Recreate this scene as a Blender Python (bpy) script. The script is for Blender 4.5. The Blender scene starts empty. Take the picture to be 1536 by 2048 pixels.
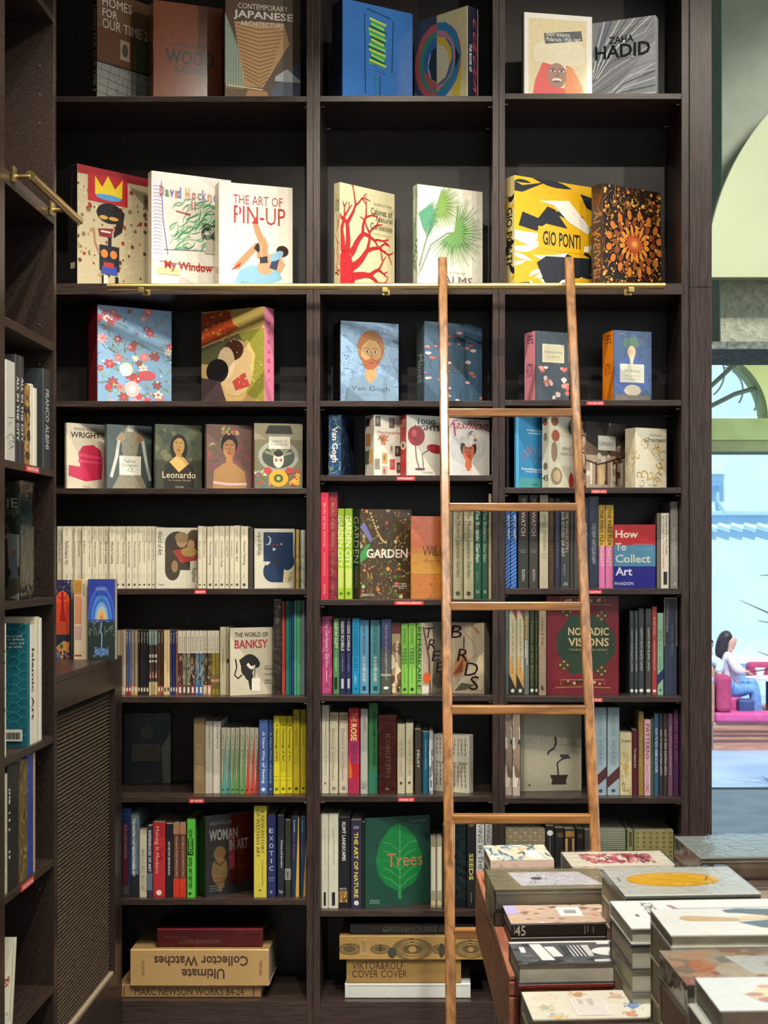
import bpy, math, random
from mathutils import Matrix, Vector
# ---------------------------------------------------------------- camera, light, exposure
F = 2958.0            # focal length in pixels of the 1536x2048 frame
VX, VY = 880.0, 1110.0  # where the normal of the big bookcase meets the picture
EYE = 1.65
D0 = 5.0              # distance to the big bookcase's front plane
scene = bpy.context.scene
C = scene.collection
cam_d = bpy.data.cameras.new('camera'); cam = bpy.data.objects.new('camera', cam_d); C.objects.link(cam)
cam.location = (0, 0, EYE); cam.rotation_euler = (math.pi/2, 0, 0)
cam_d.sensor_width = 36; cam_d.sensor_fit = 'AUTO'; cam_d.lens = 36*F/2048
cam_d.shift_x = -(VX-768)/2048; cam_d.shift_y = (VY-1024)/2048
cam_d.clip_start = .05; cam_d.clip_end = 200
cam_d.dof.use_dof = True; cam_d.dof.focus_distance = 5.0; cam_d.dof.aperture_fstop = 11
scene.camera = cam
scene.view_settings.view_transform = 'Standard'; scene.view_settings.look = 'None'
scene.view_settings.gamma = 1; scene.view_settings.use_curve_mapping = False
scene.view_settings.exposure = 0.0
scene.cycles.max_bounces = 6; scene.cycles.transparent_max_bounces = 12
scene.cycles.caustics_reflective = False; scene.cycles.caustics_refractive = False
w = bpy.data.worlds.new('world'); scene.world = w; w.use_nodes = True
wn = w.node_tree; wn.nodes['Background'].inputs[0].default_value = (.62, .85, 1, 1)
wn.nodes['Background'].inputs[1].default_value = .9
def lamp(kind, name, loc, energy, col=(1, 1, 1), target=None, **kw):
    d = bpy.data.lights.new(name, kind); d.energy = energy; d.color = col
    for k, v in kw.items(): setattr(d, k, v)
    o = bpy.data.objects.new(name, d); C.objects.link(o); o.location = loc
    if target is not None:
        o.rotation_euler = (Vector(target)-Vector(loc)).to_track_quat('-Z', 'Y').to_euler()
    return o
lamp('SUN', 'sun', (0, -5, 20), 3.9, (1, .98, .95), target=(.6, 6.6, 5), angle=.01)
WARM = (1, .9, .76)
for lx, e in ((-1.0, 185), (-.15, 185), (.55, 185)):      # steep lamps close to the bookcase
    lamp('SPOT', 'ceiling_or_fill_spot', (lx, D0-.85, EYE+2.62), e, WARM, target=(lx-.05, D0, EYE-1.0), spot_size=math.radians(64), spot_blend=1.0, shadow_soft_size=.012)
for lx, ly, e, tx, tz in ((1.75, 2.9, 82, .0, .4), (.85, 2.9, 50, .1, .5), (-.2, 2.7, 110, -.2, -.5), (-.5, 2.4, 150, -.1, -1.3)):
    lamp('SPOT', 'ceiling_or_fill_spot', (lx, ly, EYE+2.4), e, WARM, target=(tx, D0, EYE+tz), spot_size=math.radians(72), spot_blend=.5, shadow_soft_size=.015)
lamp('SPOT', 'ceiling_or_fill_spot', (.3, 1.6, EYE+2.6), 680, (1, .96, .91), target=(.62, 2.9, EYE-.8), spot_size=math.radians(62), spot_blend=.7, shadow_soft_size=.08)
lamp('SPOT', 'ceiling_or_fill_spot', (.1, 2.9, EYE+2.2), 175, WARM, target=(-1.1, 3.9, EYE-.3), spot_size=math.radians(80), spot_blend=.6, shadow_soft_size=.03)
lamp('AREA', 'room_fill', (.8, -2.2, EYE+.6), 34, (.96, .98, 1), target=(0, 5, EYE-.2), shape='RECTANGLE', size=3.6, size_y=2.6)  # added fill for the closed room, the wall behind has no window
lamp('AREA', 'room_fill', (3.2, 2.6, EYE+.9), 58, (.86, .96, 1), target=(.9, 3.2, EYE-.5), shape='RECTANGLE', size=2.2, size_y=2.0)  # added fill from the right side, not an actual window
lamp('SPOT', 'ceiling_or_fill_spot', (1.75, 3.8, EYE+2.1), 150, (1, .98, .95), target=(1.85, 6.0, EYE+1.0), spot_size=math.radians(62), spot_blend=.4, shadow_soft_size=.15)  # added fill spot to brighten the green wall and vault
lamp('AREA', 'doorway_fill', (2.3, 7.6, EYE+.6), 22, (.95, 1, .95), target=(2.0, 9.0, EYE+.7), shape='RECTANGLE', size=1.0, size_y=.8)  # added fill to brighten the far beam, no lamp there

# ---------------------------------------------------------------- helpers
def P(x, y, z):  # picture point at a distance -> place in the room
    return Vector(((x-VX)*z/F, z, EYE+(VY-y)*z/F))
def PX(x, z=D0): return (x-VX)*z/F
def PZ(y, z=D0): return EYE+(VY-y)*z/F
def lin(h):
    h = h.lstrip('#'); c = [int(h[i:i+2], 16)/255 for i in (0, 2, 4)]
    return tuple(((v+.055)/1.055)**2.4 if v > .04045 else v/12.92 for v in c)
MATS = {}
def nodes_of(m):
    m.use_nodes = True; t = m.node_tree; return t, t.nodes['Principled BSDF']
def M(h, rough=.42, metal=0, coat=0):
    key = (h, rough, metal, coat)
    if key in MATS: return MATS[key]
    m = bpy.data.materials.new('print_'+h.strip('#')); t, b = nodes_of(m)
    c = lin(h)
    n = t.nodes.new('ShaderNodeTexNoise'); n.inputs['Scale'].default_value = 60; n.inputs['Detail'].default_value = 1
    tc = t.nodes.new('ShaderNodeTexCoord'); t.links.new(tc.outputs['Object'], n.inputs['Vector'])
    mx = t.nodes.new('ShaderNodeMix'); mx.data_type = 'RGBA'
    mx.inputs[6].default_value = (*[v*.9 for v in c], 1); mx.inputs[7].default_value = (*[min(1, v*1.08) for v in c], 1)
    t.links.new(n.outputs['Fac'], mx.inputs[0]); t.links.new(mx.outputs[2], b.inputs['Base Color'])
    b.inputs['Roughness'].default_value = rough; b.inputs['Metallic'].default_value = metal
    b.inputs['Coat Weight'].default_value = coat; b.inputs['Coat Roughness'].default_value = .12
    MATS[key] = m; return m
def wood(name, c1, c2, scale, stretch, rough=.4, bump=.15):
    m = bpy.data.materials.new(name); t, b = nodes_of(m)
    tc = t.nodes.new('ShaderNodeTexCoord'); mp = t.nodes.new('ShaderNodeMapping'); mp.inputs['Scale'].default_value = stretch
    n = t.nodes.new('ShaderNodeTexNoise'); n.inputs['Scale'].default_value = scale; n.inputs['Detail'].default_value = 5; n.inputs['Distortion'].default_value = .6
    r = t.nodes.new('ShaderNodeValToRGB'); r.color_ramp.elements[0].position = .35; r.color_ramp.elements[1].position = .65
    r.color_ramp.elements[0].color = (*lin(c1), 1); r.color_ramp.elements[1].color = (*lin(c2), 1)
    bp = t.nodes.new('ShaderNodeBump'); bp.inputs['Strength'].default_value = bump; bp.inputs['Distance'].default_value = .002
    t.links.new(tc.outputs['Object'], mp.inputs[0]); t.links.new(mp.outputs[0], n.inputs['Vector'])
    t.links.new(n.outputs['Fac'], r.inputs[0]); t.links.new(r.outputs[0], b.inputs['Base Color'])
    t.links.new(n.outputs['Fac'], bp.inputs['Height']); t.links.new(bp.outputs[0], b.inputs['Normal'])
    b.inputs['Roughness'].default_value = rough
    return m
def noisy(name, c1, c2, scale, rough=.7, bump=0., dist=.01, detail=4):
    m = wood(name, c1, c2, scale, (1, 1, 1), rough, bump)
    for n in m.node_tree.nodes:
        if n.type == 'BUMP': n.inputs['Distance'].default_value = dist
        if n.type == 'TEX_NOISE': n.inputs['Detail'].default_value = detail; n.inputs['Distortion'].default_value = 0
    return m
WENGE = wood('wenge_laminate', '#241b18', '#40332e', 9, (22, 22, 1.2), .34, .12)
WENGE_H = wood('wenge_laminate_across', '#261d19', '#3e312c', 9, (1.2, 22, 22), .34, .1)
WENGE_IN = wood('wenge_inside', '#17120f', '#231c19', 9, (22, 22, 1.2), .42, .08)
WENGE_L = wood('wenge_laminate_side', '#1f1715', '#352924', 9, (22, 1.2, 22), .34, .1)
OAK = wood('ladder_oak', '#60401f', '#92663a', 3.5, (14, 14, 1.1), .24, .3)
OAK_H = wood('ladder_oak_rung', '#684424', '#9a6c3c', 3.5, (1.1, 14, 14), .24, .3)
TABLEWOOD = wood('table_beech', '#7e4b38', '#a76b50', 6, (10, 1, 10), .45, .1)
BRASS = M('#d6bd7c', .3, 1); STEEL = M('#c9c9c4', .3, 1)
PAGES = wood('page_edges', '#8c8570', '#b9b19a', 4, (1, 1, 260), .8, .1)
PAGES_T = wood('page_edges_lying', '#98937f', '#bdb7a2', 4, (260, 3, 3), .8, .1)
def wrap_mat():
    m = bpy.data.materials.new('clear_film'); t, b = nodes_of(m); t.nodes.remove(b)
    o = t.nodes['Material Output']; tr = t.nodes.new('ShaderNodeBsdfTransparent'); g = t.nodes.new('ShaderNodeBsdfGlossy')
    g.inputs['Roughness'].default_value = .08; tr.inputs[0].default_value = (.99, .99, .98, 1)
    fr = t.nodes.new('ShaderNodeFresnel'); fr.inputs['IOR'].default_value = 1.35
    n = t.nodes.new('ShaderNodeTexNoise'); n.inputs['Scale'].default_value = 16; n.inputs['Detail'].default_value = 3; n.inputs['Distortion'].default_value = 2
    tc = t.nodes.new('ShaderNodeTexCoord'); bp = t.nodes.new('ShaderNodeBump'); bp.inputs['Strength'].default_value = .3; bp.inputs['Distance'].default_value = .01
    mx = t.nodes.new('ShaderNodeMixShader')
    t.links.new(tc.outputs['Object'], n.inputs['Vector']); t.links.new(n.outputs['Fac'], bp.inputs['Height'])
    t.links.new(bp.outputs[0], g.inputs['Normal']); t.links.new(bp.outputs[0], fr.inputs['Normal'])
    t.links.new(fr.outputs[0], mx.inputs[0]); t.links.new(tr.outputs[0], mx.inputs[1]); t.links.new(g.outputs[0], mx.inputs[2])
    t.links.new(mx.outputs[0], o.inputs[0]); return m
FILM = wrap_mat()

class MB:
    def __init__(s): s.v = []; s.f = []; s.m = []; s.mats = []
    def mi(s, m):
        if m not in s.mats: s.mats.append(m)
        return s.mats.index(m)
    def poly(s, pts, m):
        i = len(s.v); s.v += [tuple(p) for p in pts]; s.f.append(tuple(range(i, i+len(pts)))); s.m.append(s.mi(m))
    def mesh(s, pts, faces, m):
        i = len(s.v); s.v += [tuple(p) for p in pts]; k = s.mi(m)
        for f in faces: s.f.append(tuple(i+j for j in f)); s.m.append(k)
    def box(s, a, b, m, c=0):
        (x0, y0, z0), (x1, y1, z1) = [[min(a[i], b[i]) for i in range(3)], [max(a[i], b[i]) for i in range(3)]]
        s.mesh([(x0, y0, z0), (x1, y0, z0), (x1, y1, z0), (x0, y1, z0), (x0, y0, z1), (x1, y0, z1), (x1, y1, z1), (x0, y1, z1)],
               [(0, 3, 2, 1), (4, 5, 6, 7), (0, 1, 5, 4), (1, 2, 6, 5), (2, 3, 7, 6), (3, 0, 4, 7)], m)
    def tube(s, a, b, r, m, n=14, r2=None):
        a = Vector(a); b = Vector(b); d = (b-a).normalized(); u = d.orthogonal().normalized(); w_ = d.cross(u)
        r2 = r if r2 is None else r2
        pts = [a+(u*math.cos(6.2832*k/n)+w_*math.sin(6.2832*k/n))*r for k in range(n)]+[b+(u*math.cos(6.2832*k/n)+w_*math.sin(6.2832*k/n))*r2 for k in range(n)]
        s.mesh(pts, [(k, (k+1) % n, n+(k+1) % n, n+k) for k in range(n)]+[tuple(range(n-1, -1, -1)), tuple(range(n, 2*n))], m)
    def prism(s, prof, d, m):  # closed polygon moved along d
        n = len(prof); d = Vector(d); pts = [Vector(p) for p in prof]+[Vector(p)+d for p in prof]
        s.mesh(pts, [(k, (k+1) % n, n+(k+1) % n, n+k) for k in range(n)]+[tuple(range(n-1, -1, -1)), tuple(range(n, 2*n))], m)
    def build(s, name, parent=None, bevel=0, smooth=False, **props):
        me = bpy.data.meshes.new(name); me.from_pydata(s.v, [], s.f)
        for m in s.mats: me.materials.append(m)
        me.polygons.foreach_set('material_index', s.m)
        if smooth: me.polygons.foreach_set('use_smooth', [True]*len(s.f))
        me.update(); o = bpy.data.objects.new(name, me); C.objects.link(o); o.parent = parent
        if bevel:
            b = o.modifiers.new('edge', 'BEVEL'); b.width = bevel; b.segments = 2; b.limit_method = 'ANGLE'
        for k, v in props.items(): o[k] = v
        return o
def empty(name, loc, label=None, category=None, group=None):
    o = bpy.data.objects.new(name, None); C.objects.link(o); o.location = loc; o.empty_display_size = .05
    if label: o['label'] = label
    if category: o['category'] = category
    if group: o['group'] = group
    return o
def boxpart(name, a, b, m, parent=None, bevel=.0012, **props):
    q = MB(); q.box(a, b, m); return q.build(name, parent, bevel, **props)

# ---------------------------------------------------------------- lettering: one outline per character, set as flat print
GL = {}
def make_glyphs():
    chars = [chr(c) for c in range(33, 127)]+['ö', 'é', 'ç']
    tmp = []
    for bold in (0, 1):
        for ch in chars+[' ']:
            for s_ in (ch, 'I'+ch+'I'):
                if ch == ' ' and s_ == ch: continue
                cu = bpy.data.curves.new('t', 'FONT'); cu.body = s_; cu.size = 1; cu.resolution_u = 2; cu.offset = .022*bold
                cu.fill_mode = 'BOTH'
                o = bpy.data.objects.new('t', cu); C.objects.link(o); tmp.append((bold, ch, s_, o, cu))
    bpy.context.view_layer.update(); dg = bpy.context.evaluated_depsgraph_get(); wid = {}
    for bold, ch, s_, o, cu in tmp:
        me = bpy.data.meshes.new_from_object(o.evaluated_get(dg))
        vs = [(v.co.x, v.co.y) for v in me.vertices]
        if s_ == ch: GL[(bold, ch)] = [vs, [tuple(p.vertices) for p in me.polygons], 0]
        wid[(bold, ch, len(s_))] = max(v[0] for v in vs)
        bpy.data.meshes.remove(me)
    for bold in (0, 1):
        ii = wid[(bold, 'I', 3)]-wid[(bold, 'I', 1)]  # two advances of I
        for ch in chars: GL[(bold, ch)][2] = max(.15, wid[(bold, ch, 3)]-wid[(bold, 'I', 1)]-ii/2)
        GL[(bold, ' ')] = [[], [], .3]
    for bold, ch, s_, o, cu in tmp: bpy.data.objects.remove(o); bpy.data.curves.remove(cu)
make_glyphs()
def layout(text, bold, track=0.):
    x = 0; vs = []; fs = []
    for ch in text:
        g = GL.get((bold, ch)) or GL[(bold, 'o')]
        i = len(vs); vs += [(a+x, b) for a, b in g[0]]; fs += [tuple(i+j for j in f) for f in g[1]]
        x += g[2]+track
    x0 = min(v[0] for v in vs); x1 = max(v[0] for v in vs); y0 = min(v[1] for v in vs); y1 = max(v[1] for v in vs)
    if not set(text) & set('gjpqyQ,;()') and y0 < 0: y0 = min(y0, 0)
    return [((a-x0)/(x1-x0), (b-y0)/max(1e-6, y1-y0)) for a, b in vs], fs

# ---------------------------------------------------------------- printed artwork
# surface: maps (u, v, lift) with u, v in 0..1 (v upwards) to a local point
def draw(mb, S, items, mat=None):
    k = [0]; S0 = S
    S = lambda u, v, z: S0(min(max(u, 0.), 1.), min(max(v, 0.), 1.), z)
    def lift(n=1.):
        k[0] += n; return .00035+.00003*k[0]
    mm = mat or (lambda c: M(c))
    for it in items:
        t = it[0]
        if t == 'R':
            _, a, b, c_, d, col = it; z = lift(); mb.poly([S(a, b, z), S(c_, b, z), S(c_, d, z), S(a, d, z)], mm(col))
        elif t == 'P':
            z = lift(); mb.poly([S(a, b, z) for a, b in it[1]], mm(it[2]))
        elif t == 'E':
            _, a, b, ra, rb, col = it[:6]; z = lift(); rot = it[6] if len(it) > 6 else 0; n = 20
            pts = []
            for q in range(n):
                e, f = ra*math.cos(6.2832*q/n), rb*math.sin(6.2832*q/n)
                pts.append(S(a+e*math.cos(rot)-f*math.sin(rot), b+e*math.sin(rot)+f*math.cos(rot), z))
            mb.poly(pts, mm(col))
        elif t == 'S':
            z = lift(); pts = it[1]; wd = it[2]; tap = it[4] if len(it) > 4 else 1.; n = len(pts); L = []; Rr = []
            for q in range(n):
                a = pts[max(0, q-1)]; b = pts[min(n-1, q+1)]; dx, dy = b[0]-a[0], b[1]-a[1]; l = math.hypot(dx, dy) or 1
                h = wd/2*(1+(tap-1)*q/max(1, n-1)); L.append(S(pts[q][0]-dy/l*h, pts[q][1]+dx/l*h*.8, z)); Rr.append(S(pts[q][0]+dy/l*h, pts[q][1]-dx/l*h*.8, z))
            mb.mesh(L+Rr, [(q, q+1, n+q+1, n+q) for q in range(n-1)], mm(it[3]))
        elif t == 'T':
            _, text, a, b, c_, d, col = it[:7]
            if text == 'I': a, c_ = a+(c_-a)*.39, c_-(c_-a)*.39
            o = it[7] if len(it) > 7 else {}
            vs, fs = layout(text, o.get('b', 0), o.get('tr', 0.)); z = lift(); rot = o.get('r', 0); sh = o.get('sh', 0)
            pts = []
            for x, y in vs:
                x += sh*(y-.5)
                if rot == 90: p, q = y, 1-x        # reads downwards
                elif rot == -90: p, q = 1-y, x     # reads upwards
                elif rot == 180: p, q = 1-x, 1-y
                else: p, q = x, y
                pts.append(S(a+p*(c_-a), b+q*(d-b), z))
            mb.mesh(pts, fs, mm(col))
        elif t == 'X':  # scattered small printed shapes
            _, seed, n, pal, s0, s1, a, b, c_, d, style = it[:11]; asp = it[11] if len(it) > 11 else .7
            rg = random.Random(seed)
            for q in range(n):
                u = rg.uniform(a, c_); v = rg.uniform(b, d); s = rg.uniform(s0, s1); col = rg.choice(pal); z = lift(.12); r = rg.uniform(0, 6.28)
                cl = lambda p, g: (min(max(p, a), c_), min(max(g, b), d))
                if style == 'e':
                    pts = [cl(u+s*math.cos(6.2832*j/9+r)*rg.uniform(.75, 1.15), v+s*asp*math.sin(6.2832*j/9+r)*rg.uniform(.75, 1.15)) for j in range(9)]
                    mb.poly([S(*p, z) for p in pts], mm(col))
                elif style == 'f':
                    np_ = rg.choice((5, 6, 7)); pts = []
                    for j in range(np_*4):
                        rr = s*(.55+.45*abs(math.sin(j*math.pi/4))); aa = 6.2832*j/(np_*4)+r; pts.append(cl(u+rr*math.cos(aa), v+rr*asp*math.sin(aa)))
                    mb.poly([S(*p, z) for p in pts], mm(col)); z2 = lift(.12); col2 = rg.choice(pal)
                    mb.poly([S(*cl(u+s*.3*math.cos(6.2832*j/8), v+s*.3*asp*math.sin(6.2832*j/8)), z2) for j in range(8)], mm(col2))
                else:  # curved strokes and leaves
                    n2 = 6; bend = rg.uniform(-1.2, 1.2); th = rg.uniform(*it[12]) if len(it) > 12 else r; L = []; Rr = []; wd = s*(.5 if style == 'l' else .16)
                    for j in range(n2):
                        f = j/(n2-1); aa = th+bend*(f-.5); x = u+s*2*(f-.5)*math.cos(aa); y = v+s*2*(f-.5)*math.sin(aa)*asp
                        h = wd*(math.sin(math.pi*f)+.05 if style == 'l' else .5+.5*math.sin(math.pi*f))
                        L.append(S(*cl(x-math.sin(aa)*h/2, y+math.cos(aa)*h/2*asp), z)); Rr.append(S(*cl(x+math.sin(aa)*h/2, y-math.cos(aa)*h/2*asp), z))
                    mb.mesh(L+Rr, [(j, j+1, n2+j+1, n2+j) for j in range(n2-1)], mm(col))
def portrait(cu, cv, s, skin='#caa080', hair='#2a201a', cloth='#4a3a2a', lips='#8c3a30', long=1, asp=.72):
    w_, h_ = s, s*asp*1.3; it = []
    it.append(('P', [(cu-w_*1.9, 0.0), (cu-w_*1.75, cv-h_*2.0), (cu-w_*.6, cv-h_*1.35), (cu+w_*.6, cv-h_*1.35), (cu+w_*1.8, cv-h_*2.1), (cu+w_*2.0, 0.0)], cloth))
    if long: it.append(('E', cu, cv-h_*.25, w_*1.12, h_*1.35, hair))
    else: it.append(('E', cu, cv+h_*.3, w_*.98, h_*.95, hair))
    it.append(('P', [(cu-w_*.33, cv-h_*.6), (cu-w_*.42, cv-h_*1.5), (cu, cv-h_*1.8), (cu+w_*.42, cv-h_*1.5), (cu+w_*.33, cv-h_*.6)], skin))
    it.append(('E', cu, cv, w_*.72, h_*.98, skin))
    it.append(('P', [(cu-w_*.74, cv+h_*.25), (cu-w_*.5, cv+h_*.95), (cu, cv+h_*1.12), (cu+w_*.5, cv+h_*.95), (cu+w_*.74, cv+h_*.25), (cu+w_*.35, cv+h_*.68), (cu-w_*.1, cv+h_*.74), (cu-w_*.5, cv+h_*.5)], hair))
    for sx in (-1, 1):
        it += [('E', cu+sx*w_*.29, cv+h_*.08, w_*.15, h_*.06, '#e8dccb'), ('E', cu+sx*w_*.29, cv+h_*.08, w_*.07, h_*.06, '#1c1512'),
               ('S', [(cu+sx*w_*.12, cv+h_*.24), (cu+sx*w_*.3, cv+h_*.29), (cu+sx*w_*.47, cv+h_*.22)], w_*.07, hair)]
    it += [('S', [(cu+w_*.03, cv+h_*.1), (cu+w_*.1, cv-h_*.18), (cu-w_*.06, cv-h_*.24)], w_*.05, '#8a5f48'), ('E', cu, cv-h_*.47, w_*.22, h_*.075, lips)]
    return it

# ---------------------------------------------------------------- books
LABELS = {}
PENDING = []
def book(w_, h, t, cover='#888888', spine=None, cart=(), sart=(), flip=False, wrap=False, detail=True, pages=None, soft=False, rough=.45, name='book'):
    """local frame: foot of the spine at the origin, spine towards -X, front cover towards -Y, height Z"""
    root = empty(name, (0, 0, 0), None, 'book')
    sx = -1 if flip else 1
    b = .0022 if not soft else .0008; e = .003 if not soft else .0006; c = min(.0022, t*.2)
    cm = M(cover, rough, 0, .12)
    prof = [(c, -t/2), (w_, -t/2), (w_, -t/2+b), (b*1.6, -t/2+b), (b*1.6, t/2-b), (w_, t/2-b), (w_, t/2), (c, t/2), (0, t/2-c), (0, -t/2+c)]
    q = MB(); q.prism([(sx*a, d, 0) for a, d in prof], (0, 0, h), cm)
    if spine: q.poly([(-sx*.0002, -t/2+c*.5, 0.0003), (-sx*.0002, t/2-c*.5, .0003), (-sx*.0002, t/2-c*.5, h-.0003), (-sx*.0002, -t/2+c*.5, h-.0003)], M(spine, rough, 0, .12))
    mm = lambda cc: M(cc, rough, 0, .12)
    if cart: draw(q, lambda u, v, z: (sx*(w_*u) if not flip else -w_*(1-u), -t/2-z, v*h), cart, mm)
    if sart:
        if flip: draw(q, lambda u, v, z: (z, -t/2+t*u, v*h), sart, mm)
        else: draw(q, lambda u, v, z: (-z, t/2-t*u, v*h), sart, mm)
    q.build('cover', root)
    if detail:
        p = MB(); p.box((sx*b*1.8, -t/2+b*1.05, e), (sx*(w_-e), t/2-b*1.05, h-e), pages or PAGES); p.build('page_block', root)
    if wrap:
        g = MB(); o = .0035; g.box((-sx*o, -t/2-o, .0002), (sx*(w_+o), t/2+o, h+o), FILM); g.build('plastic_wrap', root)
    return root
def give(o, desc, place, group=None):
    PENDING.append((o, desc, place, group))
def finish_labels():
    names = ['first', 'second', 'third', 'fourth', 'fifth', 'sixth', 'seventh', 'eighth', 'ninth', 'tenth', 'eleventh', 'twelfth', 'thirteenth', 'fourteenth', 'fifteenth', 'sixteenth', 'seventeenth', 'eighteenth', 'nineteenth', 'twentieth']+['twenty-'+x for x in ('first', 'second', 'third', 'fourth', 'fifth', 'sixth', 'seventh', 'eighth', 'ninth')]
    by = {}
    for p in PENDING: by.setdefault((p[1], p[2]), []).append(p)
    for (d, pl), L in by.items():
        for i, (o, _, _, g) in enumerate(L):
            if len(L) == 1: s = d+', '+pl
            elif len(L) == 2: s = d+', '+('left' if i == 0 else 'right')+' of two, '+pl
            else: s = d+', '+names[i]+' from left, '+pl
            o['label'] = s; o['group'] = g or ('books '+pl)
BAY = {1: 'left bay', 2: 'middle bay', 3: 'right bay'}
ORD = {1: 'top shelf', 2: 'second shelf', 3: 'third shelf', 4: 'fourth shelf', 5: 'fifth shelf', 6: 'sixth shelf', 7: 'seventh shelf', 8: 'eighth shelf', 9: 'bottom shelf'}
# top edge (picture y) of each shelf at the bookcase front, per bay
SH = {1: [192, 567, 802, 976.5, 1177.7, 1394, 1593.5, 1799, 2002.5], 2: [191.5, 567, 801.7, 950.5, 1199, 1391, 1592.7, 1822, 2004],
      3: [186.5, 567, 800, 975, 1177.5, 1393, 1596, 1800, 2004]}
TH = {0: 11.5, 1: 22}
def shz(c, r): return PZ(SH[c][r-1])
def place(c, r): return '%s, %s' % (ORD[r], BAY[c])
def faceout(c, r, xs, xc, xe, yc, ye, cover, cart=(), desc='', spine=None, sart=(), zc=5.035, wrap=False, t=None, flip=False, zf=None, rough=.42):
    base = shz(c, r)+.0004
    if zf is None: zf = min(5.33, zc*(VY-yc)/(VY-ye)) if abs(VY-ye) > 1 else zc
    Cc = Vector((PX(xc, zc), zc)); E = Vector((PX(xe, zf), zf)); dv = E-Cc; w_ = dv.length; dv.normalize()
    nrm = Vector((-dv.y, dv.x)) if not flip else Vector((dv.y, -dv.x))
    if t is None:
        # thickness so that the spine's far corner shows at xs
        lo = .004; best = .03; err = 9e9
        for i in range(4, 100):
            tt = i*.001; q = Cc+nrm*tt; x = VX+F*q.x/q.y
            if abs(x-xs) < err: err = abs(x-xs); best = tt
        t = max(.008, best)
    t = min(t, .09)
    h = PZ(yc, zc)-base
    o = book(w_, h, t, cover, spine, cart, sart, flip=flip, wrap=wrap, rough=rough)
    mid = Cc+nrm*(t/2); ang = math.atan2(dv.y, dv.x) if not flip else math.atan2(-dv.y, -dv.x)
    o.location = (mid.x, mid.y, base); o.rotation_euler = (0, 0, ang)
    give(o, desc, place(c, r), 'books shown cover out on the big bookcase')
    return o
def spines(c, r, rows, zs=5.05, depth=.19):
    base = shz(c, r)+.0004; rg = random.Random(c*10+r)
    for L in rows:
        x0, x1, yt, col, text, tcol, desc = L[:7]; o = L[7] if len(L) > 7 else {}
        z = zs+rg.uniform(-.006, .012)+o.get('dz', 0); X0, X1 = PX(x0, z)+.0002, PX(x1, z)-.0002; t = X1-X0; h = PZ(yt, z)-base
        art = list(o.get('art', ())); v0, v1 = o.get('v', (.22, .9)); u0, u1 = o.get('u', (.25, .75))
        if text: art.append(('T', text, u0, v0, u1, v1, tcol, {'r': 90, 'b': o.get('b', 0)}))
        if o.get('logo'): art.append(('E', .5, .06, .22, .22*t/h, o['logo']))
        b = book(min(o.get('d', depth), 5.342-z), h, t, col, None, (), art, soft=True, wrap=o.get('wrap', False), detail=o.get('pg', True))
        b.location = ((X0+X1)/2, z, base); b.rotation_euler = (0, 0, math.pi/2)
        if desc: give(b, desc, place(c, r))
        else: give(b, 'thin book', place(c, r))
def lying(X0, X1, yf, z0, t, depth, cover, desc, plc, sart=(), cart=(), upside=False, front='spine', yaw=0, wrap=False, group=None, name='book', spine=None, soft=False):
    """book or box lying flat; front face at distance yf from the camera between X0 and X1"""
    W = X1-X0; pg = PAGES_T
    if front == 'spine':
        o = book(depth, W, t, cover, spine, cart, sart, wrap=wrap, pages=pg, name=name, soft=soft)
        if not upside: R = Matrix(((0, 0, -1), (1, 0, 0), (0, -1, 0))); loc = Vector((W, 0, t/2))
        else: R = Matrix(((0, 0, 1), (1, 0, 0), (0, 1, 0))); loc = Vector((0, 0, t/2))
    else:  # fore edge towards the viewer, front cover up
        o = book(depth, W, t, cover, spine, cart, sart, wrap=wrap, pages=pg, name=name, soft=soft)
        R = Matrix(((0, 0, 1), (-1, 0, 0), (0, -1, 0))); loc = Vector((0, depth, t/2))
    Y = Matrix.Rotation(yaw, 4, 'Z')
    o.matrix_world = Matrix.Translation((X0, yf, z0)) @ Y @ Matrix.Translation(loc) @ R.to_4x4()
    give(o, desc, plc, group)
    return o
# ---------------------------------------------------------------- the room
FL = 0.0; CEIL = EYE+2.95
TILE = noisy('floor_stone', '#6b6660', '#88837b', 5, .35)
PLASTER = noisy('ceiling_plaster', '#c9cdb8', '#d8dcc8', 8, .9)
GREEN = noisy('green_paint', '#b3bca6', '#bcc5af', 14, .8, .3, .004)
GREEN_SHADE = noisy('green_paint_shaded', '#6f7a50', '#7a855a', 14, .8, .2, .004)  # same green paint, with the return's shade put into the colour
LIME = noisy('lime_paint', '#c6cfa4', '#cdd6ac', 3, .7)
ROUGH = noisy('rough_plaster', '#b5b9a0', '#cdd1b8', 30, .95, 1.0, .03, 9)
STONE = noisy('grey_stone_band', '#5c6460', '#9aa39c', 40, .8, .6, .01, 6)
WALLP = noisy('shop_wall_paint', '#8d8a80', '#9a978c', 6, .9)
boxpart('floor', (-3.2, -3.2, -.1), (5.2, 10.4, 0), TILE, kind='structure', bevel=0)
boxpart('ceiling', (-3.2, -3.2, CEIL), (5.2, 9.3, CEIL+.15), PLASTER, kind='structure', bevel=0)
boxpart('wall_left', (-3.3, -3.2, 0), (-3.2, 10, CEIL), WALLP, kind='structure', bevel=0)
boxpart('wall_behind', (-3.2, -3.3, 0), (5.2, -3.2, CEIL), WALLP, kind='structure', bevel=0)
boxpart('wall_right', (5.2, -3.2, 0), (5.3, 9.3, CEIL), WALLP, kind='structure', bevel=0)
boxpart('wall_back', (-3.2, 5.375, 0), (PX(1423, 5.36), 5.47, CEIL), WALLP, kind='structure', bevel=0)
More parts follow.
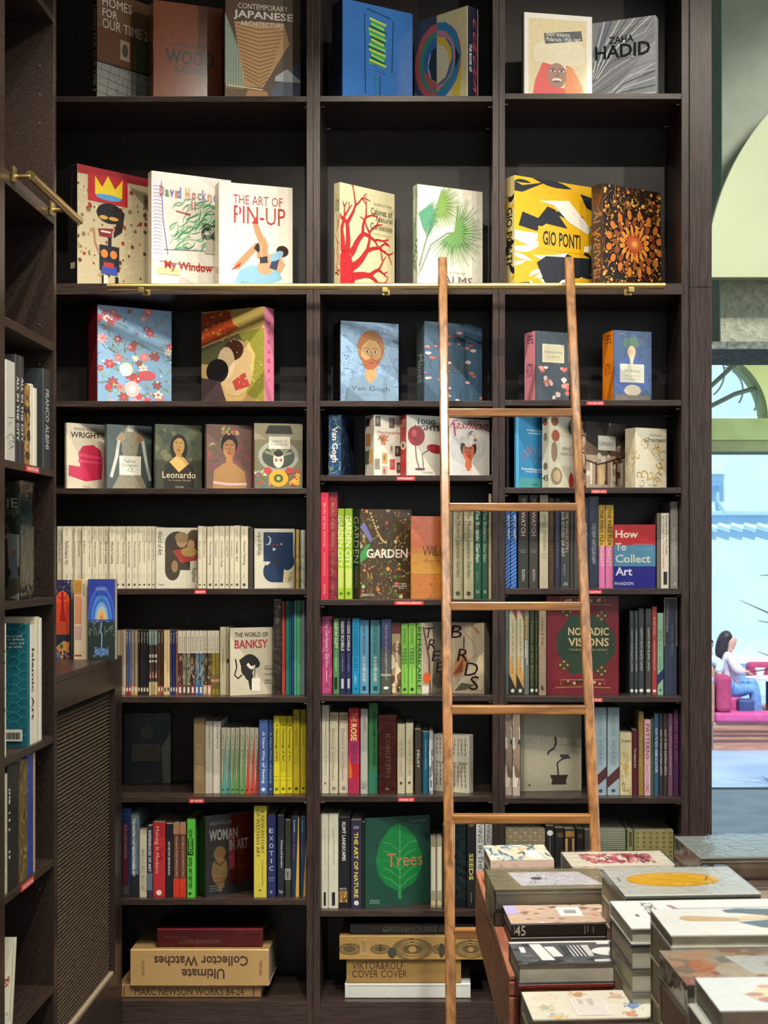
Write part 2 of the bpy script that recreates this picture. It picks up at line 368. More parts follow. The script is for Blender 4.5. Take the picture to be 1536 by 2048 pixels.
# arched green wall to the right of the bookcase: front face, return with shade put into its green, lime vault, rough impost, stone band
zg = 6.0; xg = PX(1444, zg)
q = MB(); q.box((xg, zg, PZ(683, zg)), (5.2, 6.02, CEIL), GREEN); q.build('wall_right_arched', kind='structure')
q = MB(); q.box((xg, 6.02, PZ(683, 6.02)), (xg+.05, 6.32, CEIL), GREEN_SHADE); q.box((PX(1415, 6.3), 6.3, PZ(683, 6.3)), (xg, 6.34, CEIL), GREEN_SHADE); q.build('wall_return', kind='structure')
zv = 5.72; cxv, rv = 1911, 499
prof = [P(cxv+rv*math.cos(a), 555-rv*math.sin(a), zv) for a in [math.pi*(1-.5*k/40) for k in range(41)]]+[P(cxv, 555, zv)]
q = MB(); q.prism(prof, (0, .05, 0), LIME); q.build('wall_vault', bevel=.004, kind='structure')
q = MB(); q.box((PX(1441, 5.97), 5.97, PZ(683, 5.97)), (5.2, 6.0, PZ(555, 5.97)), ROUGH); q.build('wall_impost', kind='structure')
q = MB(); q.box((PX(1410, 5.9), 5.9, PZ(698, 5.9)), (5.2, 6.4, PZ(683, 5.9)), STONE); q.build('trim_1', kind='structure')
# far shop front: lunette window over a green beam
zf = 9.0
def seg(cx, cy, r, a0, a1, n=28): return [(cx+r*math.cos(a0+(a1-a0)*k/n), cy-r*math.sin(a0+(a1-a0)*k/n)) for k in range(n+1)]
LIME2 = noisy('lime_paint_arch', '#ccd98f', '#d7e39b', 3, .7)
q = MB()
lc = (1398, 836); lr = 138
inner = seg(*lc, lr, 0, math.pi, 40); outer = [(1650, 836), (1650, 560), (1100, 560), (1100, 836)]
prof = [P(x, y, zf) for x, y in inner]+[P(x, y, zf) for x, y in reversed([(1650, 836), (1650, 560), (1100, 560), (1100, 836)])]
q.prism(prof, (0, .3, 0), LIME2); q.build('wall_far', kind='structure')
OLIVE = noisy('olive_paint', '#8fa565', '#a0b675', 6, .6); OLIVE2 = noisy('olive_lower_board', '#7c8a60', '#8a976c', 6, .7)  # beam olive, then a greyer olive for the board below
q = MB(); q.box((PX(1100, zf), zf-.05, PZ(881, zf)), (PX(1650, zf), zf+.25, PZ(838, zf)), OLIVE); q.build('trim_2', kind='structure')
q = MB(); q.box((PX(1100, zf), zf, PZ(903, zf)), (PX(1650, zf), zf+.3, PZ(881, zf)), OLIVE2); q.build('trim_3', kind='structure')
IRON = M('#5f6f63', .5)
wroot = empty('window_1', P(*lc, zf+.12)); wroot['kind'] = 'structure'
def tubes(name, pts, r, mat, parent):
    q = MB()
    for a, b in zip(pts, pts[1:]): q.tube(a, b, r, mat, 8)
    return q.build(name, parent)
def rel(x, y, z=zf+.12): return P(x, y, z)-P(*lc, zf+.12)
for a in (1424, 1418):
    pass
tubes('glazing_bar', [rel(1380, 806), rel(1420, 774), rel(1477, 722)], .014, IRON, wroot)
tubes('glazing_bar', [rel(1360, 836), rel(1420, 813), rel(1470, 788), rel(1518, 774)], .014, IRON, wroot)
tubes('glazing_bar', [rel(1400, 836), rel(1398, 700)], .014, IRON, wroot)
FINE = M('#8fa0a6', .5)
tubes('scroll_bar', [rel(x, y) for x, y in seg(1392, 745, 57, -.9, 1.1, 10)], .006, FINE, wroot)
tubes('scroll_bar', [rel(x, y) for x, y in seg(1440, 780, 46, -.6, 1.0, 10)], .006, FINE, wroot)
tubes('scroll_bar', [rel(x, y) for x, y in seg(1452, 798, 62, -.1, 1.6, 10)], .006, FINE, wroot)
tubes('scroll_bar', [rel(x, y) for x, y in seg(1470, 800, 44, -.5, .5, 8)], .006, FINE, wroot)
tubes('window_frame', [rel(x, y) for x, y in seg(*lc, lr-3, 0, math.pi, 30)], .018, IRON, wroot)
def glass_mat():
    m = bpy.data.materials.new('window_glass'); t, b = nodes_of(m); t.nodes.remove(b); o = t.nodes['Material Output']
    tr = t.nodes.new('ShaderNodeBsdfTransparent'); g = t.nodes.new('ShaderNodeBsdfGlossy'); g.inputs['Roughness'].default_value = .02
    mx = t.nodes.new('ShaderNodeMixShader'); mx.inputs[0].default_value = .05
    t.links.new(tr.outputs[0], mx.inputs[1]); t.links.new(g.outputs[0], mx.inputs[2]); t.links.new(mx.outputs[0], o.inputs[0]); return m
q = MB(); q.prism([rel(x, y, zf+.14) for x, y in seg(*lc, lr-2, 0, math.pi, 30)], (0, .005, 0), glass_mat()); q.build('pane', wroot)

# ---------------------------------------------------------------- outside: terrace, square, pale facade, bench and people
zo = 18.0; GR = EYE-2.37
PAVE = noisy('pale_paving', '#b9c3cc', '#cdd6de', 2, .6); PAVE2 = noisy('square_paving', '#8ea6c4', '#a9bdd4', 1.2, .6)
boxpart('floor_terrace', (1.2, 10.4, GR-.1), (9, 10.52, -.002), noisy('step_edge_shadow', '#39423a', '#4a5348', 6, .8), kind='structure', bevel=0)  # dark edge colour paints the shadow line of the curb
boxpart('floor_square', (-6, 10.5, GR-.1), (20, 31, GR), PAVE2, kind='structure', bevel=0)
FAC = noisy('pale_blue_render', '#bfdff0', '#c9e8f6', 1.5, .9); FAC2 = noisy('pale_blue_trim', '#9fc4e6', '#a8cdec', 2, .9)
zb = 25.0
fb = empty('building', (PX(1450, zb), zb, GR), 'pale blue rendered building facade beyond the open doorway', 'building')
def fpart(name, x0, y0, x1, y1, d0, d1, mat):
    o = boxpart(name, (PX(x0, zb)-fb.location.x, d0, PZ(y1, zb)-GR), (PX(x1, zb)-fb.location.x, d1, PZ(y0, zb)-GR), mat, fb, .01)
fpart('wall', 900, 500, 2000, 1490, 0, .4, FAC)
fpart('string_course', 900, 1022, 2000, 1031, -.12, 0, FAC2)
q = MB()
for k in range(40): q.tube((k*.22-3, -.1, 0), (k*.22+.2-3, -.1, -.06), .045, FAC, 8)
o = q.build('roof_tile_edge', fb); o.location = (0, 0, PZ(1050, zb)-GR)
q = MB()
for k, (y0, y1, dx) in enumerate(((940, 950, 0), (950, 962, -4), (962, 972, -9))): q.box((PX(1300, zb)-fb.location.x, -.35+.08*k, PZ(y1, zb)-GR), (PX(1446+dx, zb)-fb.location.x, 0, PZ(y0, zb)-GR), FAC)
q.build('cornice', fb)
q = MB(); q.tube(P(1433, 972, zb)-fb.location-Vector((0, .1, 0)), P(1433, 1003, zb)-fb.location-Vector((0, .1, 0)), .03, FAC2, 8); q.tube(P(1433, 1003, zb)-fb.location-Vector((0, .1, 0)), P(1448, 1026, zb)-fb.location-Vector((0, .1, 0)), .03, FAC2, 8); q.build('drain_pipe', fb)
fpart('ledge', 1470, 1316, 2000, 1326, -.2, 0, M('#e6f0f0', .8))
# bench
PINK = noisy('pink_cushion', '#c9508e', '#d65f9c', 10, .8); ROSE = noisy('rose_cushion', '#a63a63', '#b5446e', 10, .8); BW = wood('bench_wood', '#a97a6a', '#c29483', 4, (1, 8, 12), .6)
bn = empty('bench', P(1480, 1500, zo), 'pink cushioned outdoor bench on a wooden base beyond the doorway', 'bench')
def bp_(name, x0, y0, x1, y1, z0, z1, mat, bev=.03):
    a = Vector((PX(x0, zo), z0, PZ(y1, zo)))-bn.location; b = Vector((PX(x1, zo), z1, PZ(y0, zo)))-bn.location
    return boxpart(name, a, b, mat, bn, bev)
bp_('seat_cushion', 1429, 1424, 1700, 1443, zo-.1, zo+.2, PINK)
bp_('rear_seat', 1434, 1399, 1497, 1470, zo+.26, zo+.75, PINK)
b2 = bp_('backrest_cushion', 1432, 1350, 1462, 1424, zo-.08, zo+.18, ROSE, .05)
bp_('base', 1425, 1443, 1700, 1500, zo-.05, zo+.2, BW, .005)
q = MB()
for y in (1459, 1467, 1478): q.box(Vector((PX(1425, zo), zo-.07, PZ(y+2, zo)))-bn.location, Vector((PX(1700, zo), zo-.05, PZ(y, zo)))-bn.location, M('#8a5a58', .8))
q.build('slat', bn)
bp_('side_panel', 1412, 1368, 1429, 1443, zo-.02, zo+.7, BW, .01)
bb = empty('bench', P(1520, 1500, zo+1.6), 'second pink bench, its back just showing behind the seated woman', 'bench')
q = MB(); q.box((PX(1496, zo+1.6)-bb.location.x, 0, PZ(1358, zo+1.6)-bb.location.z), (3, .2, PZ(1325, zo+1.6)-bb.location.z), ROSE); q.build('backrest_cushion', bb, .05)
q = MB(); q.box((PX(1496, zo+1.6)-bb.location.x, -.5, 0), (3, .2, .6), BW); q.build('base', bb, .01)
# table outside
tb = empty('cafe_table', P(1536, 1500, zo+.9), 'white outdoor cafe table beside the seated woman', 'table')
zt_ = zo+.9
q = MB(); q.tube(P(1535, 1359, zt_)-tb.location, P(1535, 1354, zt_)-tb.location, .28, M('#e4dff0', .5), 24); q.build('tabletop', tb)
q = MB(); q.tube((0, 0, 0), (0, 0, PZ(1359, zt_)-tb.location.z), .03, M('#3a3034', .5)); q.tube((0, 0, 0), (0, 0, .03), .2, M('#3a3034', .5)); q.build('pedestal', tb)
bw_ = MB(); c0 = P(1520, 1350, zt_); 
for k in range(5): bw_.tube(c0+Vector((0, 0, -.02+.022*k)), c0+Vector((0, 0, .002+.022*k)), .035+.006*k, M('#f3ede8', .4), 16, .041+.006*k)
o = bw_.build('bowl'); o['label'] = 'small white bowl on the outdoor cafe table'; o['category'] = 'bowl'
# seated people
def figure(name, label, joints, edges, radii, mat, root_i, loc):
    me = bpy.data.meshes.new(name); me.from_pydata(joints, edges, []); o = bpy.data.objects.new(name, me); C.objects.link(o); o.location = loc
    sk = o.modifiers.new('skin', 'SKIN'); sk.use_smooth_shade = True
    for i, r in enumerate(radii):
        v = me.skin_vertices[0].data[i]; v.radius = (r, r) if not isinstance(r, tuple) else r; v.use_root = (i == root_i)
    sb = o.modifiers.new('sub', 'SUBSURF'); sb.levels = 2; sb.render_levels = 2
    me.materials.append(mat)
    if label: o['label'] = label; o['category'] = 'person'
    return o
SKIN = M('#e3b29a', .6); DENIM = noisy('pale_denim', '#5f8fd0', '#7aa6de', 18, .8); SHIRT = noisy('white_knit', '#d9cfdd', '#e9e2ee', 20, .9); HAIR = noisy('dark_hair', '#241d22', '#3a3037', 40, .5)
base = P(1462, 1375, zo+.45)
zz = zo+.45
def J(x, y, d=0): return tuple(P(x, y, zz)+Vector((0, d, 0))-base)
# pelvis, waist, chest, neck, head, (R near side) shoulder elbow wrist palm, far side, hips knees ankles toes
jt = [J(1463, 1377), J(1459, 1352), J(1457, 1322), J(1458, 1303), J(1460, 1288), J(1457, 1271),
      J(1458, 1312, -.16), J(1466, 1340, -.2), J(1484, 1343, -.12), J(1492, 1344, -.1),
      J(1459, 1312, .16), J(1474, 1334, .2), J(1490, 1341, .16), J(1497, 1343, .14),
      J(1464, 1381, -.1), J(1506, 1374, -.12), J(1508, 1432, -.12), J(1522, 1438, -.12),
      J(1464, 1381, .1), J(1510, 1364, .1), J(1516, 1420, .1), J(1528, 1427, .1)]
ed = [(0, 1), (1, 2), (2, 3), (3, 4), (4, 5), (2, 6), (6, 7), (7, 8), (8, 9), (2, 10), (10, 11), (11, 12), (12, 13), (0, 14), (14, 15), (15, 16), (16, 17), (0, 18), (18, 19), (19, 20), (20, 21)]
ra = [.13, .11, .12, .045, .092, .112, .055, .04, .028, .03, .055, .04, .028, .03, .085, .06, .04, .035, .085, .06, .04, .035]
wm = figure('person', 'long-haired person in white top and pale jeans seated on the pink bench', jt, ed, ra, SKIN, 0, base)
def clothes(name, idx, rr, mat, parent):
    pts = [jt[i] for i in idx[0]]; return figure(name, None, pts, idx[1], rr, mat, 0, (0, 0, 0))
o = clothes('top', ([1, 2, 3, 6, 7, 8, 10, 11, 12, 0], [(0, 1), (1, 2), (1, 3), (3, 4), (4, 5), (1, 6), (6, 7), (7, 8), (0, 9)]), [.14, .14, .07, .07, .058, .042, .07, .058, .042, .13], SHIRT, wm); o.parent = wm
o = clothes('jeans', ([0, 14, 15, 16, 18, 19, 20, 1], [(0, 1), (1, 2), (2, 3), (0, 4), (4, 5), (5, 6), (0, 7)]), [.15, .1, .085, .07, .1, .085, .07, .12], DENIM, wm); o.parent = wm
hj = [J(1464, 1269), J(1454, 1272), J(1448, 1279), J(1443, 1295), J(1441, 1310), J(1444, 1324)]
o = figure('hair', None, hj, [(0, 1), (1, 2), (2, 3), (3, 4), (4, 5)], [(.085, .06), (.115, .1), (.11, .095), (.1, .09), (.08, .08), (.05, .04)], HAIR, 0, (0, 0, 0)); o.parent = wm
q = MB()
for sx in (-1, 1): q.tube(Vector(J(1467, 1279))+Vector((0, .035*sx-.02, 0)), Vector(J(1471.3, 1279))+Vector((0, .03*sx, 0)), .009, HAIR, 8)
q.tube(J(1469, 1278), J(1474, 1283), .01, SKIN, 8, .018); q.tube(J(1466, 1288.5), J(1471, 1288.5), .018, M('#b5605a', .5), 8)
q.build('face', wm)
for side in (-1, 1):   # fingers
    bx = Vector(jt[9 if side < 0 else 13])
    q = MB()
    for k in range(4): q.tube(bx+Vector((.01, (k-1.5)*.018, 0)), bx+Vector((.05, (k-1.5)*.019, -.02)), .009, SKIN, 8, .007); q.tube(bx+Vector((.05, (k-1.5)*.019, -.02)), bx+Vector((.06-.004*abs(k-1), (k-1.5)*.019, -.045)), .007, SKIN, 8, .006)
    q.tube(bx+Vector((-.01, -.03, 0)), bx+Vector((.03, -.05, -.01)), .009, SKIN, 8, .007)
    q.build('hand', wm)
q = MB(); q.tube(J(1457, 1301, -.11), J(1468, 1318, -.17), .012, M('#4a3c46', .6), 8); q.tube(J(1468, 1318, -.17), J(1472, 1338, -.18), .012, M('#4a3c46', .6), 8); q.build('strap', wm)
j2 = [J(1412, 1377), J(1413, 1350), J(1414, 1322), J(1416, 1300), J(1418, 1292), J(1419, 1281), J(1420, 1318, -.1), J(1438, 1326, -.14), J(1430, 1345, -.2), J(1438, 1346, -.22)]
m2 = figure('person', 'person in a pale blue top at the doorway edge, beside the long-haired woman', j2, [(0, 1), (1, 2), (2, 3), (3, 4), (4, 5), (2, 6), (6, 7), (7, 8), (8, 9)], [.14, .13, .13, .05, .05, .08, .06, .05, .03, .03], SKIN, 0, base)
o = figure('top', None, [j2[0], j2[1], j2[2], j2[6], j2[7], j2[8]], [(0, 1), (1, 2), (2, 3), (3, 4), (4, 5)], [.15, .145, .14, .08, .07, .05], noisy('pale_blue_knit', '#b9cfe8', '#cbdcf0', 20, .9), 0, (0, 0, 0)); o.parent = m2
o = figure('hair', None, [J(1418, 1274), J(1413, 1282), J(1411, 1292)], [(0, 1), (1, 2)], [.09, .09, .06], HAIR, 0, (0, 0, 0)); o.parent = m2
bg = MB(); bg.box((PX(1471, zo+.3), zo+.1, PZ(1424, zo+.3)+.004), (PX(1503, zo+.3), zo+.3, PZ(1396, zo+.3)), M('#3b4f86', .6)); o = bg.build('handbag', bevel=.03); o['label'] = 'dark blue bag lying on the pink bench by the seated woman'; o['category'] = 'bag'
# plant tips
q = MB(); pz = 14.0; rg = random.Random(4)
pr = empty('potted_plant', (PX(1592, pz), pz, GR), 'spiky dark plant at the right picture edge outside', 'plant')
q.tube((0, 0, 0), (0, 0, .45), .2, M('#77706a', .8), 20, .26); q.build('pot', pr)
q = MB()
for k in range(44):
    a = rg.uniform(0, 6.28); l = rg.uniform(.25, .75); z0 = rg.uniform(.9, 2.2); q.tube((0, 0, z0), (l*math.cos(a)*.8, l*math.sin(a)*.5, z0+rg.uniform(-.1, .3)), .012, M('#3c4a40', .7), 6, .003)
q.tube((0, 0, .4), (0, 0, 2.2), .03, M('#5a4a3a', .8)); q.build('foliage', pr)

# ---------------------------------------------------------------- the big bookcase
T_ = EYE+2.12; ZB = D0+.345
bk = empty('bookcase', (0, D0, 0), 'tall dark brown built-in bookcase across the back wall', 'bookcase')
def bpart(name, a, b, mat, bev=.0008, **kw):
    o = Vector((0, D0, 0)); return boxpart(name, Vector(a)-o, Vector(b)-o, mat, bk, bev, **kw)
XL = -1.46
UP = [(613, 626), (626.6, 640), (985, 997.4), (998, 1010), (1363, 1378)]
for i, (a, b) in enumerate(UP): bpart('upright', (PX(a)+.0001, D0, .0005), (PX(b)-.0001, ZB, T_), WENGE)
bpart('side_panel', (XL-.02, D0, .08), (XL, ZB, T_), WENGE)
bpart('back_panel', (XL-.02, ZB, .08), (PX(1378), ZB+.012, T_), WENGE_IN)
bpart('end_panel', (PX(1378.6), D0-.006, .0), (PX(1423), ZB, PZ(575.5)), WENGE)
bpart('end_panel', (PX(1378.6), D0-.006, PZ(574.5)), (PX(1423), ZB, T_), WENGE)
COLX = {1: (XL, PX(613)), 2: (PX(640), PX(985)), 3: (PX(1010), PX(1363))}
for c_, (a, b) in COLX.items():
    for r_ in range(1, 10):
        top = shz(c_, r_); th = {2: 22, 9: 11}.get(r_, 11.3)*D0/F
        bpart('shelf', (a+.0003, D0+.0015 if r_ != 2 else D0-.001, top-th), (b-.0003, ZB-.0005, top), WENGE_H)
    bpart('shelf', (a+.0003, D0+.002, T_-.02), (b-.0003, ZB-.0005, T_), WENGE_H)
    bpart('plinth', (a+.0003, D0+.001, .0), (b-.0003, D0+.02, shz(c_, 9)-.0195), WENGE_H)
    q = MB()
    for r_ in range(1, 9):
        for s_, xx in ((1, a), (-1, b)):
            zt = shz(c_, r_)-.0255
            for yy in (D0+.04, D0+.3): q.tube((xx, yy-D0, zt), (xx+s_*.012, yy-D0, zt), .0028, STEEL, 8)
    q.build('shelf_pin', bk, kind='stuff')
def sticker(c, r, x0, x1, txt, y=None):
    z = D0-.0012; yt = SH[c][r-1]+2 if y is None else y
    q = MB(); q.box((PX(x0, z), z, PZ(yt+8, z)), (PX(x1, z), D0+.0015, PZ(yt, z)), M('#c93a3c', .35))
    draw(q, lambda u, v, l: (PX(x0, z)+(PX(x1, z)-PX(x0, z))*u, z-l, PZ(yt+8, z)+(PZ(yt, z)-PZ(yt+8, z))*v), [('T', txt, .08, .25, .92, .75, '#f3dcd6', {'b': 1})])
    o = q.build('shelf_label', bk); o.location = (0, -D0, 0); o['label'] = 'small red shelf label'
sticker(1, 5, 389, 412, 'ARTISTS', 1180); sticker(1, 7, 378, 408, 'ART HISTORY', 1598); sticker(2, 4, 793, 830, 'PHOTOGRAPHY', 953)
sticker(2, 5, 789, 847, 'GARDENS AND LANDSCAPES', 1202); sticker(2, 7, 796, 829, 'NATURAL ART', 1595.5); sticker(3, 3, 1173, 1208, 'TASCHEN MINIS', 802.5)
sticker(3, 4, 1182, 1214, 'DESIGN', 979); sticker(3, 5, 1172, 1204, 'COLLECTING', 1180); sticker(3, 6, 1180, 1205, 'TEXTILE ARTS', 1396)
# brass rail
zr = D0-.085
rl = empty('brass_rail', P(772, 573, zr), 'long polished brass ladder rail across the front of the big bookcase', 'rail')
q = MB(); q.tube(P(215, 573.5, zr)-rl.location, P(1330, 571.5, zr)-rl.location, .0105, BRASS, 20); q.build('tube', rl, smooth=False)
for xx in (283, 770, 1262):
    q = MB(); a = P(xx, 579, zr); dx = a.x-rl.location.x; zc_ = PZ(578, D0)-rl.location.z
    q.box((dx-.013, .08, zc_-.022), (dx+.013, .0845, zc_+.018), BRASS); q.box((dx-.006, -.004, zc_-.012), (dx+.006, .08, zc_+.002), BRASS); q.box((dx-.009, -.012, -.02), (dx+.009, .01, -.006), BRASS)
    q.build('bracket', rl, .001)

# ---------------------------------------------------------------- ladder
def lz(zr_): return 4.86-.3532*(.977-zr_)      # depth of the leaning ladder at a height relative to the eye
ld = empty('ladder', (.24, lz(-EYE), 0), 'oak library ladder with six visible rungs leaning on the brass rail', 'ladder')
def rail_piece(name, xa, xb):
    q = MB(); n = 2; w_ = .0295; d_ = .034
    top, bot = .977, -EYE
    pts = []
    for zr_, x in ((bot, xa), (top, xb)):
        y = lz(zr_)
        for dx, dy in ((-w_/2, -d_/2), (w_/2, -d_/2), (w_/2, d_/2), (-w_/2, d_/2)): pts.append(Vector((x+dx, y+dy, EYE+zr_))-ld.location)
    q.mesh(pts, [(0, 3, 2, 1), (4, 5, 6, 7), (0, 1, 5, 4), (1, 2, 6, 5), (2, 3, 7, 6), (3, 0, 4, 7)], OAK)
    return q.build(name, ld, .005)
rail_piece('side_rail', .0335, .008); rail_piece('side_rail', .452, .4235)
for k in range(-1, 6):
    zr_ = .449-.3015*k if k >= 0 else .449+.3
    if k < 0: continue
    y = lz(zr_); f = (zr_+EYE)/(.977+EYE); xa = .0335+(.008-.0335)*f+.011; xb = .452+(.4235-.452)*f-.011
    q = MB(); q.box(Vector((xa, y-.018, EYE+zr_-.013))-ld.location, Vector((xb, y+.018, EYE+zr_+.013))-ld.location, OAK_H); q.build('rung', ld, .003)

# ---------------------------------------------------------------- side bookcase on the left, low cabinet after it
XF = -1.073; XBk = -1.43
sb = empty('bookcase', (XF, 3.64, 0), 'dark side bookcase standing at right angles at the left picture edge', 'bookcase')
def spart(name, a, b, mat, bev=.0008, **kw):
    return boxpart(name, Vector(a)-sb.location, Vector(b)-sb.location, mat, sb, bev, **kw)
spart('upright', (XBk, 3.60, 0), (XF, 3.647, T_), WENGE_L); spart('upright', (XBk, 4.112, 0), (XF, 4.136, T_), WENGE_L)
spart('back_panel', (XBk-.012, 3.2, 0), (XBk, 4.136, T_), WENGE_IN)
SL = {'g': (.956, .036), 'a': (.590, .0235), 'b': (.2363, .0195), 'c': (-.1163, .0195), 'd': (-.502, .0195), 'e': (-.845, .0195), 'f': (-1.196, .0195), 't': (1.5, .02)}
for k, (zt, th) in SL.items(): spart('shelf', (XBk+.0003, 3.6475, EYE+zt-th), (XF-.0012, 4.1115, EYE+zt), WENGE_L)
q = MB()
for zt in (1.36, 1.28, 1.20, .64, .53, .17, .07, -.06, -.19, -.58, -.7, -.93, -1.1):
    q.tube((XF-.04-XF, 4.110-3.64, EYE+zt), (XF-.04-XF, 4.1121-3.64, EYE+zt), .0035, STEEL, 8)
q.build('shelf_pin', sb, kind='stuff')
def lab_side(za, zb_, zt):
    q = MB(); q.box((XF-.0012, za, EYE+zt-.019), (XF+.001, zb_, EYE+zt-.003), M('#c93a3c', .35))
    draw(q, lambda u, v, l: (XF+.001+l, za+(zb_-za)*u, EYE+zt-.019+.016*v), [('T', 'ARCHITECTURE', .08, .25, .92, .75, '#f3dcd6', {'b': 1})])
    o = q.build('shelf_label', sb); o.location = -sb.location; o['label'] = 'small red shelf label'
lab_side(3.835, 3.955, .2363); lab_side(3.79, 3.905, -.845)
# its own short brass rail
r2 = empty('brass_rail', (-1.029, 3.712, EYE+.954), 'short brass rail with round end on the side bookcase', 'rail')
q = MB(); q.tube((0, 0, 0), (.002, .50, -.003), .0115, BRASS, 24); q.build('tube', r2)
for yy in (.0, .36):
    q = MB(); q.box((-.0435, yy-.012, -.02), (-.036, yy+.012, .02), BRASS); q.tube((-.04, yy+.003, -.004), (0, yy+.003, -.004), .006, BRASS); q.build('bracket', r2, .001)
cb = empty('cabinet', (-1.073, 4.14, 0), 'low dark cabinet with ribbed woven front, left of the big bookcase', 'cabinet')
def cpart(name, a, b, mat, bev=.001): return boxpart(name, Vector(a)-cb.location, Vector(b)-cb.location, mat, cb, bev)
CT = EYE-.338; Y0, Y1 = 4.137, 4.992
cpart('top', (XBk, Y0, CT-.02), (XF, Y1, CT), WENGE_L)
cpart('frame', (XF-.02, Y0, EYE-.44), (XF, Y1, CT-.0205), WENGE_L)
cpart('frame', (XF-.02, Y0, 0), (XF, Y1, EYE-1.385), WENGE_L)
cpart('frame', (XF-.02, 4.885, EYE-1.385), (XF, Y1, EYE-.44), WENGE_L)
cpart('frame', (XF-.02, Y0, EYE-1.385), (XF, 4.15, EYE-.44), WENGE_L)
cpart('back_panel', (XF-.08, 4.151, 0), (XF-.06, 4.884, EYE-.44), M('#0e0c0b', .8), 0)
cpart('ledge', (XF-.06, 4.151, EYE-1.385), (XF-.004, 4.884, EYE-1.375), M('#8d7f6c', .5))  # pale colour paints the light falling along the bottom rail
RATT = noisy('woven_grille', '#31271a', '#554531', 90, .8, .8, .004, 3)
prof = []; n = 76; z0_, z1_ = EYE-1.372, EYE-.458
for k in range(n*4+1): prof.append((XF-.022+(.004, .006, .004, -.012)[k % 4], 4.151, z0_+(z1_-z0_)*k/(n*4)))
prof += [(XF-.04, 4.151, z1_), (XF-.04, 4.151, z0_)]
q = MB(); q.prism([Vector(p)-cb.location for p in prof], (0, .725, 0), RATT); q.build('woven_panel', cb)
# ---------------------------------------------------------------- books shown cover out
def T(s, x0_, y0_, x1_, y1_, col_, **o): return ('T', s, x0_, y0_, x1_, y1_, col_, o)
R90 = {'r': 90}
# top shelf
faceout(1, 1, 185, 194, 298, -25, 11, '#7a5c40', [('R', 0, 0, 1, .36, '#9b9a90'), ('R', 0, .34, 1, .37, '#3a2c20'), ('R', 0, .36, .72, .66, '#6b4427'), ('R', .72, .36, 1, .66, '#4c5a38'), ('R', .44, .42, .62, .6, '#a99b84'), ('E', .53, .51, .06, .06, '#5f4a38')]
  + [('S', [(0, .36-.07*k), (1, .30-.07*k)], .006, '#4a463e') for k in range(6)]+[('S', [(.1+.17*k, .36), (-.05+.2*k, 0)], .006, '#4a463e') for k in range(7)]+[('X', 3, 14, ['#b0afa8', '#5c5046'], .02, .06, .3, .1, .5, .3, 's')]
  + [('R', 0, .66, 1, 1, '#7b5a3c'), ('S', [(0, .72), (1, .62)], .01, '#4d3422'), T('HOMES', .1, .86, .66, .945, '#efe6d6'), T('FOR', .1, .765, .38, .84, '#efe6d6'), T('OUR TIME 2', .1, .66, .98, .75, '#d8ccb8')],
  'brown architecture book with white title about homes', '#15110e', [T('HOMES FOR OUR TIME 2', .2, .08, .8, .85, '#b9a98c', r=90)], zc=5.04)
faceout(1, 1, 298, 306, 445, -1, 18, '#8f4f35', [('X', 5, 60, ['#96583c', '#87472e', '#9d6042'], .03, .12, 0, 0, 1, 1, 's', .9, (1.4, 1.8)), T('100 CONTEMPORARY', .27, .57, .78, .61, '#4c4a44'), T('WOOD', .18, .4, .88, .545, '#3d4540', b=1), T('BUILDINGS', .3, .32, .78, .385, '#4a4d47', b=1)], 'reddish wooden-look book titled Wood Buildings', '#7c4028', zc=5.07, rough=.22)
faceout(1, 1, 447, 450, 601, -20, -6, '#5c4632', [('P', [(0, 0), (0, .8), (.28, .3), (.25, .12)], '#8ea08a'), ('P', [(0, .14), (.5, .1), (.55, 0), (0, 0)], '#6e5236'), ('P', [(.12, .72), (.78, .74), (.85, .55), (.5, .13), (.25, .13)], '#c99b62'), ('P', [(.62, .12), (1, .4), (1, 0), (.58, 0)], '#4b5a72'), ('P', [(.66, .24), (.82, .32), (1, .22), (1, .2), (.66, .2)], '#c7cbd3'), ('P', [(.3, .1), (.55, .1), (.6, 0), (.25, 0)], '#b98a50')]
  + [('S', [(.12+.01*k, .7-.035*k), (.45, .66-.037*k), (.8-.018*k, .7-.036*k)], .012, '#8a6238') for k in range(15)]+[('S', [(.02+.035*k, .1), (.02+.035*k, .75-.08*k)], .008, '#c9d2c0') for k in range(7)]+[('S', [(.03, .13), (.5, .11)], .014, '#ffe2a0')]
  + [T('CONTEMPORARY', .17, .845, .83, .895, '#efe8da'), T('JAPANESE', .11, .74, .9, .83, '#efe8da', b=1), T('ARCHITECTURE', .2, .685, .78, .735, '#efe8da')], 'brown-grey book titled Contemporary Japanese Architecture', '#2a2018')
faceout(2, 1, 664, 685, 825, -4, 28, '#3f7ac4', [('S', [(.32, .1), (.31, .9)], .012, '#123a5e'), ('S', [(.34, .95), (.68, .9)], .012, '#123a5e'), ('S', [(.72, .88), (.7, .35)], .012, '#123a5e'), ('S', [(.34, .06), (.66, .02)], .012, '#123a5e'), ('S', [(.47, .1), (.46, .3)], .012, '#2f8a4a'), ('S', [(.53, .08), (.53, .3)], .01, '#123a5e')]
  + [('S', [(.38+.02*math.sin(k), .86-.026*k), (.6+.015*math.cos(k*2), .82-.026*k)], .028, ['#c9e05a', '#4fae5c', '#9adf6a', '#1f6a44'][k % 4]) for k in range(18)]+[('S', [(.44, .4), (.6, .38), (.46, .35), (.6, .32)], .015, '#4a5ad0')], 'big blue book with green scribble drawing', '#1d2c44', [T('DRAWINGS', .3, .1, .8, .55, '#0c1626', r=90)], rough=.16)
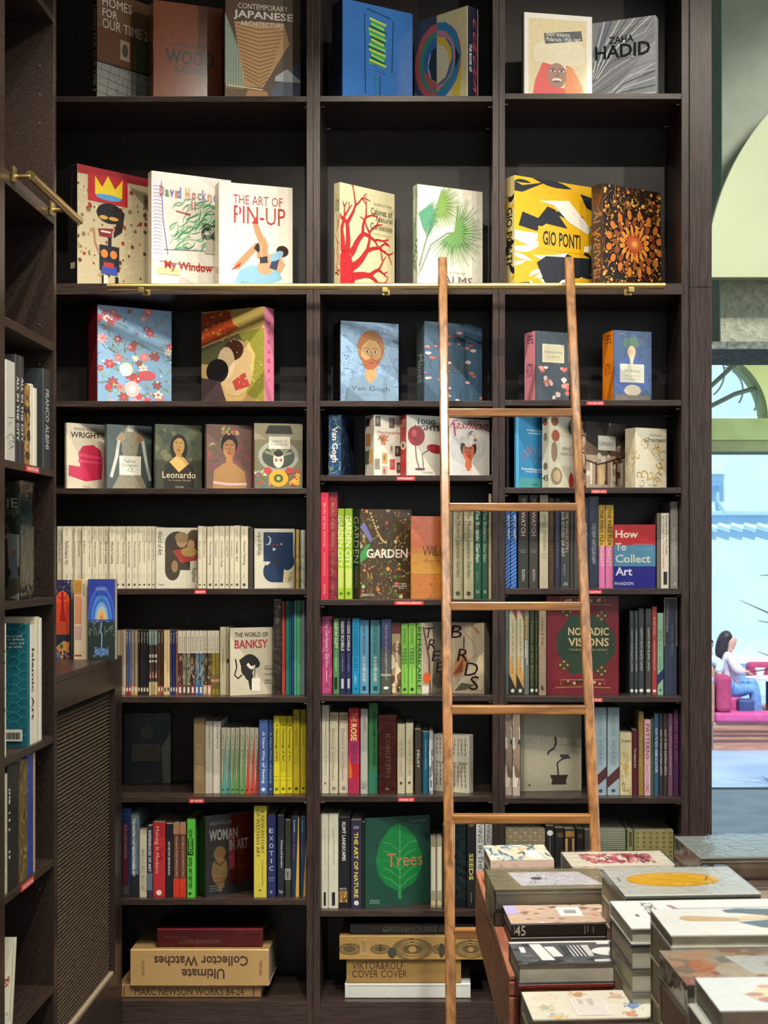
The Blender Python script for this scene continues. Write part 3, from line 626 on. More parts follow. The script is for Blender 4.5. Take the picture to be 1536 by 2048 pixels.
faceout(2, 1, 962, 935, 829, 11, 46, '#e3d8a8', [('P', [(0, 0), (.43, 0), (.43, 1), (0, 1)], '#4a5066'), ('E', .45, .5, .44, .42, '#d0605a'), ('P', [(.43, .92), (.6, .9), (.8, .76), (.88, .5), (.8, .24), (.6, .1), (.43, .08)], '#3b8ac0'), ('E', .44, .5, .35, .34, '#4a9a78'), ('P', [(.43, .84), (.6, .8), (.74, .66), (.78, .5), (.7, .3), (.43, .16)], '#d98aa8'), ('E', .46, .5, .28, .27, '#3c6fb8'), ('P', [(.43, .77), (.58, .74), (.7, .6), (.72, .5), (.6, .3), (.43, .24)], '#ecc93c'), ('P', [(.14, .45), (.3, .22), (.43, .2), (.43, .3)], '#d0605a'), ('E', .46, .47, .2, .2, '#e8e0b8'), ('P', [(.27, .47), (.33, .63), (.43, .67), (.43, .27), (.33, .32)], '#20303c'), ('P', [(.0, .25), (.2, .05), (.0, .02)], '#3f78c8'), ('P', [(.7, .1), (.9, .4), (.86, .05)], '#e5cc40'), ('P', [(.78, .6), (.86, .48), (.78, .36)], '#262c34')],
  'book with concentric coloured circles on the cover', '#22283a', [T('THE BOOK OF', .15, .3, .4, .6, '#d8dce4', r=90, b=1), T('COLOUR', .52, .05, .98, .85, '#d8505c', r=90, sh=.2), ('R', .94, 0, 1, 1, '#e8e2cc')], flip=True, t=.055)
faceout(3, 1, 1043, 1048, 1184, 24, 34, '#f2efe4', [('R', .07, 0, .92, .94, '#e6d5a2'), ('E', .52, .55, .38, .17, '#f0e4c2'), ('E', .3, .5, .16, .1, '#eddfba'), ('E', .76, .5, .14, .1, '#eddfba'), ('P', [(.12, 0), (.16, .2), (.27, .42), (.4, .4), (.4, .15), (.6, .12), (.62, .4), (.72, .36), (.85, .16), (.88, 0)], '#e5443c'), ('P', [(.6, 0), (.62, .38), (.72, .36), (.85, .16), (.88, 0)], '#f08a34'), ('E', .48, .27, .14, .15, '#a5725a'), ('E', .42, .335, .055, .022, '#7a2c4c'), ('E', .55, .335, .055, .022, '#7a2c4c'), ('E', .42, .325, .045, .013, '#e4dcd0'), ('E', .55, .325, .045, .013, '#e4dcd0'), ('E', .42, .325, .02, .013, '#1a1412'), ('E', .55, .325, .02, .013, '#1a1412'), ('P', [(.475, .32), (.495, .32), (.52, .25), (.46, .25)], '#8f5f49'), ('E', .48, .215, .07, .026, '#f4e7e0'), ('E', .48, .2, .06, .014, '#7e2f30'),
  ('P', [(.29, .765), (.31, .64), (.86, .7), (.84, .82)], '#2c3a40'), ('T', 'ANDY WARHOL', .32, .735, .68, .775, '#f0f0ea', {}), ('T', 'Polaroids 1958-1987', .33, .675, .83, .725, '#f0f0ea', {})], 'white-bordered book with a face in a red headscarf', '#c9c4b4')
zart = [('P', [(0, .6), (.12, .95), (.3, 1), (.16, .6), (.1, .3)], '#8d93a0'), ('P', [(.2, 0), (1, .7), (1, .45), (.45, 0)], '#b9bdc4')]
for k in range(9): zart.append(('S', [(0, .03+.06*k), (.3, .12+.09*k), (.6+.04*k, .3+.085*k), (1, .34+.11*k)], .02, ['#f2f3f4', '#84888f', '#c9ccd2'][k % 3], .4))
for k in range(7): zart.append(('S', [(.02+.01*k, .3), (.08+.05*k, .65), (.2+.12*k, 1)], .022, ['#f6f6f6', '#777c86'][k % 2]))
for k in range(5): zart.append(('S', [(.2, .0), (.5, .05+.05*k), (1, .05+.09*k)], .018, ['#e8eaee', '#6c717c'][k % 2]))
faceout(3, 1, 1328, 1311, 1184, 30, 47, '#a4a7ab', zart+[T('ZAHA', .27, .71, .66, .8, '#1f2522', b=1), T('HADID', .05, .53, .92, .7, '#1f2522', b=1), T('Complete Works', .35, .5, .65, .52, '#444444')], 'grey book with sweeping white curved lines', '#cfd2d2', flip=True, t=.04)
# second shelf
faceout(1, 2, 135, 155, 296, 327, 358, '#cdbf9b', [('X', 21, 150, ['#8a7450', '#b79a68', '#5c4a34', '#a23c30', '#d9cfae'], .01, .03, 0, 0, 1, 1, 'e'), ('R', 0, .93, 1, 1, '#a5232a'), ('R', .14, .72, .7, .95, '#bb2a2c'), ('P', [(.24, .78), (.24, .93), (.34, .85), (.42, .95), (.52, .85), (.63, .94), (.62, .78)], '#efcf2a'), ('E', .43, .77, .18, .025, '#5aa3dc'), ('E', .45, .64, .19, .085, '#1d1818'), ('P', [(.6, .7), (.66, .66), (.62, .5), (.5, .44), (.5, .48)], '#2a2020'), ('E', .36, .6, .06, .018, '#d9a84c'), ('E', .5, .6, .07, .016, '#d9a84c'), ('P', [(.28, .5), (.3, .44), (.46, .44), (.5, .52)], '#8c2630'), ('R', .32, .475, .46, .49, '#e8e0cc'), ('R', .42, .36, .47, .44, '#1d1818'), ('R', .3, .16, .58, .37, '#23222e'), ('E', .37, .3, .05, .035, '#e08a3c'), ('E', .5, .3, .05, .035, '#e08a3c'), ('P', [(.32, .13), (.56, .13), (.54, .2), (.34, .2)], '#3f4ea8'), ('R', .36, .19, .5, .23, '#c03a34'), ('R', .36, 0, .42, .12, '#efe6cc'), ('R', .52, 0, .57, .12, '#17161a'), ('R', .33, 0, .36, .12, '#17161a'), ('S', [(.22, .5), (.24, .38), (.3, .3)], .03, '#b5886a')], 'art book with a crowned skull-like scribbled figure', '#16181c', [('R', .3, .15, .75, .2, '#b9a98c'), ('S', [(.5, .95), (.4, .7), (.5, .5)], .08, '#4c3428')], zc=5.04)
hart = [('X', 31, 70, ['#5aa86e', '#3f8f58', '#8cc79a'], .05, .12, .22, .35, .86, .8, 's', .8, (.2, .9)), ('P', [(0, .25), (.14, .25), (.2, .45), (.12, .93), (0, .93)], '#e7e2ea')]+[('S', [(.02, .3+.03*k), (.06, .31+.03*k), (.13, .3+.03*k)], .006, '#9a8fb0') for k in range(20)]
hart += [('S', [(.2, .3), (.14, .6), (.12, .92)], .01, '#6a5aa0'), ('S', [(.15, .34), (.6, .36), (1, .36)], .008, '#7a7a9a'), ('S', [(.1, .24), (.5, .22), (1, .24)], .008, '#b07a50'), ('R', .06, .13, .35, .19, '#ecd9a0'), ('P', [(.3, .0), (.36, .12), (.6, .06), (.7, 0)], '#e8c8c0'), ('X', 32, 60, ['#27462f', '#345c3c', '#1c3324'], .03, .06, .62, .46, .84, .6, 's'), ('P', [(.66, .34), (.68, .46), (.86, .46), (.88, .34)], '#c8c2b0'), ('S', [(.3, .68), (.48, .66)], .014, '#b5403a'), ('S', [(.5, .7), (.5, .78)], .01, '#b5403a'), ('S', [(.54, .7), (.54, .78)], .01, '#b5403a')]
for ch, x, cc in zip('DavidHockney', (.1, .165, .225, .285, .315, .42, .5, .57, .63, .7, .77, .83), ('#c0303a', '#3a8a5a', '#6a4ab0', '#d8803a', '#3a70c0', '#d89a2a', '#c0303a', '#3a8a5a', '#6a4ab0', '#d8803a', '#3a70c0', '#c0303a')): hart.append(T(ch, x, .795 if ch != 'y' else .77, x+.05, .795+(.09 if ch in 'DdHk' else .06), cc, b=1))
faceout(1, 2, 296, 303, 462, 341, 361, '#ece8dc', hart+[T('My Window', .16, .16, .76, .25, '#b8342c', b=1), T('Taschen', .34, .01, .62, .055, '#5a4a40')], 'white book with a coloured drawing of a window', '#ddd4bc', zc=5.09, rough=.2)
faceout(1, 2, 430, 438, 585, 363, 376, '#ece6d8', [T('THE ART OF', .19, .80, .86, .89, '#b53a38'), T('PIN-UP', .2, .615, .9, .785, '#c0302f'), ('R', .25, .62, .27, .78, '#ece6d8'), ('P', [(.2, .02), (.28, .16), (.45, .22), (.8, .2), (.86, .1), (.6, .0)], '#8fc0d8'), ('S', [(.48, .64), (.52, .55), (.6, .42), (.62, .3)], .07, '#c9966c', 1.5), ('S', [(.22, .18), (.35, .28), (.5, .4), (.56, .3)], .075, '#c9966c', 1.4), ('P', [(.44, .62), (.5, .69), (.53, .62)], '#b8302c'), ('P', [(.16, .15), (.28, .2), (.3, .24), (.18, .17)], '#b8302c'), ('E', .62, .2, .11, .07, '#dba680'), ('S', [(.5, .36), (.55, .42)], .08, '#2f2a2a'), ('S', [(.55, .27), (.66, .28)], .08, '#3a3a40'), ('P', [(.66, .32), (.78, .36), (.9, .24), (.84, .16), (.68, .2)], '#dba680'), ('P', [(.68, .2), (.75, .34), (.82, .3), (.78, .18)], '#3d4a66'), ('E', .83, .34, .055, .05, '#e0ad88'), ('E', .86, .37, .085, .055, '#3a261e'), ('S', [(.58, .3), (.56, .42), (.62, .49), (.66, .4)], .035, '#dba680'), ('E', .78, .32, .1, .04, '#8fc0d8', .4), T('Elvgren', .3, .02, .5, .05, '#7a766c')], 'cream book with a reclining figure in blue', '#dcc9a4', zc=5.035, rough=.25)
coral = []
def br(x, y, a, l, wd, depth, rg):
    pts = [(x, y)]; aa = a
    for k in range(4): aa += rg.uniform(-.25, .25); x += l/4*math.cos(aa); y += l/4*math.sin(aa)*.8; pts.append((x, y))
    coral.append(('S', pts, wd, '#c62c30', .6)); 
    if depth: 
        for s_ in (-1, 1): br(x, y, aa+s_*rg.uniform(.35, .75), l*rg.uniform(.55, .8), wd*.55, depth-1, rg)
rg = random.Random(11)
coral.append(('P', [(.0, 0), (.26, 0), (.24, .18), (.2, .3), (.06, .36), (0, .3)], '#cc2b33'))
for a_, l_, x_, y_ in ((1.45, .4, .12, .3), (1.0, .36, .18, .32), (.55, .36, .22, .2), (.25, .3, .22, .1), (1.7, .25, .05, .34)): br(x_, y_, a_, l_, .1, 3, rg)
faceout(2, 2, 668, 680, 789, 364, 389, '#e6dfb4', coral+[T('ALBERTUS SEBA', .6, .85, .94, .87, '#77725a'), T('Cabinet of', .55, .755, .95, .82, '#4f4c3c'), T('Natural', .65, .695, .95, .745, '#4f4c3c'), T('Curiosities', .54, .61, .95, .67, '#4f4c3c'), T('Le Cabinet des Curiosites Naturelles', .58, .56, .94, .575, '#8a846a'), T('THE COMPLETE', .6, .08, .84, .095, '#8a846a'), T('PLATES IN COLOUR', .56, .055, .86, .07, '#8a846a')], 'cream book with a branching red coral', '#d9d0a2', [('X', 9, 14, ['#c62c30', '#8d2a2a'], .2, .5, 0, .1, 1, .7, 's', .3), T('Cabinet of Natural Curiosities', .2, .72, .9, .9, '#4f4c3c')])
palm = []
def frond(cx, cy, r, a0, a1, cols, n=46):
    rg = random.Random(int(cx*1000))
    for k in range(n):
        a = a0+(a1-a0)*k/(n-1); rr = r*rg.uniform(.8, 1.08); palm.append(('S', [(cx, cy), (cx+rr*.5*math.cos(a), cy+rr*.42*math.sin(a)), (cx+rr*math.cos(a+.04), cy+rr*.8*math.sin(a+.04))], .014, cols[k % len(cols)], .3))
for s_ in (((.0, .1), (.1, .4), (.3, .83)), ((.02, .2), (.15, .5), (.24, .62)), ((.04, .15), (.2, .42), (.45, .55), (.55, .56))): palm.append(('S', list(s_), .018, '#7d8a62'))
frond(.3, .83, .34, -1.9, 1.2, ['#7fa848', '#a9c868', '#5f8c3c']); frond(.02, .72, .3, -1.2, .6, ['#3f8f6a', '#6ab38a']); frond(.55, .57, .45, -2.6, 1.4, ['#3f8a50', '#86b860', '#2f6f48', '#a9cc78'], 60)
faceout(2, 2, 826, 835, 965, 368, 384, '#eeebdc', palm+[T('THE BOOK OF', .36, .155, .72, .175, '#5a5a52'), T('PALMS', .3, .05, .83, .13, '#6a5a68'), T('Das Buch der Palmen', .5, .02, .76, .033, '#8a8a80')], 'white book with green fan palm leaves', '#cdd6bc', [('X', 19, 40, ['#3f8a50', '#2f6f48', '#86b860'], .2, .6, 0, .1, 1, 1, 's', .3)], zc=5.06)
gp = [('X', 44, 26, ['#efe9da', '#efe9da', '#20222a', '#f6f1e4'], .1, .26, 0, 0, 1, 1, 'l', .5, (-.5, .6)), ('P', [(0, .95), (.1, .92), (.4, .98), (.1, .86), (0, .86)], '#20222a'), ('P', [(.3, .64), (.42, .76), (.52, .74), (.68, .58), (.4, .6), (.28, .52), (.05, .55), (.1, .68)], '#20222a'), ('P', [(.28, .23), (.4, .3), (1, .33), (1, .18), (.7, .16), (.5, .02), (.38, .06)], '#23262e'), ('P', [(.85, .92), (1, .9), (1, .78), (.93, .8)], '#20222a'), ('P', [(.3, .8), (.7, .84), (1, .6), (.95, .55), (.7, .64), (.5, .78)], '#efe9da'), ('P', [(0, .5), (.3, .5), (.26, .36), (0, .42)], '#efe9da'), ('R', .3, .36, .9, .57, '#e3b01a')]
faceout(3, 2, 1009, 1029, 1183, 350, 375, '#e3b01a', gp+[T('GIO PONTI', .36, .4, .85, .535, '#23231c', b=1)], 'yellow, black and white marbled book', '#e0cf8c', [('X', 47, 8, ['#20222a', '#e3b01a'], .3, .6, 0, .05, 1, .98, 'l', .2), T('GIO PONTI', .2, .2, .8, .72, '#2a2a22', r=90, b=1)], zc=5.03)
kal = []
for k in range(16):
    for j, (r0, cc) in enumerate(((.1, '#b5562c'), (.2, '#d98a34'), (.31, '#8c4a20'), (.42, '#c8742c'))):
        a = 6.2832*(k+.5*(j % 2))/16; kal.append(('E', .53+r0*math.cos(a)*1.05, .45+r0*math.sin(a)*.68, .05, .018+.006*j, cc, a))
faceout(3, 2, 1183, 1205, 1321, 366, 386, '#20140e', [('X', 51, 420, ['#c8742c', '#e09a3c', '#8c4a20', '#b5902c', '#5c3418'], .02, .06, 0, 0, 1, 1, 's'), ('X', 52, 190, ['#d98a34', '#e8b45a'], .012, .03, 0, 0, 1, 1, 'f')]+kal+[('E', .53, .45, .08, .055, '#c86a34'), ('E', .53, .45, .045, .03, '#e0a050')], 'black book covered in an orange ornamental kaleidoscope pattern', '#4a3424', [T('AI WEIWEI', .2, .1, .8, .75, '#a8906a', r=90), ('X', 53, 26, ['#c8742c', '#8c4a20'], .2, .4, 0, 0, 1, 1, 's', .3)], zc=5.06)
# third shelf
faceout(1, 3, 177, 195, 343, 609, 623, '#7fa9cc', [('X', 61, 60, ['#6f7a48', '#8a9a5a', '#5c6a44', '#a9b070'], .05, .11, 0, 0, 1, 1, 's'), ('X', 62, 44, ['#6f8a50', '#93a468', '#56704a'], .03, .06, 0, 0, 1, 1, 'l'), ('X', 63, 46, ['#c8434a', '#e8a0a4', '#f0e6d0', '#b5343c', '#dd7a78', '#8c4a3c'], .035, .085, 0, 0, 1, 1, 'f'), ('X', 64, 30, ['#f4efdc', '#d9b860', '#c8434a'], .012, .022, 0, 0, 1, 1, 'e'), ('E', .46, .16, .1, .085, '#e8b4b0'), ('E', .46, .16, .045, .04, '#f4ecd8'), ('E', .38, .36, .09, .07, '#f0ead4'), ('E', .66, .31, .12, .05, '#cf4a50')], 'blue book with an all-over flower and leaf pattern', '#7c1a20', [('R', 0, .5, 1, .53, '#8a2a2c')], zc=5.06)
hk = [('P', [(0, .98), (.45, 1), (.6, .8), (.3, .7), (0, .64)], '#b5481e'), ('P', [(.45, 1), (1, 1), (1, .84), (.7, .76), (.52, .84)], '#c9b060'), ('P', [(0, .62), (.6, .74), (.75, .6), (.4, .4), (0, .45)], '#5a5a3c'), ('P', [(.6, .74), (1, .78), (1, .0), (.72, .1), (.8, .5)], '#98963c'), ('E', .56, .38, .28, .3, '#cdb080'), ('E', .52, .57, .16, .11, '#4a2a1c'), ('E', .4, .44, .14, .17, '#d9c29a'), ('E', .26, .36, .18, .13, '#1a1614'), ('P', [(0, .3), (.3, .25), (.42, 0), (0, 0)], '#4a3a3c'), ('P', [(.5, .24), (.7, .33), (.78, .18), (.55, .14)], '#b8493c'), ('S', [(.72, .66), (.84, .5), (.8, .3)], .05, '#d9c070'), ('X', 71, 40, ['#c9742c', '#e0b04c', '#8a3a1c'], .012, .03, 0, .66, .5, 1, 'f'), ('X', 72, 40, ['#d9c070', '#e8dca0'], .006, .014, .4, .1, 1, .7, 'e')]
faceout(1, 3, 548, 528, 403, 613, 625, '#c9a86a', hk, 'ochre book with two embracing robed figures', '#e68aa8', [T(ch, .35, .82-.1*i, .6, .86-.1*i, '#b03050', b=1) for i, ch in enumerate('HOKUSAI')], zc=5.045, flip=True)
def swirl(seed, pal, n=220): return [('X', seed, n, pal, .03, .07, 0, 0, 1, 1, 's')]
faceout(2, 3, 666, 681, 797, 641, 648, '#8fb0d0', swirl(81, ['#6f98c4', '#a9c8e0', '#5a80b0', '#c4dbe8'])+portrait(.52, .62, .24, '#c9a068', '#a8703c', '#6f8fa8', '#b5583c', long=0)+[('P', [(.35, .58), (.38, .48), (.45, .42), (.56, .42), (.65, .48), (.69, .58), (.62, .53), (.52, .56), (.42, .53)], '#a8623c'), ('E', .52, .5, .05, .012, '#9c4438'), ('P', [(.38, .36), (.5, .24), (.66, .36), (.9, .3), (.98, .0), (.1, 0), (.16, .3)], '#7f9cb4'), T('Van Gogh', .18, .14, .84, .215, '#3f4c5c'), T('The Complete Paintings', .35, .1, .66, .118, '#5a6a7a')], 'pale blue book with a painted bearded man', '#0e1014', zc=5.06)
pond = [('X', 91, 120, ['#3f5f7a', '#2c4a5c', '#56789a', '#34504a'], .03, .08, 0, 0, 1, 1, 's', .8, (1.2, 1.9)), ('X', 92, 30, ['#e0a6a0', '#c87a78', '#d9c6c0', '#b5605a'], .03, .06, 0, 0, 1, .9, 'e', .4)]
faceout(2, 3, 833, 848, 964, 642, 651, '#44637c', pond+[T('Monet', .28, .42, .8, .52, '#5c6048'), T('or the Triumph of Impressionism', .35, .38, .82, .4, '#5c6048')], 'dark blue book with painted pink pond flowers', '#3a4440', [T('Monet', .2, .25, .85, .6, '#8f9a90', r=90)], zc=5.06)
faceout(3, 3, 1049, 1071, 1138, 661, 666, '#26323a', [('X', 93, 60, ['#33465c', '#1c2a2c', '#4a6078'], .04, .09, 0, 0, 1, 1, 's'), ('X', 94, 18, ['#d98a80', '#e0c4b8', '#c8604c'], .05, .09, 0, 0, 1, .5, 'e', .5), ('R', .2, .56, .85, .82, '#c9c4a4'), ('R', .23, .575, .82, .805, '#b9b494'), T('Impressionist', .28, .68, .8, .73, '#6a6650'), T('Art 1860-1920', .35, .63, .7, .655, '#6a6650')], 'pink-spined book with dark painted flowers, behind the ladder', '#e894a4', [T('ART', .2, .82, .8, .96, '#5a2a3a', r=90), T('HISTORY', .2, .35, .8, .55, '#5a2a3a')])
faceout(3, 3, 1204, 1227, 1303, 660, 664, '#34507c', [('X', 95, 90, ['#2a3f6c', '#46649a', '#5a3a4c', '#8a8a4c', '#243048'], .05, .1, 0, 0, 1, 1, 's'), ('P', [(.0, .25), (.08, .5), (.3, .62), (.6, .64), (.85, .5), (.95, .2), (.7, .12), (.2, .12)], '#34549a'), ('P', [(.24, .8), (.3, .9), (.6, .92), (.68, .8), (.6, .76), (.3, .76)], '#4a6a58'), ('E', .47, .7, .11, .09, '#c9b08c'), ('P', [(.4, .66), (.55, .66), (.5, .52), (.44, .53)], '#cfc8a8'), ('E', .5, .16, .22, .08, '#cfc0a4'), ('R', .05, 0, .95, .09, '#6a5c50'), ('R', .17, .27, .8, .53, '#d8d6c4'), ('R', .19, .285, .78, .515, '#c9c7b2'), T('Art History', .28, .4, .7, .46, '#5c5a48'), T('Impressionism', .28, .35, .7, .375, '#6c6a58'), T('Symbolism Pop Art', .28, .31, .7, .33, '#6c6a58')], 'orange-spined book with a painted man in blue', '#ec8a1c', [T('ART', .2, .82, .8, .96, '#8a3c0c', r=90), T('HISTORY', .2, .38, .8, .55, '#8a3c0c')])
# fourth shelf
faceout(1, 4, 129, 133.5, 209, 845, 850, '#cfc5ab', [T('FRANK LLOYD', .2, .89, .82, .935, '#3a3028'), T('WRIGHT', .1, .78, .88, .87, '#2c241c', b=1), ('P', [(.05, .2), (.05, .36), (.35, .34), (.3, .55), (.42, .66), (.7, .68), (.9, .6), (.95, .4), (.92, .16), (.5, .12)], '#c22a4e'), ('P', [(.3, .55), (.95, .5), (.95, .46), (.3, .5)], '#d9486a'), ('P', [(.3, .45), (.95, .42), (.95, .39), (.3, .41)], '#d9486a'), T('TASCHEN', .42, .03, .6, .05, '#4a4034')], 'cream book with a crimson round building')
faceout(1, 4, 208.5, 213, 303, 848, 853, '#43504c', [('P', [(.32, .8), (.45, 1), (.62, 1), (.74, .8), (.66, .5), (.72, .3), (.9, 0), (.12, 0), (.34, .3), (.36, .5)], '#8a8670'), ('P', [(.2, .78), (.34, .9), (.42, .78), (.3, .72)], '#a8906a'), ('P', [(.86, .78), (.7, .9), (.64, .78), (.78, .72)], '#8a6a4c'), ('S', [(.27, .76), (.22, .5), (.1, .18)], .07, '#c9c8ba'), ('S', [(.8, .76), (.86, .5), (.97, .14)], .07, '#b9b8aa'), ('X', 96, 50, ['#a99a6a', '#5c7078', '#7a5a48', '#4a5c50'], .03, .07, .3, 0, .75, .85, 's'), ('R', .46, .9, .6, 1, '#c9c8ba'), ('R', .28, .22, .76, .52, '#dcdacb'), T('Fashion', .38, .41, .64, .47, '#6a6a60'), T('Designers', .33, .34, .7, .4, '#6a6a60'), T('A-Z', .45, .27, .58, .33, '#6a6a60'), T('TASCHEN', .42, .01, .62, .04, '#b9b060')], 'grey book with a dressed mannequin on the cover')
faceout(1, 4, 307.5, 310.5, 404, 848, 851.5, '#3a3c2c', [('R', 0, .45, 1, 1, '#4c5440'), ('X', 97, 24, ['#3f4a38', '#5c6450', '#6a6a4c'], .05, .12, 0, .4, 1, 1, 'e')]+portrait(.5, .68, .17, '#b8904c', '#1c1712', '#231d16', '#8a5030')+[('P', [(.3, .42), (.42, .5), (.6, .5), (.72, .4), (.5, .26)], '#c9a45c'), T('Leonardo', .15, .17, .86, .27, '#d9cba0'), T('The Complete Paintings', .26, .12, .76, .145, '#b9ab80'), T('TASCHEN', .42, .02, .6, .045, '#b9ab80')], 'dark green book with a painted long-haired sitter')
faceout(1, 4, 409, 412.5, 504, 848, 851, '#6a5048', [('X', 98, 30, ['#8a4a50', '#7a4a5c', '#5c4a44', '#4c5a34', '#8a9a6a'], .06, .15, 0, .2, 1, 1, 'l')]+portrait(.5, .64, .19, '#a8764c', '#1c1614', '#a07a4c', '#a03a34', long=0)+[('X', 99, 16, ['#b5424c', '#8a9a4c', '#c9a070'], .03, .055, .3, .84, .72, .97, 'f'), ('S', [(.15, .1), (.5, .07), (.88, .08)], .05, '#c9a8a8')], 'brown-red book with a painted face and flower crown')
faceout(1, 4, 505, 508.5, 605, 846, 848, '#6f6a54', [('R', 0, .75, 1, 1, '#8a8468'), ('P', [(.22, .84), (.3, .97), (.75, .97), (.8, .84)], '#2c2c26'), ('E', .5, .5, .42, .24, '#98988a'), ('E', .5, .49, .34, .18, '#40483c')]+[('S', [(.5, .5), (.5+.3*math.cos(a), .5+.2*math.sin(a))], .05, '#7d8468') for a in (.3, .7, 1.1, 2.0, 2.4, 2.8)]+[('E', .5, .45, .11, .13, '#d9d2c0'), ('E', .45, .44, .03, .03, '#b85a50'), ('E', .55, .44, .03, .03, '#b85a50'), ('E', .5, .54, .1, .05, '#302a26'), ('X', 100, 34, ['#3f6aa0', '#b5403c', '#d9d0b0', '#5c7a3c'], .02, .05, 0, 0, .35, .3, 'f'), ('X', 101, 8, ['#b5403c', '#d9b040'], .05, .08, .7, .05, 1, .3, 'f'), ('E', .5, .16, .2, .13, '#d9a02c'), ('E', .5, .16, .1, .065, '#4c5a2c'), ('E', .5, .16, .04, .03, '#a9b070'), ('E', .28, .28, .08, .05, '#b5403c'), ('E', .72, .28, .08, .05, '#b5403c'), ('R', .3, .61, .74, .8, '#cfccba'), T('CABINET OF', .36, .71, .68, .745, '#5a584c'), T('CURIOSITIES', .34, .66, .7, .695, '#5a584c')], 'book with a baroque shell, face and sunflower', '#7a3428')
faceout(2, 4, 657, 682, 708, 829, 833, '#1c2c44', [('X', 102, 90, ['#2c4a74', '#3f6aa0', '#1c3050', '#7a9a5c'], .05, .12, 0, 0, 1, 1, 's')], 'blue swirling painted book turned to show its spine', '#24406c', [('X', 103, 90, ['#3f6aa8', '#2c5080', '#8aa85c', '#5c8ab8'], .1, .3, 0, 0, 1, 1, 's', .3), T('Van Gogh', .15, .22, .75, .8, '#e4e4d0', r=90, b=1)], zf=5.2)
ph = []
for i, (x, y, cc) in enumerate(((.12, .9, '#4a4038'), (.6, .88, '#5c4a40'), (.3, .6, '#c9844c'), (.6, .45, '#c9c4b0'), (.8, .42, '#3a342e'), (.35, .3, '#c9a050'), (.62, .2, '#c8383a'), (.1, .2, '#8a8478'), (.85, .15, '#4a4640'), (.35, .08, '#d9a890'))): ph.append(('R', x-.08, y-.09, x+.1, y+.08, cc)); ph.append(('E', x, y, .045, .05, '#8a7460'))
faceout(2, 4, 730, 748, 806, 829, 832, '#d9d4c4', ph+[T('Photographers', .12, .68, .98, .74, '#a84c44'), T('A-Z', .12, .58, .5, .66, '#a84c44')], 'cream book with a grid of small photographs', '#dcd6c2', [('R', .1, .82, .55, .95, '#7a4a34'), ('R', .1, .5, .6, .7, '#c98a50'), ('R', 0, .2, .5, .42, '#6a665c'), ('R', .45, .22, .85, .44, '#d9b45c')])
faceout(2, 4, 800, 813, 887, 829, 833, '#d0cdc0', [T('1000', .3, .85, .78, .94, '#24221e', b=1), T('LIGHTS', .22, .75, .9, .84, '#24221e', b=1), ('S', [(.24, .5), (.26, .3), (.34, .12)], .025, '#5a2a2c'), ('S', [(.6, .44), (.42, .36), (.46, .12)], .025, '#5a2a2c'), ('E', .26, .66, .23, .165, '#8f1c24'), ('E', .2, .7, .07, .06, '#c04a50'), ('E', .78, .455, .24, .075, '#9c1f2a', -.1), ('E', .36, .115, .14, .02, '#5a2a2c'), T('TASCHEN', .42, .05, .7, .075, '#5a564c')], 'white book with red glass lamps', '#b5282c', [T('1000', .1, .88, .9, .93, '#e8d8c8'), T('LIGHTS', .1, .83, .9, .87, '#e8d8c8'), ('R', 0, .81, 1, .815, '#e8d8c8'), ('E', .5, .5, .42, .07, '#e8dcc8'), ('E', .5, .5, .2, .04, '#5a564c')])
faceout(2, 4, 894, 897, 979, 836, 840, '#e3e1da', [('E', .45, .5, .44, .3, '#cfd2d0')]+portrait(.48, .44, .2, '#d2714e', '#3a2a26', '#e3e1da', '#c23a34', long=0)+[('E', .48, .71, .3, .15, '#e9e7e0'), ('X', 105, 26, ['#8c8a90', '#f4f2ea', '#d0cec8'], .03, .06, .26, .55, .7, .8, 'e'), ('E', .48, .57, .09, .06, '#f6f4ee'), ('S', [(.47, .28), (.48, .1)], .09, '#d2714e'), T('Fashion', .05, .82, .97, .97, '#bd2a4c', sh=.15), ('S', [(.12, .93), (.16, .7)], .04, '#bd2a4c')], 'white book with a face in a pearl headdress')
faceout(3, 4, 1015, 1017, 1028, 829, 830, '#14161a', [], 'black spine with a pale oval mark', '#14161a', zf=5.2)
faceout(3, 4, 1028, 1032, 1085, 829, 833, '#2f86b8', [('R', 0, 0, .1, 1, '#56a8d4'), ('P', [(.1, 0), (1, 0), (1, .14), (.1, .14)], '#4a9aa0'), ('X', 107, 26, ['#c84a44', '#b52c34', '#d98078'], .05, .1, .2, .35, .95, .6, 's'), T('The Physics of Sound', .4, .78, .96, .81, '#d9e8f0', b=1), T('in the Deep Sea', .45, .74, .92, .77, '#d9e8f0', b=1), T('The Art of Documentaries', .2, .25, .98, .28, '#e4f0f4', b=1), T('in the Age of Exploration', .35, .215, .98, .24, '#e4f0f4', b=1), T('TASCHEN', .55, .04, .8, .065, '#1c4a60')], 'bright blue book with red coral boat')
faceout(3, 4, 1084, 1098, 1150, 829, 833, '#d9d6bc', [('E', .22, .92, .14, .07, '#8a5c3c'), ('E', .25, .72, .15, .08, '#a8583c'), ('E', .2, .5, .12, .14, '#98806a'), ('E', .28, .17, .22, .12, '#9c8a6a'), ('E', .3, .17, .13, .08, '#c9b894'), ('R', .42, .3, 1, .7, '#e8e6d4'), T('ERNST', .5, .52, .95, .57, '#4a4a40'), T('HAECKEL', .45, .45, .98, .5, '#4a4a40'), ('E', .85, .1, .1, .12, '#b8443c'), ('E', .85, .85, .12, .1, '#6a7a6c')], 'pale book with natural history shells', '#e3dfc4', [T('45', .1, .1, .9, .18, '#3a3a30', b=1), ('E', .5, .7, .25, .06, '#9a8a6a'), ('E', .5, .3, .3, .05, '#7a6a50'), ('E', .5, .9, .3, .05, '#a8583c')], zc=5.05)
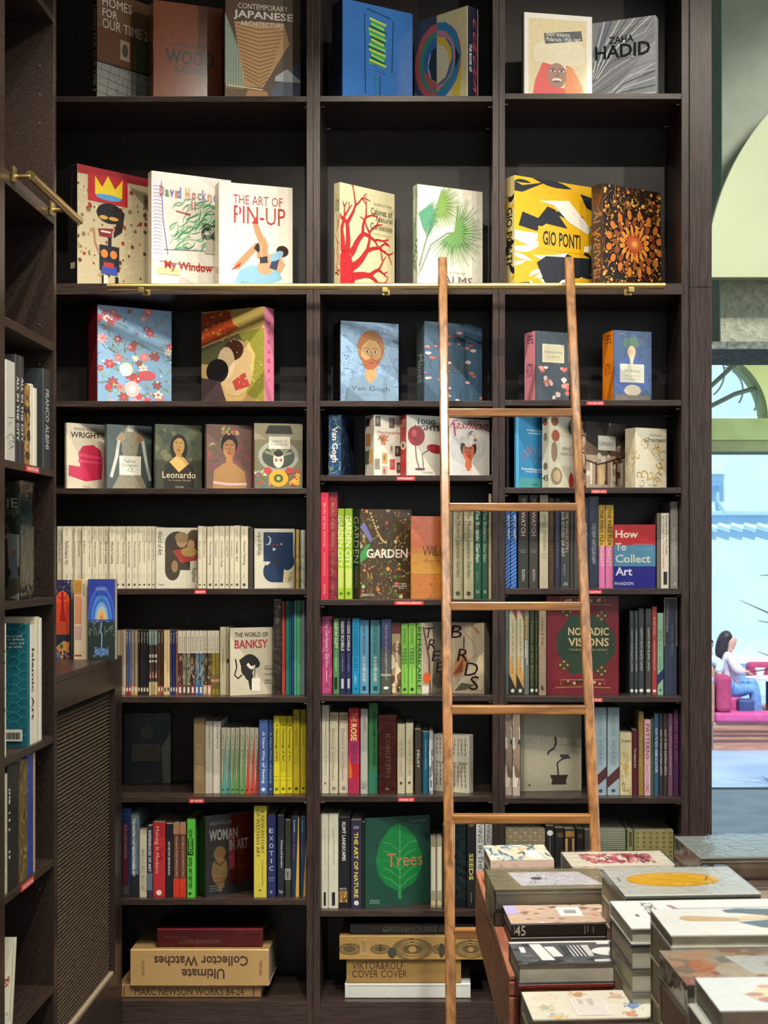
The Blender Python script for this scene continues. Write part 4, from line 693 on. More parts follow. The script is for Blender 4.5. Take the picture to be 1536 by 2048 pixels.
lib = [('R', 0, 0, 1, .5, '#b9a48c'), ('X', 111, 50, ['#3a2c28', '#e4dccc', '#8c6a54', '#6a4a3c', '#a89484'], .03, .08, 0, 0, 1, 1, 'e'), ('P', [(0, .72), (.3, .6), (.5, .8), (.6, 1), (0, 1)], '#2a2422'), ('P', [(.5, .8), (.62, 1), (.95, 1), (.9, .7), (.7, .66)], '#5a564c')]+[('R', .1+.13*k, .06, .15+.13*k, .4, ['#efe6d4', '#6a3c30'][k % 2]) for k in range(7)]+[('R', .32, .06, .46, .36, '#dcc088'), ('S', [(.0, .42), (.3, .36), (.5, .4), (1, .5)], .03, '#4a2c20'), ('R', .3, .58, .75, .8, '#d6d8cc'), T('LIBRARIES', .34, .65, .72, .71, '#4a4a44')]
faceout(3, 4, 1157, 1172, 1250, 842, 849, '#6a5648', lib, 'brown book with a grand library interior', '#5a4a44', [('X', 112, 40, ['#2a2422', '#b9a48c', '#8c6a54'], .15, .4, 0, 0, 1, 1, 'e', .3), T('LIBRARIES', .25, .3, .8, .82, '#d9cfc0', r=90), T('45', .15, .08, .85, .15, '#e4dccc')])
def scroll(seed, cols, n=16):
    rg = random.Random(seed); out = []
    for k in range(n):
        cx, cy, r = rg.uniform(.08, .92), rg.uniform(.05, .78), rg.uniform(.08, .16); a = rg.uniform(0, 6.28)
        out.append(('S', [(cx+r*(1-j/14)*math.cos(a+j*.5), cy+r*.75*(1-j/14)*math.sin(a+j*.5)) for j in range(13)], .03, cols[k % len(cols)], .5))
    return out
faceout(3, 4, 1250, 1271, 1333, 855, 858, '#d6d0b4', scroll(5, ['#c9a24c', '#b58a38', '#b0a07a'])+[T('Ornament', .3, .77, .98, .85, '#4c4a3c', sh=.15), T('The World of', .45, .87, .85, .9, '#6c6a5c'), T('TASCHEN', .4, .04, .65, .06, '#6a6450')], 'cream book with golden scrolling ornament', '#d9d3b8', scroll(6, ['#c9a24c', '#a88c50'], 9))
# fifth shelf
def blob(col, art=()):  # rounded cut-out picture
    return [('E', .36, .8, .22, .155, col), ('R', .14, .45, .36, .8, col), ('R', .36, .5, .8, .955, col), ('E', .8, .66, .15, .1, col), ('R', .8, .66, .95, .955, col), ('E', .36, .3, .22, .2, col), ('R', .36, .1, .56, .5, col)]+list(art)
faceout(1, 5, 310.5, 311.5, 395, 1055, 1058, '#c3c0ac', [('E', .52, .74, .3, .2, '#3a3226'), ('R', .22, .3, .82, .76, '#3a3226'), ('E', .4, .3, .18, .17, '#3a3226'), ('E', .92, .72, .22, .25, '#4a3c2c'), ('E', .62, .78, .13, .11, '#b08a64'), ('E', .84, .72, .09, .08, '#b08a64'), ('E', .62, .84, .16, .09, '#8a7650'), ('P', [(.4, .62), (.7, .66), (.98, .6), (.98, .46), (.6, .42)], '#a03a30'), ('E', .8, .6, .2, .08, '#a8884c'), ('E', .45, .36, .08, .1, '#8a6a4c'), T('World of Art', .05, .55, .16, .94, '#3a3a30', r=90), T('Raphael', .84, .1, .97, .33, '#3a3a30', r=90), T('Thames', .05, .05, .2, .08, '#5a5a50')], 'pale book with a rounded dark painting, turned cover out', zc=5.05, zf=5.1)
faceout(1, 5, 506, 509, 590, 1057, 1059, '#c6c4b0', [('E', .42, .76, .2, .17, '#1c3352'), ('R', .22, .45, .95, .94, '#1c3352'), ('E', .8, .46, .18, .16, '#1c3352'), ('E', .45, .28, .24, .18, '#1c3352'), ('R', .45, .1, .72, .46, '#1c3352'), ('P', [(.7, .1), (.72, .26), (.84, .3), (.98, .3), (.98, .1)], '#cabf98'), ('P', [(.22, .44), (.4, .44), (.3, .38)], '#c6c4b0'), ('E', .32, .8, .09, .08, '#a9b0b8'), ('E', .29, .81, .08, .07, '#1c3352'), ('P', [(.44, .68), (.53, .66), (.46, .62)], '#c6c8c0'), ('E', .66, .74, .02, .014, '#c6c8c0'), ('S', [(.42, .73), (.6, .73)], .02, '#7a2c30'), ('E', .54, .44, .05, .04, '#3a2a3c'), T('World of Art', .06, .55, .16, .94, '#3a3a30', r=-90), T('Miro', .82, .12, .93, .26, '#3a3a30', r=-90)], 'pale book with a rounded night-blue picture', '#3c3a34', zc=5.06, zf=5.12)
faceout(2, 5, 705, 720, 823, 1018, 1021, '#4a3a24', [('X', 121, 130, ['#5a6a2c', '#7a5a34', '#6a2c24', '#8a7a3c', '#3a2c1c', '#45602c'], .03, .08, 0, 0, 1, 1, 'l'), ('X', 122, 120, ['#c9b890', '#a8946a', '#d9cfb0'], .006, .014, 0, 0, 1, 1, 'e'), ('X', 123, 26, ['#b5404c', '#d98a3c', '#8fc070', '#d9c48c'], .02, .045, 0, 0, 1, 1, 'f'), ('P', [(.0, .8), (.08, .86), (.24, .66), (.2, .62)], '#6a6a9c'), ('P', [(0, .5), (.12, .6), (.2, .62), (.14, .46), (0, .4)], '#3f8f4c')]+[('E', .2+.3*(k/14)**1.0, .95-.32*math.sin(k/14*1.57), .02, .014, '#c9b070') for k in range(15)]+[T('GARDEN', .12, .455, .92, .555, '#efe8d8', b=1), T('Exploring the', .68, .155, .9, .175, '#e4dcc8'), T('Horticultural', .68, .13, .9, .15, '#e4dcc8'), T('World', .74, .105, .84, .125, '#e4dcc8'), T('PHAIDON', .03, .03, .25, .06, '#d9d0b8')], 'dark botanical collage book titled Garden', '#2c4038', [('R', 0, 0, 1, .3, '#4a4034'), T('GARDEN', .15, .4, .85, .92, '#e8e4d4', r=90), T('Exploring the World', .3, .12, .7, .36, '#b9b4a4', r=90)], zc=5.05, zf=5.12)
faceout(2, 5, 821, 822.5, 897, 1032, 1034, '#b4702c', [('R', 0, .62, 1, 1, '#b5603a'), ('R', 0, .3, 1, .55, '#b9842c'), ('X', 131, 150, ['#8a4a1c', '#a85a24', '#c98a3c', '#b5502c'], .006, .02, 0, 0, 1, 1, 'e'), T('WILD', .3, .52, .92, .64, '#6a3412'), T('The Naturalistic Garden', .32, .45, .98, .47, '#6a3412')], 'orange mottled book titled Wild', zc=5.055, zf=5.12)
faceout(3, 5, 1226.5, 1227.5, 1311, 1049, 1051, '#4a7e9c', [('R', 0, .68, 1, 1, '#a81f22'), ('R', 0, 0, 1, .345, '#17157a'), T('How', .04, .79, .58, .91, '#cfc6b4', b=1), T('To', .04, .59, .3, .71, '#b9c0b4', b=1), T('Collect', .04, .4, .88, .53, '#b9c4bc', b=1), T('Art', .04, .2, .44, .33, '#c9ccd4', b=1), T('PHAIDON', .02, .05, .47, .1, '#c9ccd4'), ('R', .47, .61, .93, .615, '#8fb4c8'), ('R', .47, .69, .93, .695, '#8fb4c8'), ('R', .47, .61, .475, .69, '#8fb4c8'), ('R', .925, .61, .93, .69, '#8fb4c8')], 'red, teal and navy book titled How To Collect Art', zc=5.04, zf=5.06)
# sixth shelf
mk = '#23211c'
faceout(1, 6, 458.5, 460, 550, 1256, 1254, '#c6bfa6', [T('THE WORLD OF', .1, .86, .84, .93, '#2a2620', b=1), T('BANKSY', .1, .69, .84, .82, '#a32e2e', b=1), ('E', .5, .5, .17, .09, mk, -.4), ('P', [(.2, .52), (.36, .6), (.44, .3), (.3, .3)], mk), ('E', .38, .4, .14, .13, mk), ('E', .42, .28, .09, .06, mk), ('S', [(.12, .54), (.15, .42), (.1, .3), (.18, .25), (.26, .3)], .03, mk), ('S', [(.38, .46), (.46, .4), (.56, .42)], .06, '#d9d4c4'), ('P', [(.4, .22), (.48, .24), (.5, .06), (.44, .08)], mk), ('R', .48, .05, .66, .24, '#e4e0d2'), ('S', [(.52, .5), (.66, .46)], .04, mk), ('S', [(.55, .42), (.54, .26)], .02, mk), T('RATS &', .76, .40, .88, .43, mk), T('MONKEYS', .76, .36, .97, .39, mk), T('CHILDREN', .76, .28, .97, .31, mk), T('URBAN', .76, .19, .92, .22, mk), T('JUNGLE', .76, .15, .93, .18, mk)], 'grey book with a red stencil title and black monkey', zc=5.045)
nm = [('R', 0, 0, .97, 1, '#741c28'), ('P', [(.14, .6), (.33, .8), (.56, .82), (.78, .78), (.94, .6), (.94, .42), (.75, .24), (.33, .2), (.14, .44)], '#26402c')]
for (x, y) in ((.28, .84), (.76, .8), (.24, .3), (.76, .24)):
    nm += [('P', [(x-.1, y), (x, y+.07), (x+.1, y), (x, y-.07)], '#4a3a20')]+[('E', x+dx, y+dy, .014, .01, '#b9a070') for dx, dy in ((-.05, 0), (.05, 0), (0, .035), (0, -.035))]
for y in (.94, .1):
    nm += [('S', [(.2, y), (.2, y+.05), (.8, y+.05), (.8, y)], .012, '#a8804c'), ('S', [(.12, y-.03), (.5, y-.02), (.88, y-.03)], .012, '#a8804c'), ('X', int(y*100), 14, ['#c9b080', '#2a2a1c'], .02, .03, .25, y, .75, y+.04, 'e')]
nm += [('X', 142, 30, ['#a8505a', '#8c3a44'], .008, .014, 0, 0, .96, 1, 'e'), T('NOMADIC', .3, .6, .86, .68, '#d6c08c', b=1), T('VISIONS', .3, .49, .86, .575, '#d6c08c', b=1), T('TRIBAL WEAVINGS', .31, .445, .84, .465, '#b9a070')]
faceout(3, 6, 1257, 1238, 1093, 1192, 1194, '#741c28', nm, 'large dark red book with a green carpet medallion', '#4a1a1c', zc=5.06, flip=True, t=.055, zf=5.07)
faceout(2, 6, 833, 844, 890, 1246, 1248, '#b9a690', [('P', [(.4, 0), (.5, .5), (.45, 1), (1, 1), (1, 0)], '#6a6454'), ('S', [(.05, .95), (.3, .5), (.35, 0)], .08, '#6a5644'), ('E', .2, .22, .16, .08, '#d9602c'), ('E', .75, .18, .3, .12, '#4a4230'), ('P', [(0, 0), (.25, 0), (.3, .1), (0, .12)], '#e4e0d4')]+[T(ch, .1+.17*i, .78-.165*i, .45+.17*i, .93-.165*i, '#241416', sh=.2) for i, ch in enumerate('TREES')], 'green-spined book with tumbling letters over tree photographs', '#9ad078', [T('REMARKABLE', .2, .06, .85, .94, '#1f4a34', r=90)], zc=5.05, zf=5.13)
faceout(2, 6, 986, 968, 894, 1246, 1248, '#b9ad94', [('E', .35, .4, .24, .13, '#b98a5c', .7), ('P', [(.15, .25), (.45, .5), (.42, .3)], '#8c4a30'), ('S', [(.55, .45), (.8, .55), (.75, .7), (.5, .85), (.6, .96), (.8, .92)], .03, '#a89468'), ('S', [(.76, .92), (.86, .86)], .05, '#b5705a'), ('S', [(.3, .1), (.32, .3)], .015, '#a89468'), ('P', [(.2, .03), (.4, .15), (.75, .12), (.5, .05)], '#5a5a48'), ('E', .9, .3, .1, .25, '#d0c4a4')]+[T(ch, a, b, c_, d, '#2c161c', sh=.2) for ch, a, b, c_, d in (('B', .12, .78, .42, .96), ('I', .4, .63, .52, .8), ('R', .3, .45, .6, .63), ('D', .5, .25, .85, .44), ('S', .62, .05, .86, .25))], 'tan book with tumbling letters and long-necked birds', '#8a8672', [('R', .3, 0, .4, 1, '#b9b4a0'), ('R', .6, 0, .66, 1, '#b9b4a0')], zc=5.05, zf=5.1, flip=True, t=.06)
# seventh shelf
faceout(1, 7, 246, 247, 341, 1427, 1428, '#2c3a3c', [('X', 151, 70, ['#24302c', '#3a4a4c', '#34402c', '#4a4038', '#5c6a54'], .05, .12, 0, 0, 1, 1, 's'), ('P', [(.85, .0), (.8, .5), (1, .72), (1, 0)], '#8c9680'), ('E', .5, .72, .13, .1, '#5c5a44'), ('R', .18, .32, .78, .56, '#7a7460'), ('R', .2, .335, .76, .545, '#6a6452'), T('Art History', .32, .46, .65, .51, '#3c3a2c'), T('Impressionism', .3, .41, .66, .435, '#3c3a2c'), T('TASCHEN', .42, .02, .6, .05, '#8c8668')], 'dark painted book leaning at the back beside the cabinet', zc=5.285, zf=5.3, t=.02)
faceout(3, 7, 1040, 1041, 1163, 1424, 1424, '#aaa58e', [('R', 0, 0, .06, 1, '#8a8672'), ('P', [(.57, .0), (.44, .44), (.6, .66), (.56, .5), (.52, .44)], '#aaa58e'), T('PACK SHOTS', .2, .59, .97, .655, '#cfc49a'), ('S', [(.57, .68), (.58, .6), (.55, .54), (.47, .5), (.44, .46)], .035, '#2c2620', .8), ('S', [(.62, .2), (.6, .35), (.68, .4), (.78, .42)], .025, '#2c2620'), ('P', [(.64, .46), (.78, .46), (.82, .4), (.66, .42)], '#3c3c40'), ('P', [(.48, .2), (.78, .2), (.76, .16), (.74, .11), (.76, .08), (.5, .08), (.52, .13)], '#33221c'), ('P', [(.13, .07), (.13, .1), (.18, .06)], '#33221c')], 'grey-beige book titled Pack Shots with a bonsai', zc=5.139, zf=5.16, t=.03)
fl = []
rg = random.Random(8)
for i in range(9):
    for j in range(11):
        if abs(j-5.6) > .6: fl.append(('S', [(.1+.1*i, .1+.078*j), (.1+.1*i+rg.uniform(-.02, .02), .135+.078*j), (.1+.1*i+rg.uniform(-.02, .02), .155+.078*j)], .02, rg.choice(['#3c2c2c', '#5c4a48', '#7a746a'])))
faceout(2, 7, 947, 938, 867, 1471, 1473, '#c9c4b0', fl+[T('Flower Colour Guide', .08, .49, .94, .54, '#4c4a40')], 'pale book with rows of small dark flowers', '#b9b6a2', flip=True, zc=5.06, zf=5.12, t=.035)
# eighth shelf
faceout(1, 8, 398, 410.5, 505, 1633, 1625, '#4a4844', [('P', [(.52, .1), (.52, .98), (1, .98), (1, .16)], '#741c1c'), ('R', .5, .3, .62, .8, '#c8505a'), ('P', [(.66, .12), (.66, .9), (.78, .9), (.78, .15)], '#7a3a1c'), T('WOMAN', .08, .68, .68, .82, '#e6e0d4', b=1), T('IN ART', .5, .54, .9, .67, '#d9cfc0', b=1), ('E', .3, .52, .13, .085, '#b98a50'), ('E', .3, .3, .17, .17, '#c99c60'), ('P', [(.16, .42), (.44, .42), (.47, .3), (.13, .3)], '#c99c60'), ('P', [(.2, .22), (.44, .22), (.34, .04), (.28, .04)], '#c08c50'), ('S', [(.2, .42), (.3, .37), (.42, .42)], .03, '#8a6030'), T('GRISELDA POLLOCK', .08, .88, .55, .92, '#b9b4a8'), ('R', .08, .06, .34, .07, '#b9b4a8'), ('R', .08, .09, .4, .1, '#b9b4a8'), ('R', .08, .12, .4, .13, '#b9b4a8')], 'charcoal and red book titled Woman in Art', '#3a3834', [T('WOMAN IN ART', .2, .35, .75, .9, '#8c4034', r=90)], zc=5.03, zf=5.15, wrap=True)
leaf = [('P', [(.5, .07), (.56, .07), (.56, .17), (.76, .25), (.86, .4), (.88, .55), (.78, .75), (.62, .88), (.5, .93), (.36, .86), (.22, .72), (.16, .52), (.2, .36), (.32, .24), (.49, .17)], '#157a3c'), ('S', [(.53, .08), (.53, .9)], .012, '#5aa45c')]+[('S', [(.53, .2+.1*k), (.53+s_*.14, .3+.1*k), (.53+s_*.26, .34+.095*k)], .008, '#5aa45c') for k in range(5) for s_ in (-1, 1)]
faceout(2, 8, 729, 730.5, 860, 1637, 1629, '#1f4a3c', leaf+[T('Trees', .33, .44, .88, .59, '#b9744c'), T('Paul Smith', .68, .93, .94, .955, '#8aa090'), T('Thames', .07, .07, .22, .09, '#a9bcae'), T('& Hudson', .07, .045, .22, .065, '#a9bcae')], 'dark green book titled Trees with a big green leaf', zc=5.035, zf=5.11)

# ---------------------------------------------------------------- books standing spine out
WA = '#cdc6ae'; k_ = '#4f4a40'
tx = ['Caribbean Art', 'Performance Art', 'The Language of Sculpture', 'The Language of Architecture', 'Cezanne', 'Miro', 'The Body in Contemporary Art', 'The Body in Contemporary Art', 'World Textiles', 'World Textiles', 'World Textiles', 'Woman Painting', 'Woman Painting', 'The Impressionists at First Hand', 'The Impressionists at First Hand', 'Impressionism', 'Impressionism', 'Photography', 'Photography']
bx = [114, 124.6, 142.7, 147.8, 153.6, 163.6, 173.5, 184, 195.8, 206.3, 218, 231, 240.6, 252, 263.5, 274.9, 283.7, 293.4, 303, 310.5]
def wa(x0, x1, s, yt=1052.5, dx=0):
    L = .14+.016*len(s); L = min(L, .42)
    return (x0, x1, yt, WA, s, '#3f7a4a' if s == 'Miro' else k_, 'slim cream paperback with dark title', {'v': (.76-L, .76), 'u': (.3, .7), 'logo': k_, 'art': [T('World of Art', .35, .84, .62, .95, '#a39c86', r=90), ('R', 0, 0, .03, 1, '#9c957e'), T('author', .4, .15, .6, .24, '#948d78', r=90)]})
spines(1, 5, [wa(bx[i], bx[i+1], tx[i]) for i in range(19)]+[wa(*v) for v in ((395.5, 404, 'Art in LA', 1052), (404.7, 412.9, 'Bauhaus', 1053), (413.8, 426.6, 'Modern Painting', 1053), (427.1, 437.1, 'Cezanne', 1052), (437.5, 449.3, 'Art and Climate Change', 1052), (449.9, 458.5, 'Hogarth', 1052), (459, 467.6, 'Hogarth', 1052), (468.1, 480.3, 'Outsider Art', 1051), (481.2, 495.8, 'Modern Painting', 1052.5))]
  + [(497, 506, 1055, '#3c3832', '', '', 'dark paperback between the cream ones', {}), (591.5, 598.5, 1059, '#c9a53c', '', '', 'yellow wrapped slim book by the divider', {'wrap': True}), (600.5, 610.5, 1060, '#a9ac94', '', '', 'silvery wrapped slim book by the divider', {'wrap': True, 'art': [('R', .4, 0, .6, 1, '#d9dccb')]})])
spines(2, 5, [(641.2, 657, 985, '#c42c48', 'Birds of the World', '#e8b49c', 'tall crimson book', {'dz': -.03, 'v': (.5, .9), 'u': (.35, .65), 'art': [T('The Art of Decorative Guides', .38, .22, .6, .44, '#e8b49c', r=90), T('PRESTEL', .35, .04, .6, .14, '#e8b49c', r=90)]}),
  (657.6, 674.3, 985, '#c6404e', 'Birds of the World', '#e8b49c', 'tall crimson book', {'v': (.5, .9), 'u': (.35, .65), 'wrap': True, 'art': [T('The Art of Decorative Guides', .38, .22, .6, .44, '#e8b49c', r=90), T('PRESTEL', .35, .04, .6, .14, '#e8b49c', r=90)]}),
  (675, 688.6, 1017, '#9cc22c', 'GARDEN CITY', '#eef0c8', 'lime green book titled Garden City', {'v': (.36, .92), 'u': (.05, .85), 'art': [('R', .1, .12, .9, .34, '#b9cc6a')], 'logo': '#4a6a1c'}), (689.5, 704.5, 1017, '#94ba2c', 'GARDEN CITY', '#eef0c8', 'lime green book titled Garden City', {'v': (.36, .92), 'u': (.05, .85), 'art': [('R', .1, .12, .9, .34, '#b9cc6a')], 'logo': '#4a6a1c'}),
  (898.5, 905, 1016, '#a9ac9c', '', '', 'clear-wrapped pale slim book right of the ladder', {'wrap': True}),
  (905.5, 926, 1016, '#a29e7c', 'The Modern Japanese Garden', '#46422c', 'khaki book titled Japanese Garden', {'v': (.24, .97), 'logo': '#46422c'}), (927, 947.5, 1016, '#a8a486', 'The Modern Japanese Garden', '#46422c', 'khaki book titled Japanese Garden', {'v': (.24, .97), 'logo': '#46422c'}),
  (948, 963, 1016, '#1f5c48', 'The Botanic Garden', '#c9d4bc', 'dark green book titled Botanic Garden', {'b': 1, 'v': (.4, .98), 'art': [T('Author', .35, .18, .6, .3, '#8fa08c', r=90), T('hh', .3, .06, .7, .1, '#c9d4bc')]}), (963.6, 976.5, 1016, '#1c4a38', 'The Botanic Garden', '#a9b89c', 'dark green book titled Botanic Garden', {'v': (.4, .98), 'art': [T('hh', .3, .06, .7, .1, '#c9d4bc')]}),
  (977.2, 983, 987, '#b9ac8c', 'A Place in the Garden of Flowers', '#8a6a50', 'tall thin cream book against the divider', {'v': (.3, .65)})])
hat = {'art': [('S', [(0, -.06+.045*k), (1, .04+.045*k)], .08, '#7fa8dc') for k in range(23)]+[T('ART OF CRAFT', .5, .6, .9, .9, '#e4ecf8', r=90, b=1), T('1 STORY', .1, .63, .4, .82, '#c4d4ec', r=90)]}
def hatf(): return {'art': [('P', [(0, max(0, .045*k)), (1, min(1, .045*k+.05)), (1, min(1, .045*k+.062)), (0, min(1, .045*k+.012))], '#6f9cd4') for k in range(21)]+[T('ART OF CRAFT', .5, .6, .9, .9, '#e4ecf8', r=90, b=1)]}
def watch(): return {'b': 1, 'v': (.56, .97), 'u': (.3, .72), 'art': [('R', .1, .41, .9, .414, '#8a8a80'), ('R', .25, .385, .75, .392, '#8a8a80'), T('RIZZOLI', .4, .08, .65, .2, '#c9c9bc', r=90)]}
spines(3, 5, [(1010.3, 1020.4, 1013, '#1f4d94', '', '', 'blue diagonally striped book', hatf()), (1021, 1033.3, 1013, '#24559c', '', '', 'blue diagonally striped book', hatf()),
  (1035.8, 1056.8, 990, '#2c312c', 'THE WATCH', '#c9a8a0', 'charcoal book with spaced pinkish capitals', watch()), (1058, 1076.6, 990, '#3c3935', 'THE WATCH', '#b99a90', 'charcoal book with spaced pinkish capitals', watch()),
  (1079, 1096.6, 990, '#b9b498', 'JEWELS TREASURY', '#8f8a70', 'pale cream textured book', {'v': (.4, .8), 'art': [('R', .15, .36, .85, .364, '#7a765c'), ('R', .15, .33, .85, .334, '#7a765c')]}), (1097.2, 1108.8, 996, '#4c3c28', '', '', 'brown marbled book', {'art': [('X', 161, 30, ['#6a5434', '#34281c'], .2, .5, 0, 0, 1, 1, 's', .2)]}), (1109, 1120.2, 997, '#26293a', 'The History of Jewelry', '#5c6480', 'dark navy glossy book', {}),
  (1120.6, 1139.7, 1002, '#34383c', 'THE WHALES STILL', '#a89058', 'slate book with two-line outlined title', {'v': (.4, .9), 'u': (.55, .85), 'b': 1, 'art': [T('VALUE STATES OF ART', .12, .36, .42, .95, '#a9aca8', r=90, b=1), T('Author', .35, .14, .55, .28, '#8f9294', r=90), T('Al', .3, .03, .75, .07, '#b9bcb8')]}), (1140.1, 1147, 1005, '#3c3a34', '', '', 'thin dark book left of the ladder rail', {}), (1147.5, 1161, 1006, '#43403a', '', '', 'dark book behind the ladder rail', {}),
  (1164, 1177.5, 995, '#2c4264', 'THE NEW ANTIQUARIANS', '#d9dce4', 'navy book with white capitals', {'v': (.27, .72), 'b': 1}), (1178, 1196, 994.6, '#33486a', 'THE NEW ANTIQUARIANS', '#d9dce4', 'navy book with white capitals', {'v': (.27, .72), 'b': 1, 'wrap': True}),
  (1196.5, 1210.3, 1010, '#e07ab0', 'MARKET', '#e8d8cc', 'half yellow, half pink book', {'v': (.26, .5), 'art': [('R', 0, .505, 1, 1, '#dcb340'), T('THE PARIS FLEA', .25, .51, .75, .95, '#3c2c14', r=90, b=1)]}), (1211, 1227, 1010, '#e07ab0', 'MARKET', '#e8d8cc', 'half yellow, half pink book', {'v': (.26, .5), 'art': [('R', 0, .505, 1, 1, '#d6ac3c'), T('THE PARIS FLEA', .25, .51, .75, .95, '#3c2c14', r=90, b=1)]}),
  (1313.6, 1321.8, 1026, '#6a675e', '', '', 'grey thin book beside the red and teal one', {}), (1322, 1338.3, 1026, '#d6d2c2', 'Portrait of the Art Dealer', '#3c3a34', 'white book with black and red title', {'v': (.44, .96), 'u': (.55, .8), 'art': [T('as a Young Man', .15, .64, .4, .96, '#3c3a34', r=90), T('Michael Findlay', .15, .26, .4, .62, '#b5483c', r=90), ('R', .3, .05, .75, .22, '#24221e')]}),
  (1340.5, 1356.4, 1003, '#8f918c', 'Homes for Collectors', '#cdd0cc', 'tall grey book titled Homes for Collectors', {'v': (.27, .7), 'art': [('P', [(.4, .04), (.7, .04), (.7, .08), (.55, .05)], '#e4e6e4')]})])
def sm(x0, x1, col, lo, s='', tc='#c9c4b4', desc='small dark paperback', yt=1260.5, **o):
    d = {'v': (.8, .97), 'u': (.2, .8), 'art': [('R', 0, 0, 1, .13, lo), ('R', .2, .05, .8, .11, tc)]}; d.update(o); return (x0, x1, yt, col, s, tc, desc, d)
f7 = lambda v: 230+v/7.68
L6 = [sm(f7(33), f7(75), '#9c8c78', '#7a6a58', desc='tan paperback at the cabinet edge'), sm(f7(75), f7(122), '#8a7a64', '#b9a888', desc='tan paperback at the cabinet edge'), sm(f7(123), f7(163), '#b0a084', '#a89878', desc='tan paperback at the cabinet edge'),
  sm(f7(165), f7(208), '#3f4a6a', '#8c2430', 'Rubens', desc='blue-grey paperback with red foot'), sm(f7(208), f7(250), '#4a5878', '#8c2430', 'Rubens', desc='blue-grey paperback with red foot'), sm(f7(252), f7(300), '#8c7c68', '#c9a468', 'Turner', desc='grey and orange paperback'), sm(f7(300), f7(345), '#8c7c68', '#c9a468', 'Turner', desc='grey and orange paperback'),
  sm(f7(348), f7(390), '#1c1a18', '#24221e', 'Caravaggio', desc='black paperback with white name'), sm(f7(392), f7(432), '#1c1a18', '#24221e', 'Caravaggio', desc='black paperback with white name'), sm(f7(434), f7(474), '#14151a', '#24221e', 'Goya', desc='black paperback with white name'), sm(f7(476), f7(520), '#14151a', '#24221e', 'Goya', desc='black paperback with white name')]
for a, b in ((522, 562), (564, 606), (608, 652)): L6.append(sm(f7(a), f7(b), '#3c3430', '#b9a878', 'Bosch', desc='teal-topped patterned paperback', art=[('R', 0, .77, 1, 1, '#6a8480'), ('E', .5, .6, .4, .03, '#c9bcae'), ('E', .5, .52, .4, .02, '#c9bcae'), ('P', [(.2, .26), (.8, .26), (.5, .38)], '#c98a78'), ('R', 0, 0, 1, .2, '#b9a878')]))
for a, b in ((654, 700), (702, 745)): L6.append(sm(f7(a), f7(b), '#4a2c1c', '#a85a3c', 'Velazquez', desc='brown paperback with salmon foot'))
for a, b in ((748, 792), (795, 842)): L6.append(sm(f7(a), f7(b), '#d0b98c', '#c9b488', desc='plain cream-yellow paperback', tc='#5a4a30'))
for a, b in ((845, 885), (887, 928)): L6.append(sm(f7(a), f7(b), '#26306c', '#2c387c', 'Yves', desc='deep blue paperback'))
L6.append(sm(f7(930), f7(965), '#7a4a34', '#8a5a40', 'Klimt', desc='russet paperback'))
for a, b, c_, d, nm_ in ((968, 1032, '#4a2420', '#7c3440', 'Rembrandt'), (1035, 1095, '#7a7a64', '#4a4a3c', 'Raphael'), (1097, 1160, '#7a7a64', '#4a4a3c', 'Raphael'), (1165, 1225, '#3c2420', '#84283c', 'Rembrandt'), (1228, 1288, '#4a7490', '#3c64a0', 'Monet'), (1290, 1352, '#4a7490', '#3c64a0', 'Monet'), (1355, 1415, '#54402c', '#c9987c', 'Leonardo'), (1420, 1476, '#54402c', '#c9987c', 'Leonardo')):
    L6.append((f7(a), f7(b), 1261.5, c_, '', '', 'white-banded painted paperback', {'art': [('R', 0, .65, 1, 1, '#cfc9b4'), T(nm_, .3, .68, .75, .9, '#3c3a34', r=90), ('X', a, 16, [c_, '#a88a5c', '#2c241c', '#8c8c7c'], .2, .5, 0, .15, 1, .62, 'l', .2), ('R', 0, 0, 1, .15, d), ('R', .25, .03, .75, .12, '#d9cfc0')]}))
g7 = lambda v: 420+v/7.314
for a, b in ((-35, 15), (18, 75), (78, 138)): L6.append((g7(a), g7(b), 1261.5, '#8c7c2c', '', '', 'white-banded yellow painted paperback', {'art': [('R', 0, .65, 1, 1, '#cfc9b4'), T('Van Gogh', .3, .67, .75, .92, '#3c3a34', r=90), ('R', 0, .1, 1, .32, '#6a5a34'), ('R', 0, .2, 1, .24, '#b98a5c')]}))
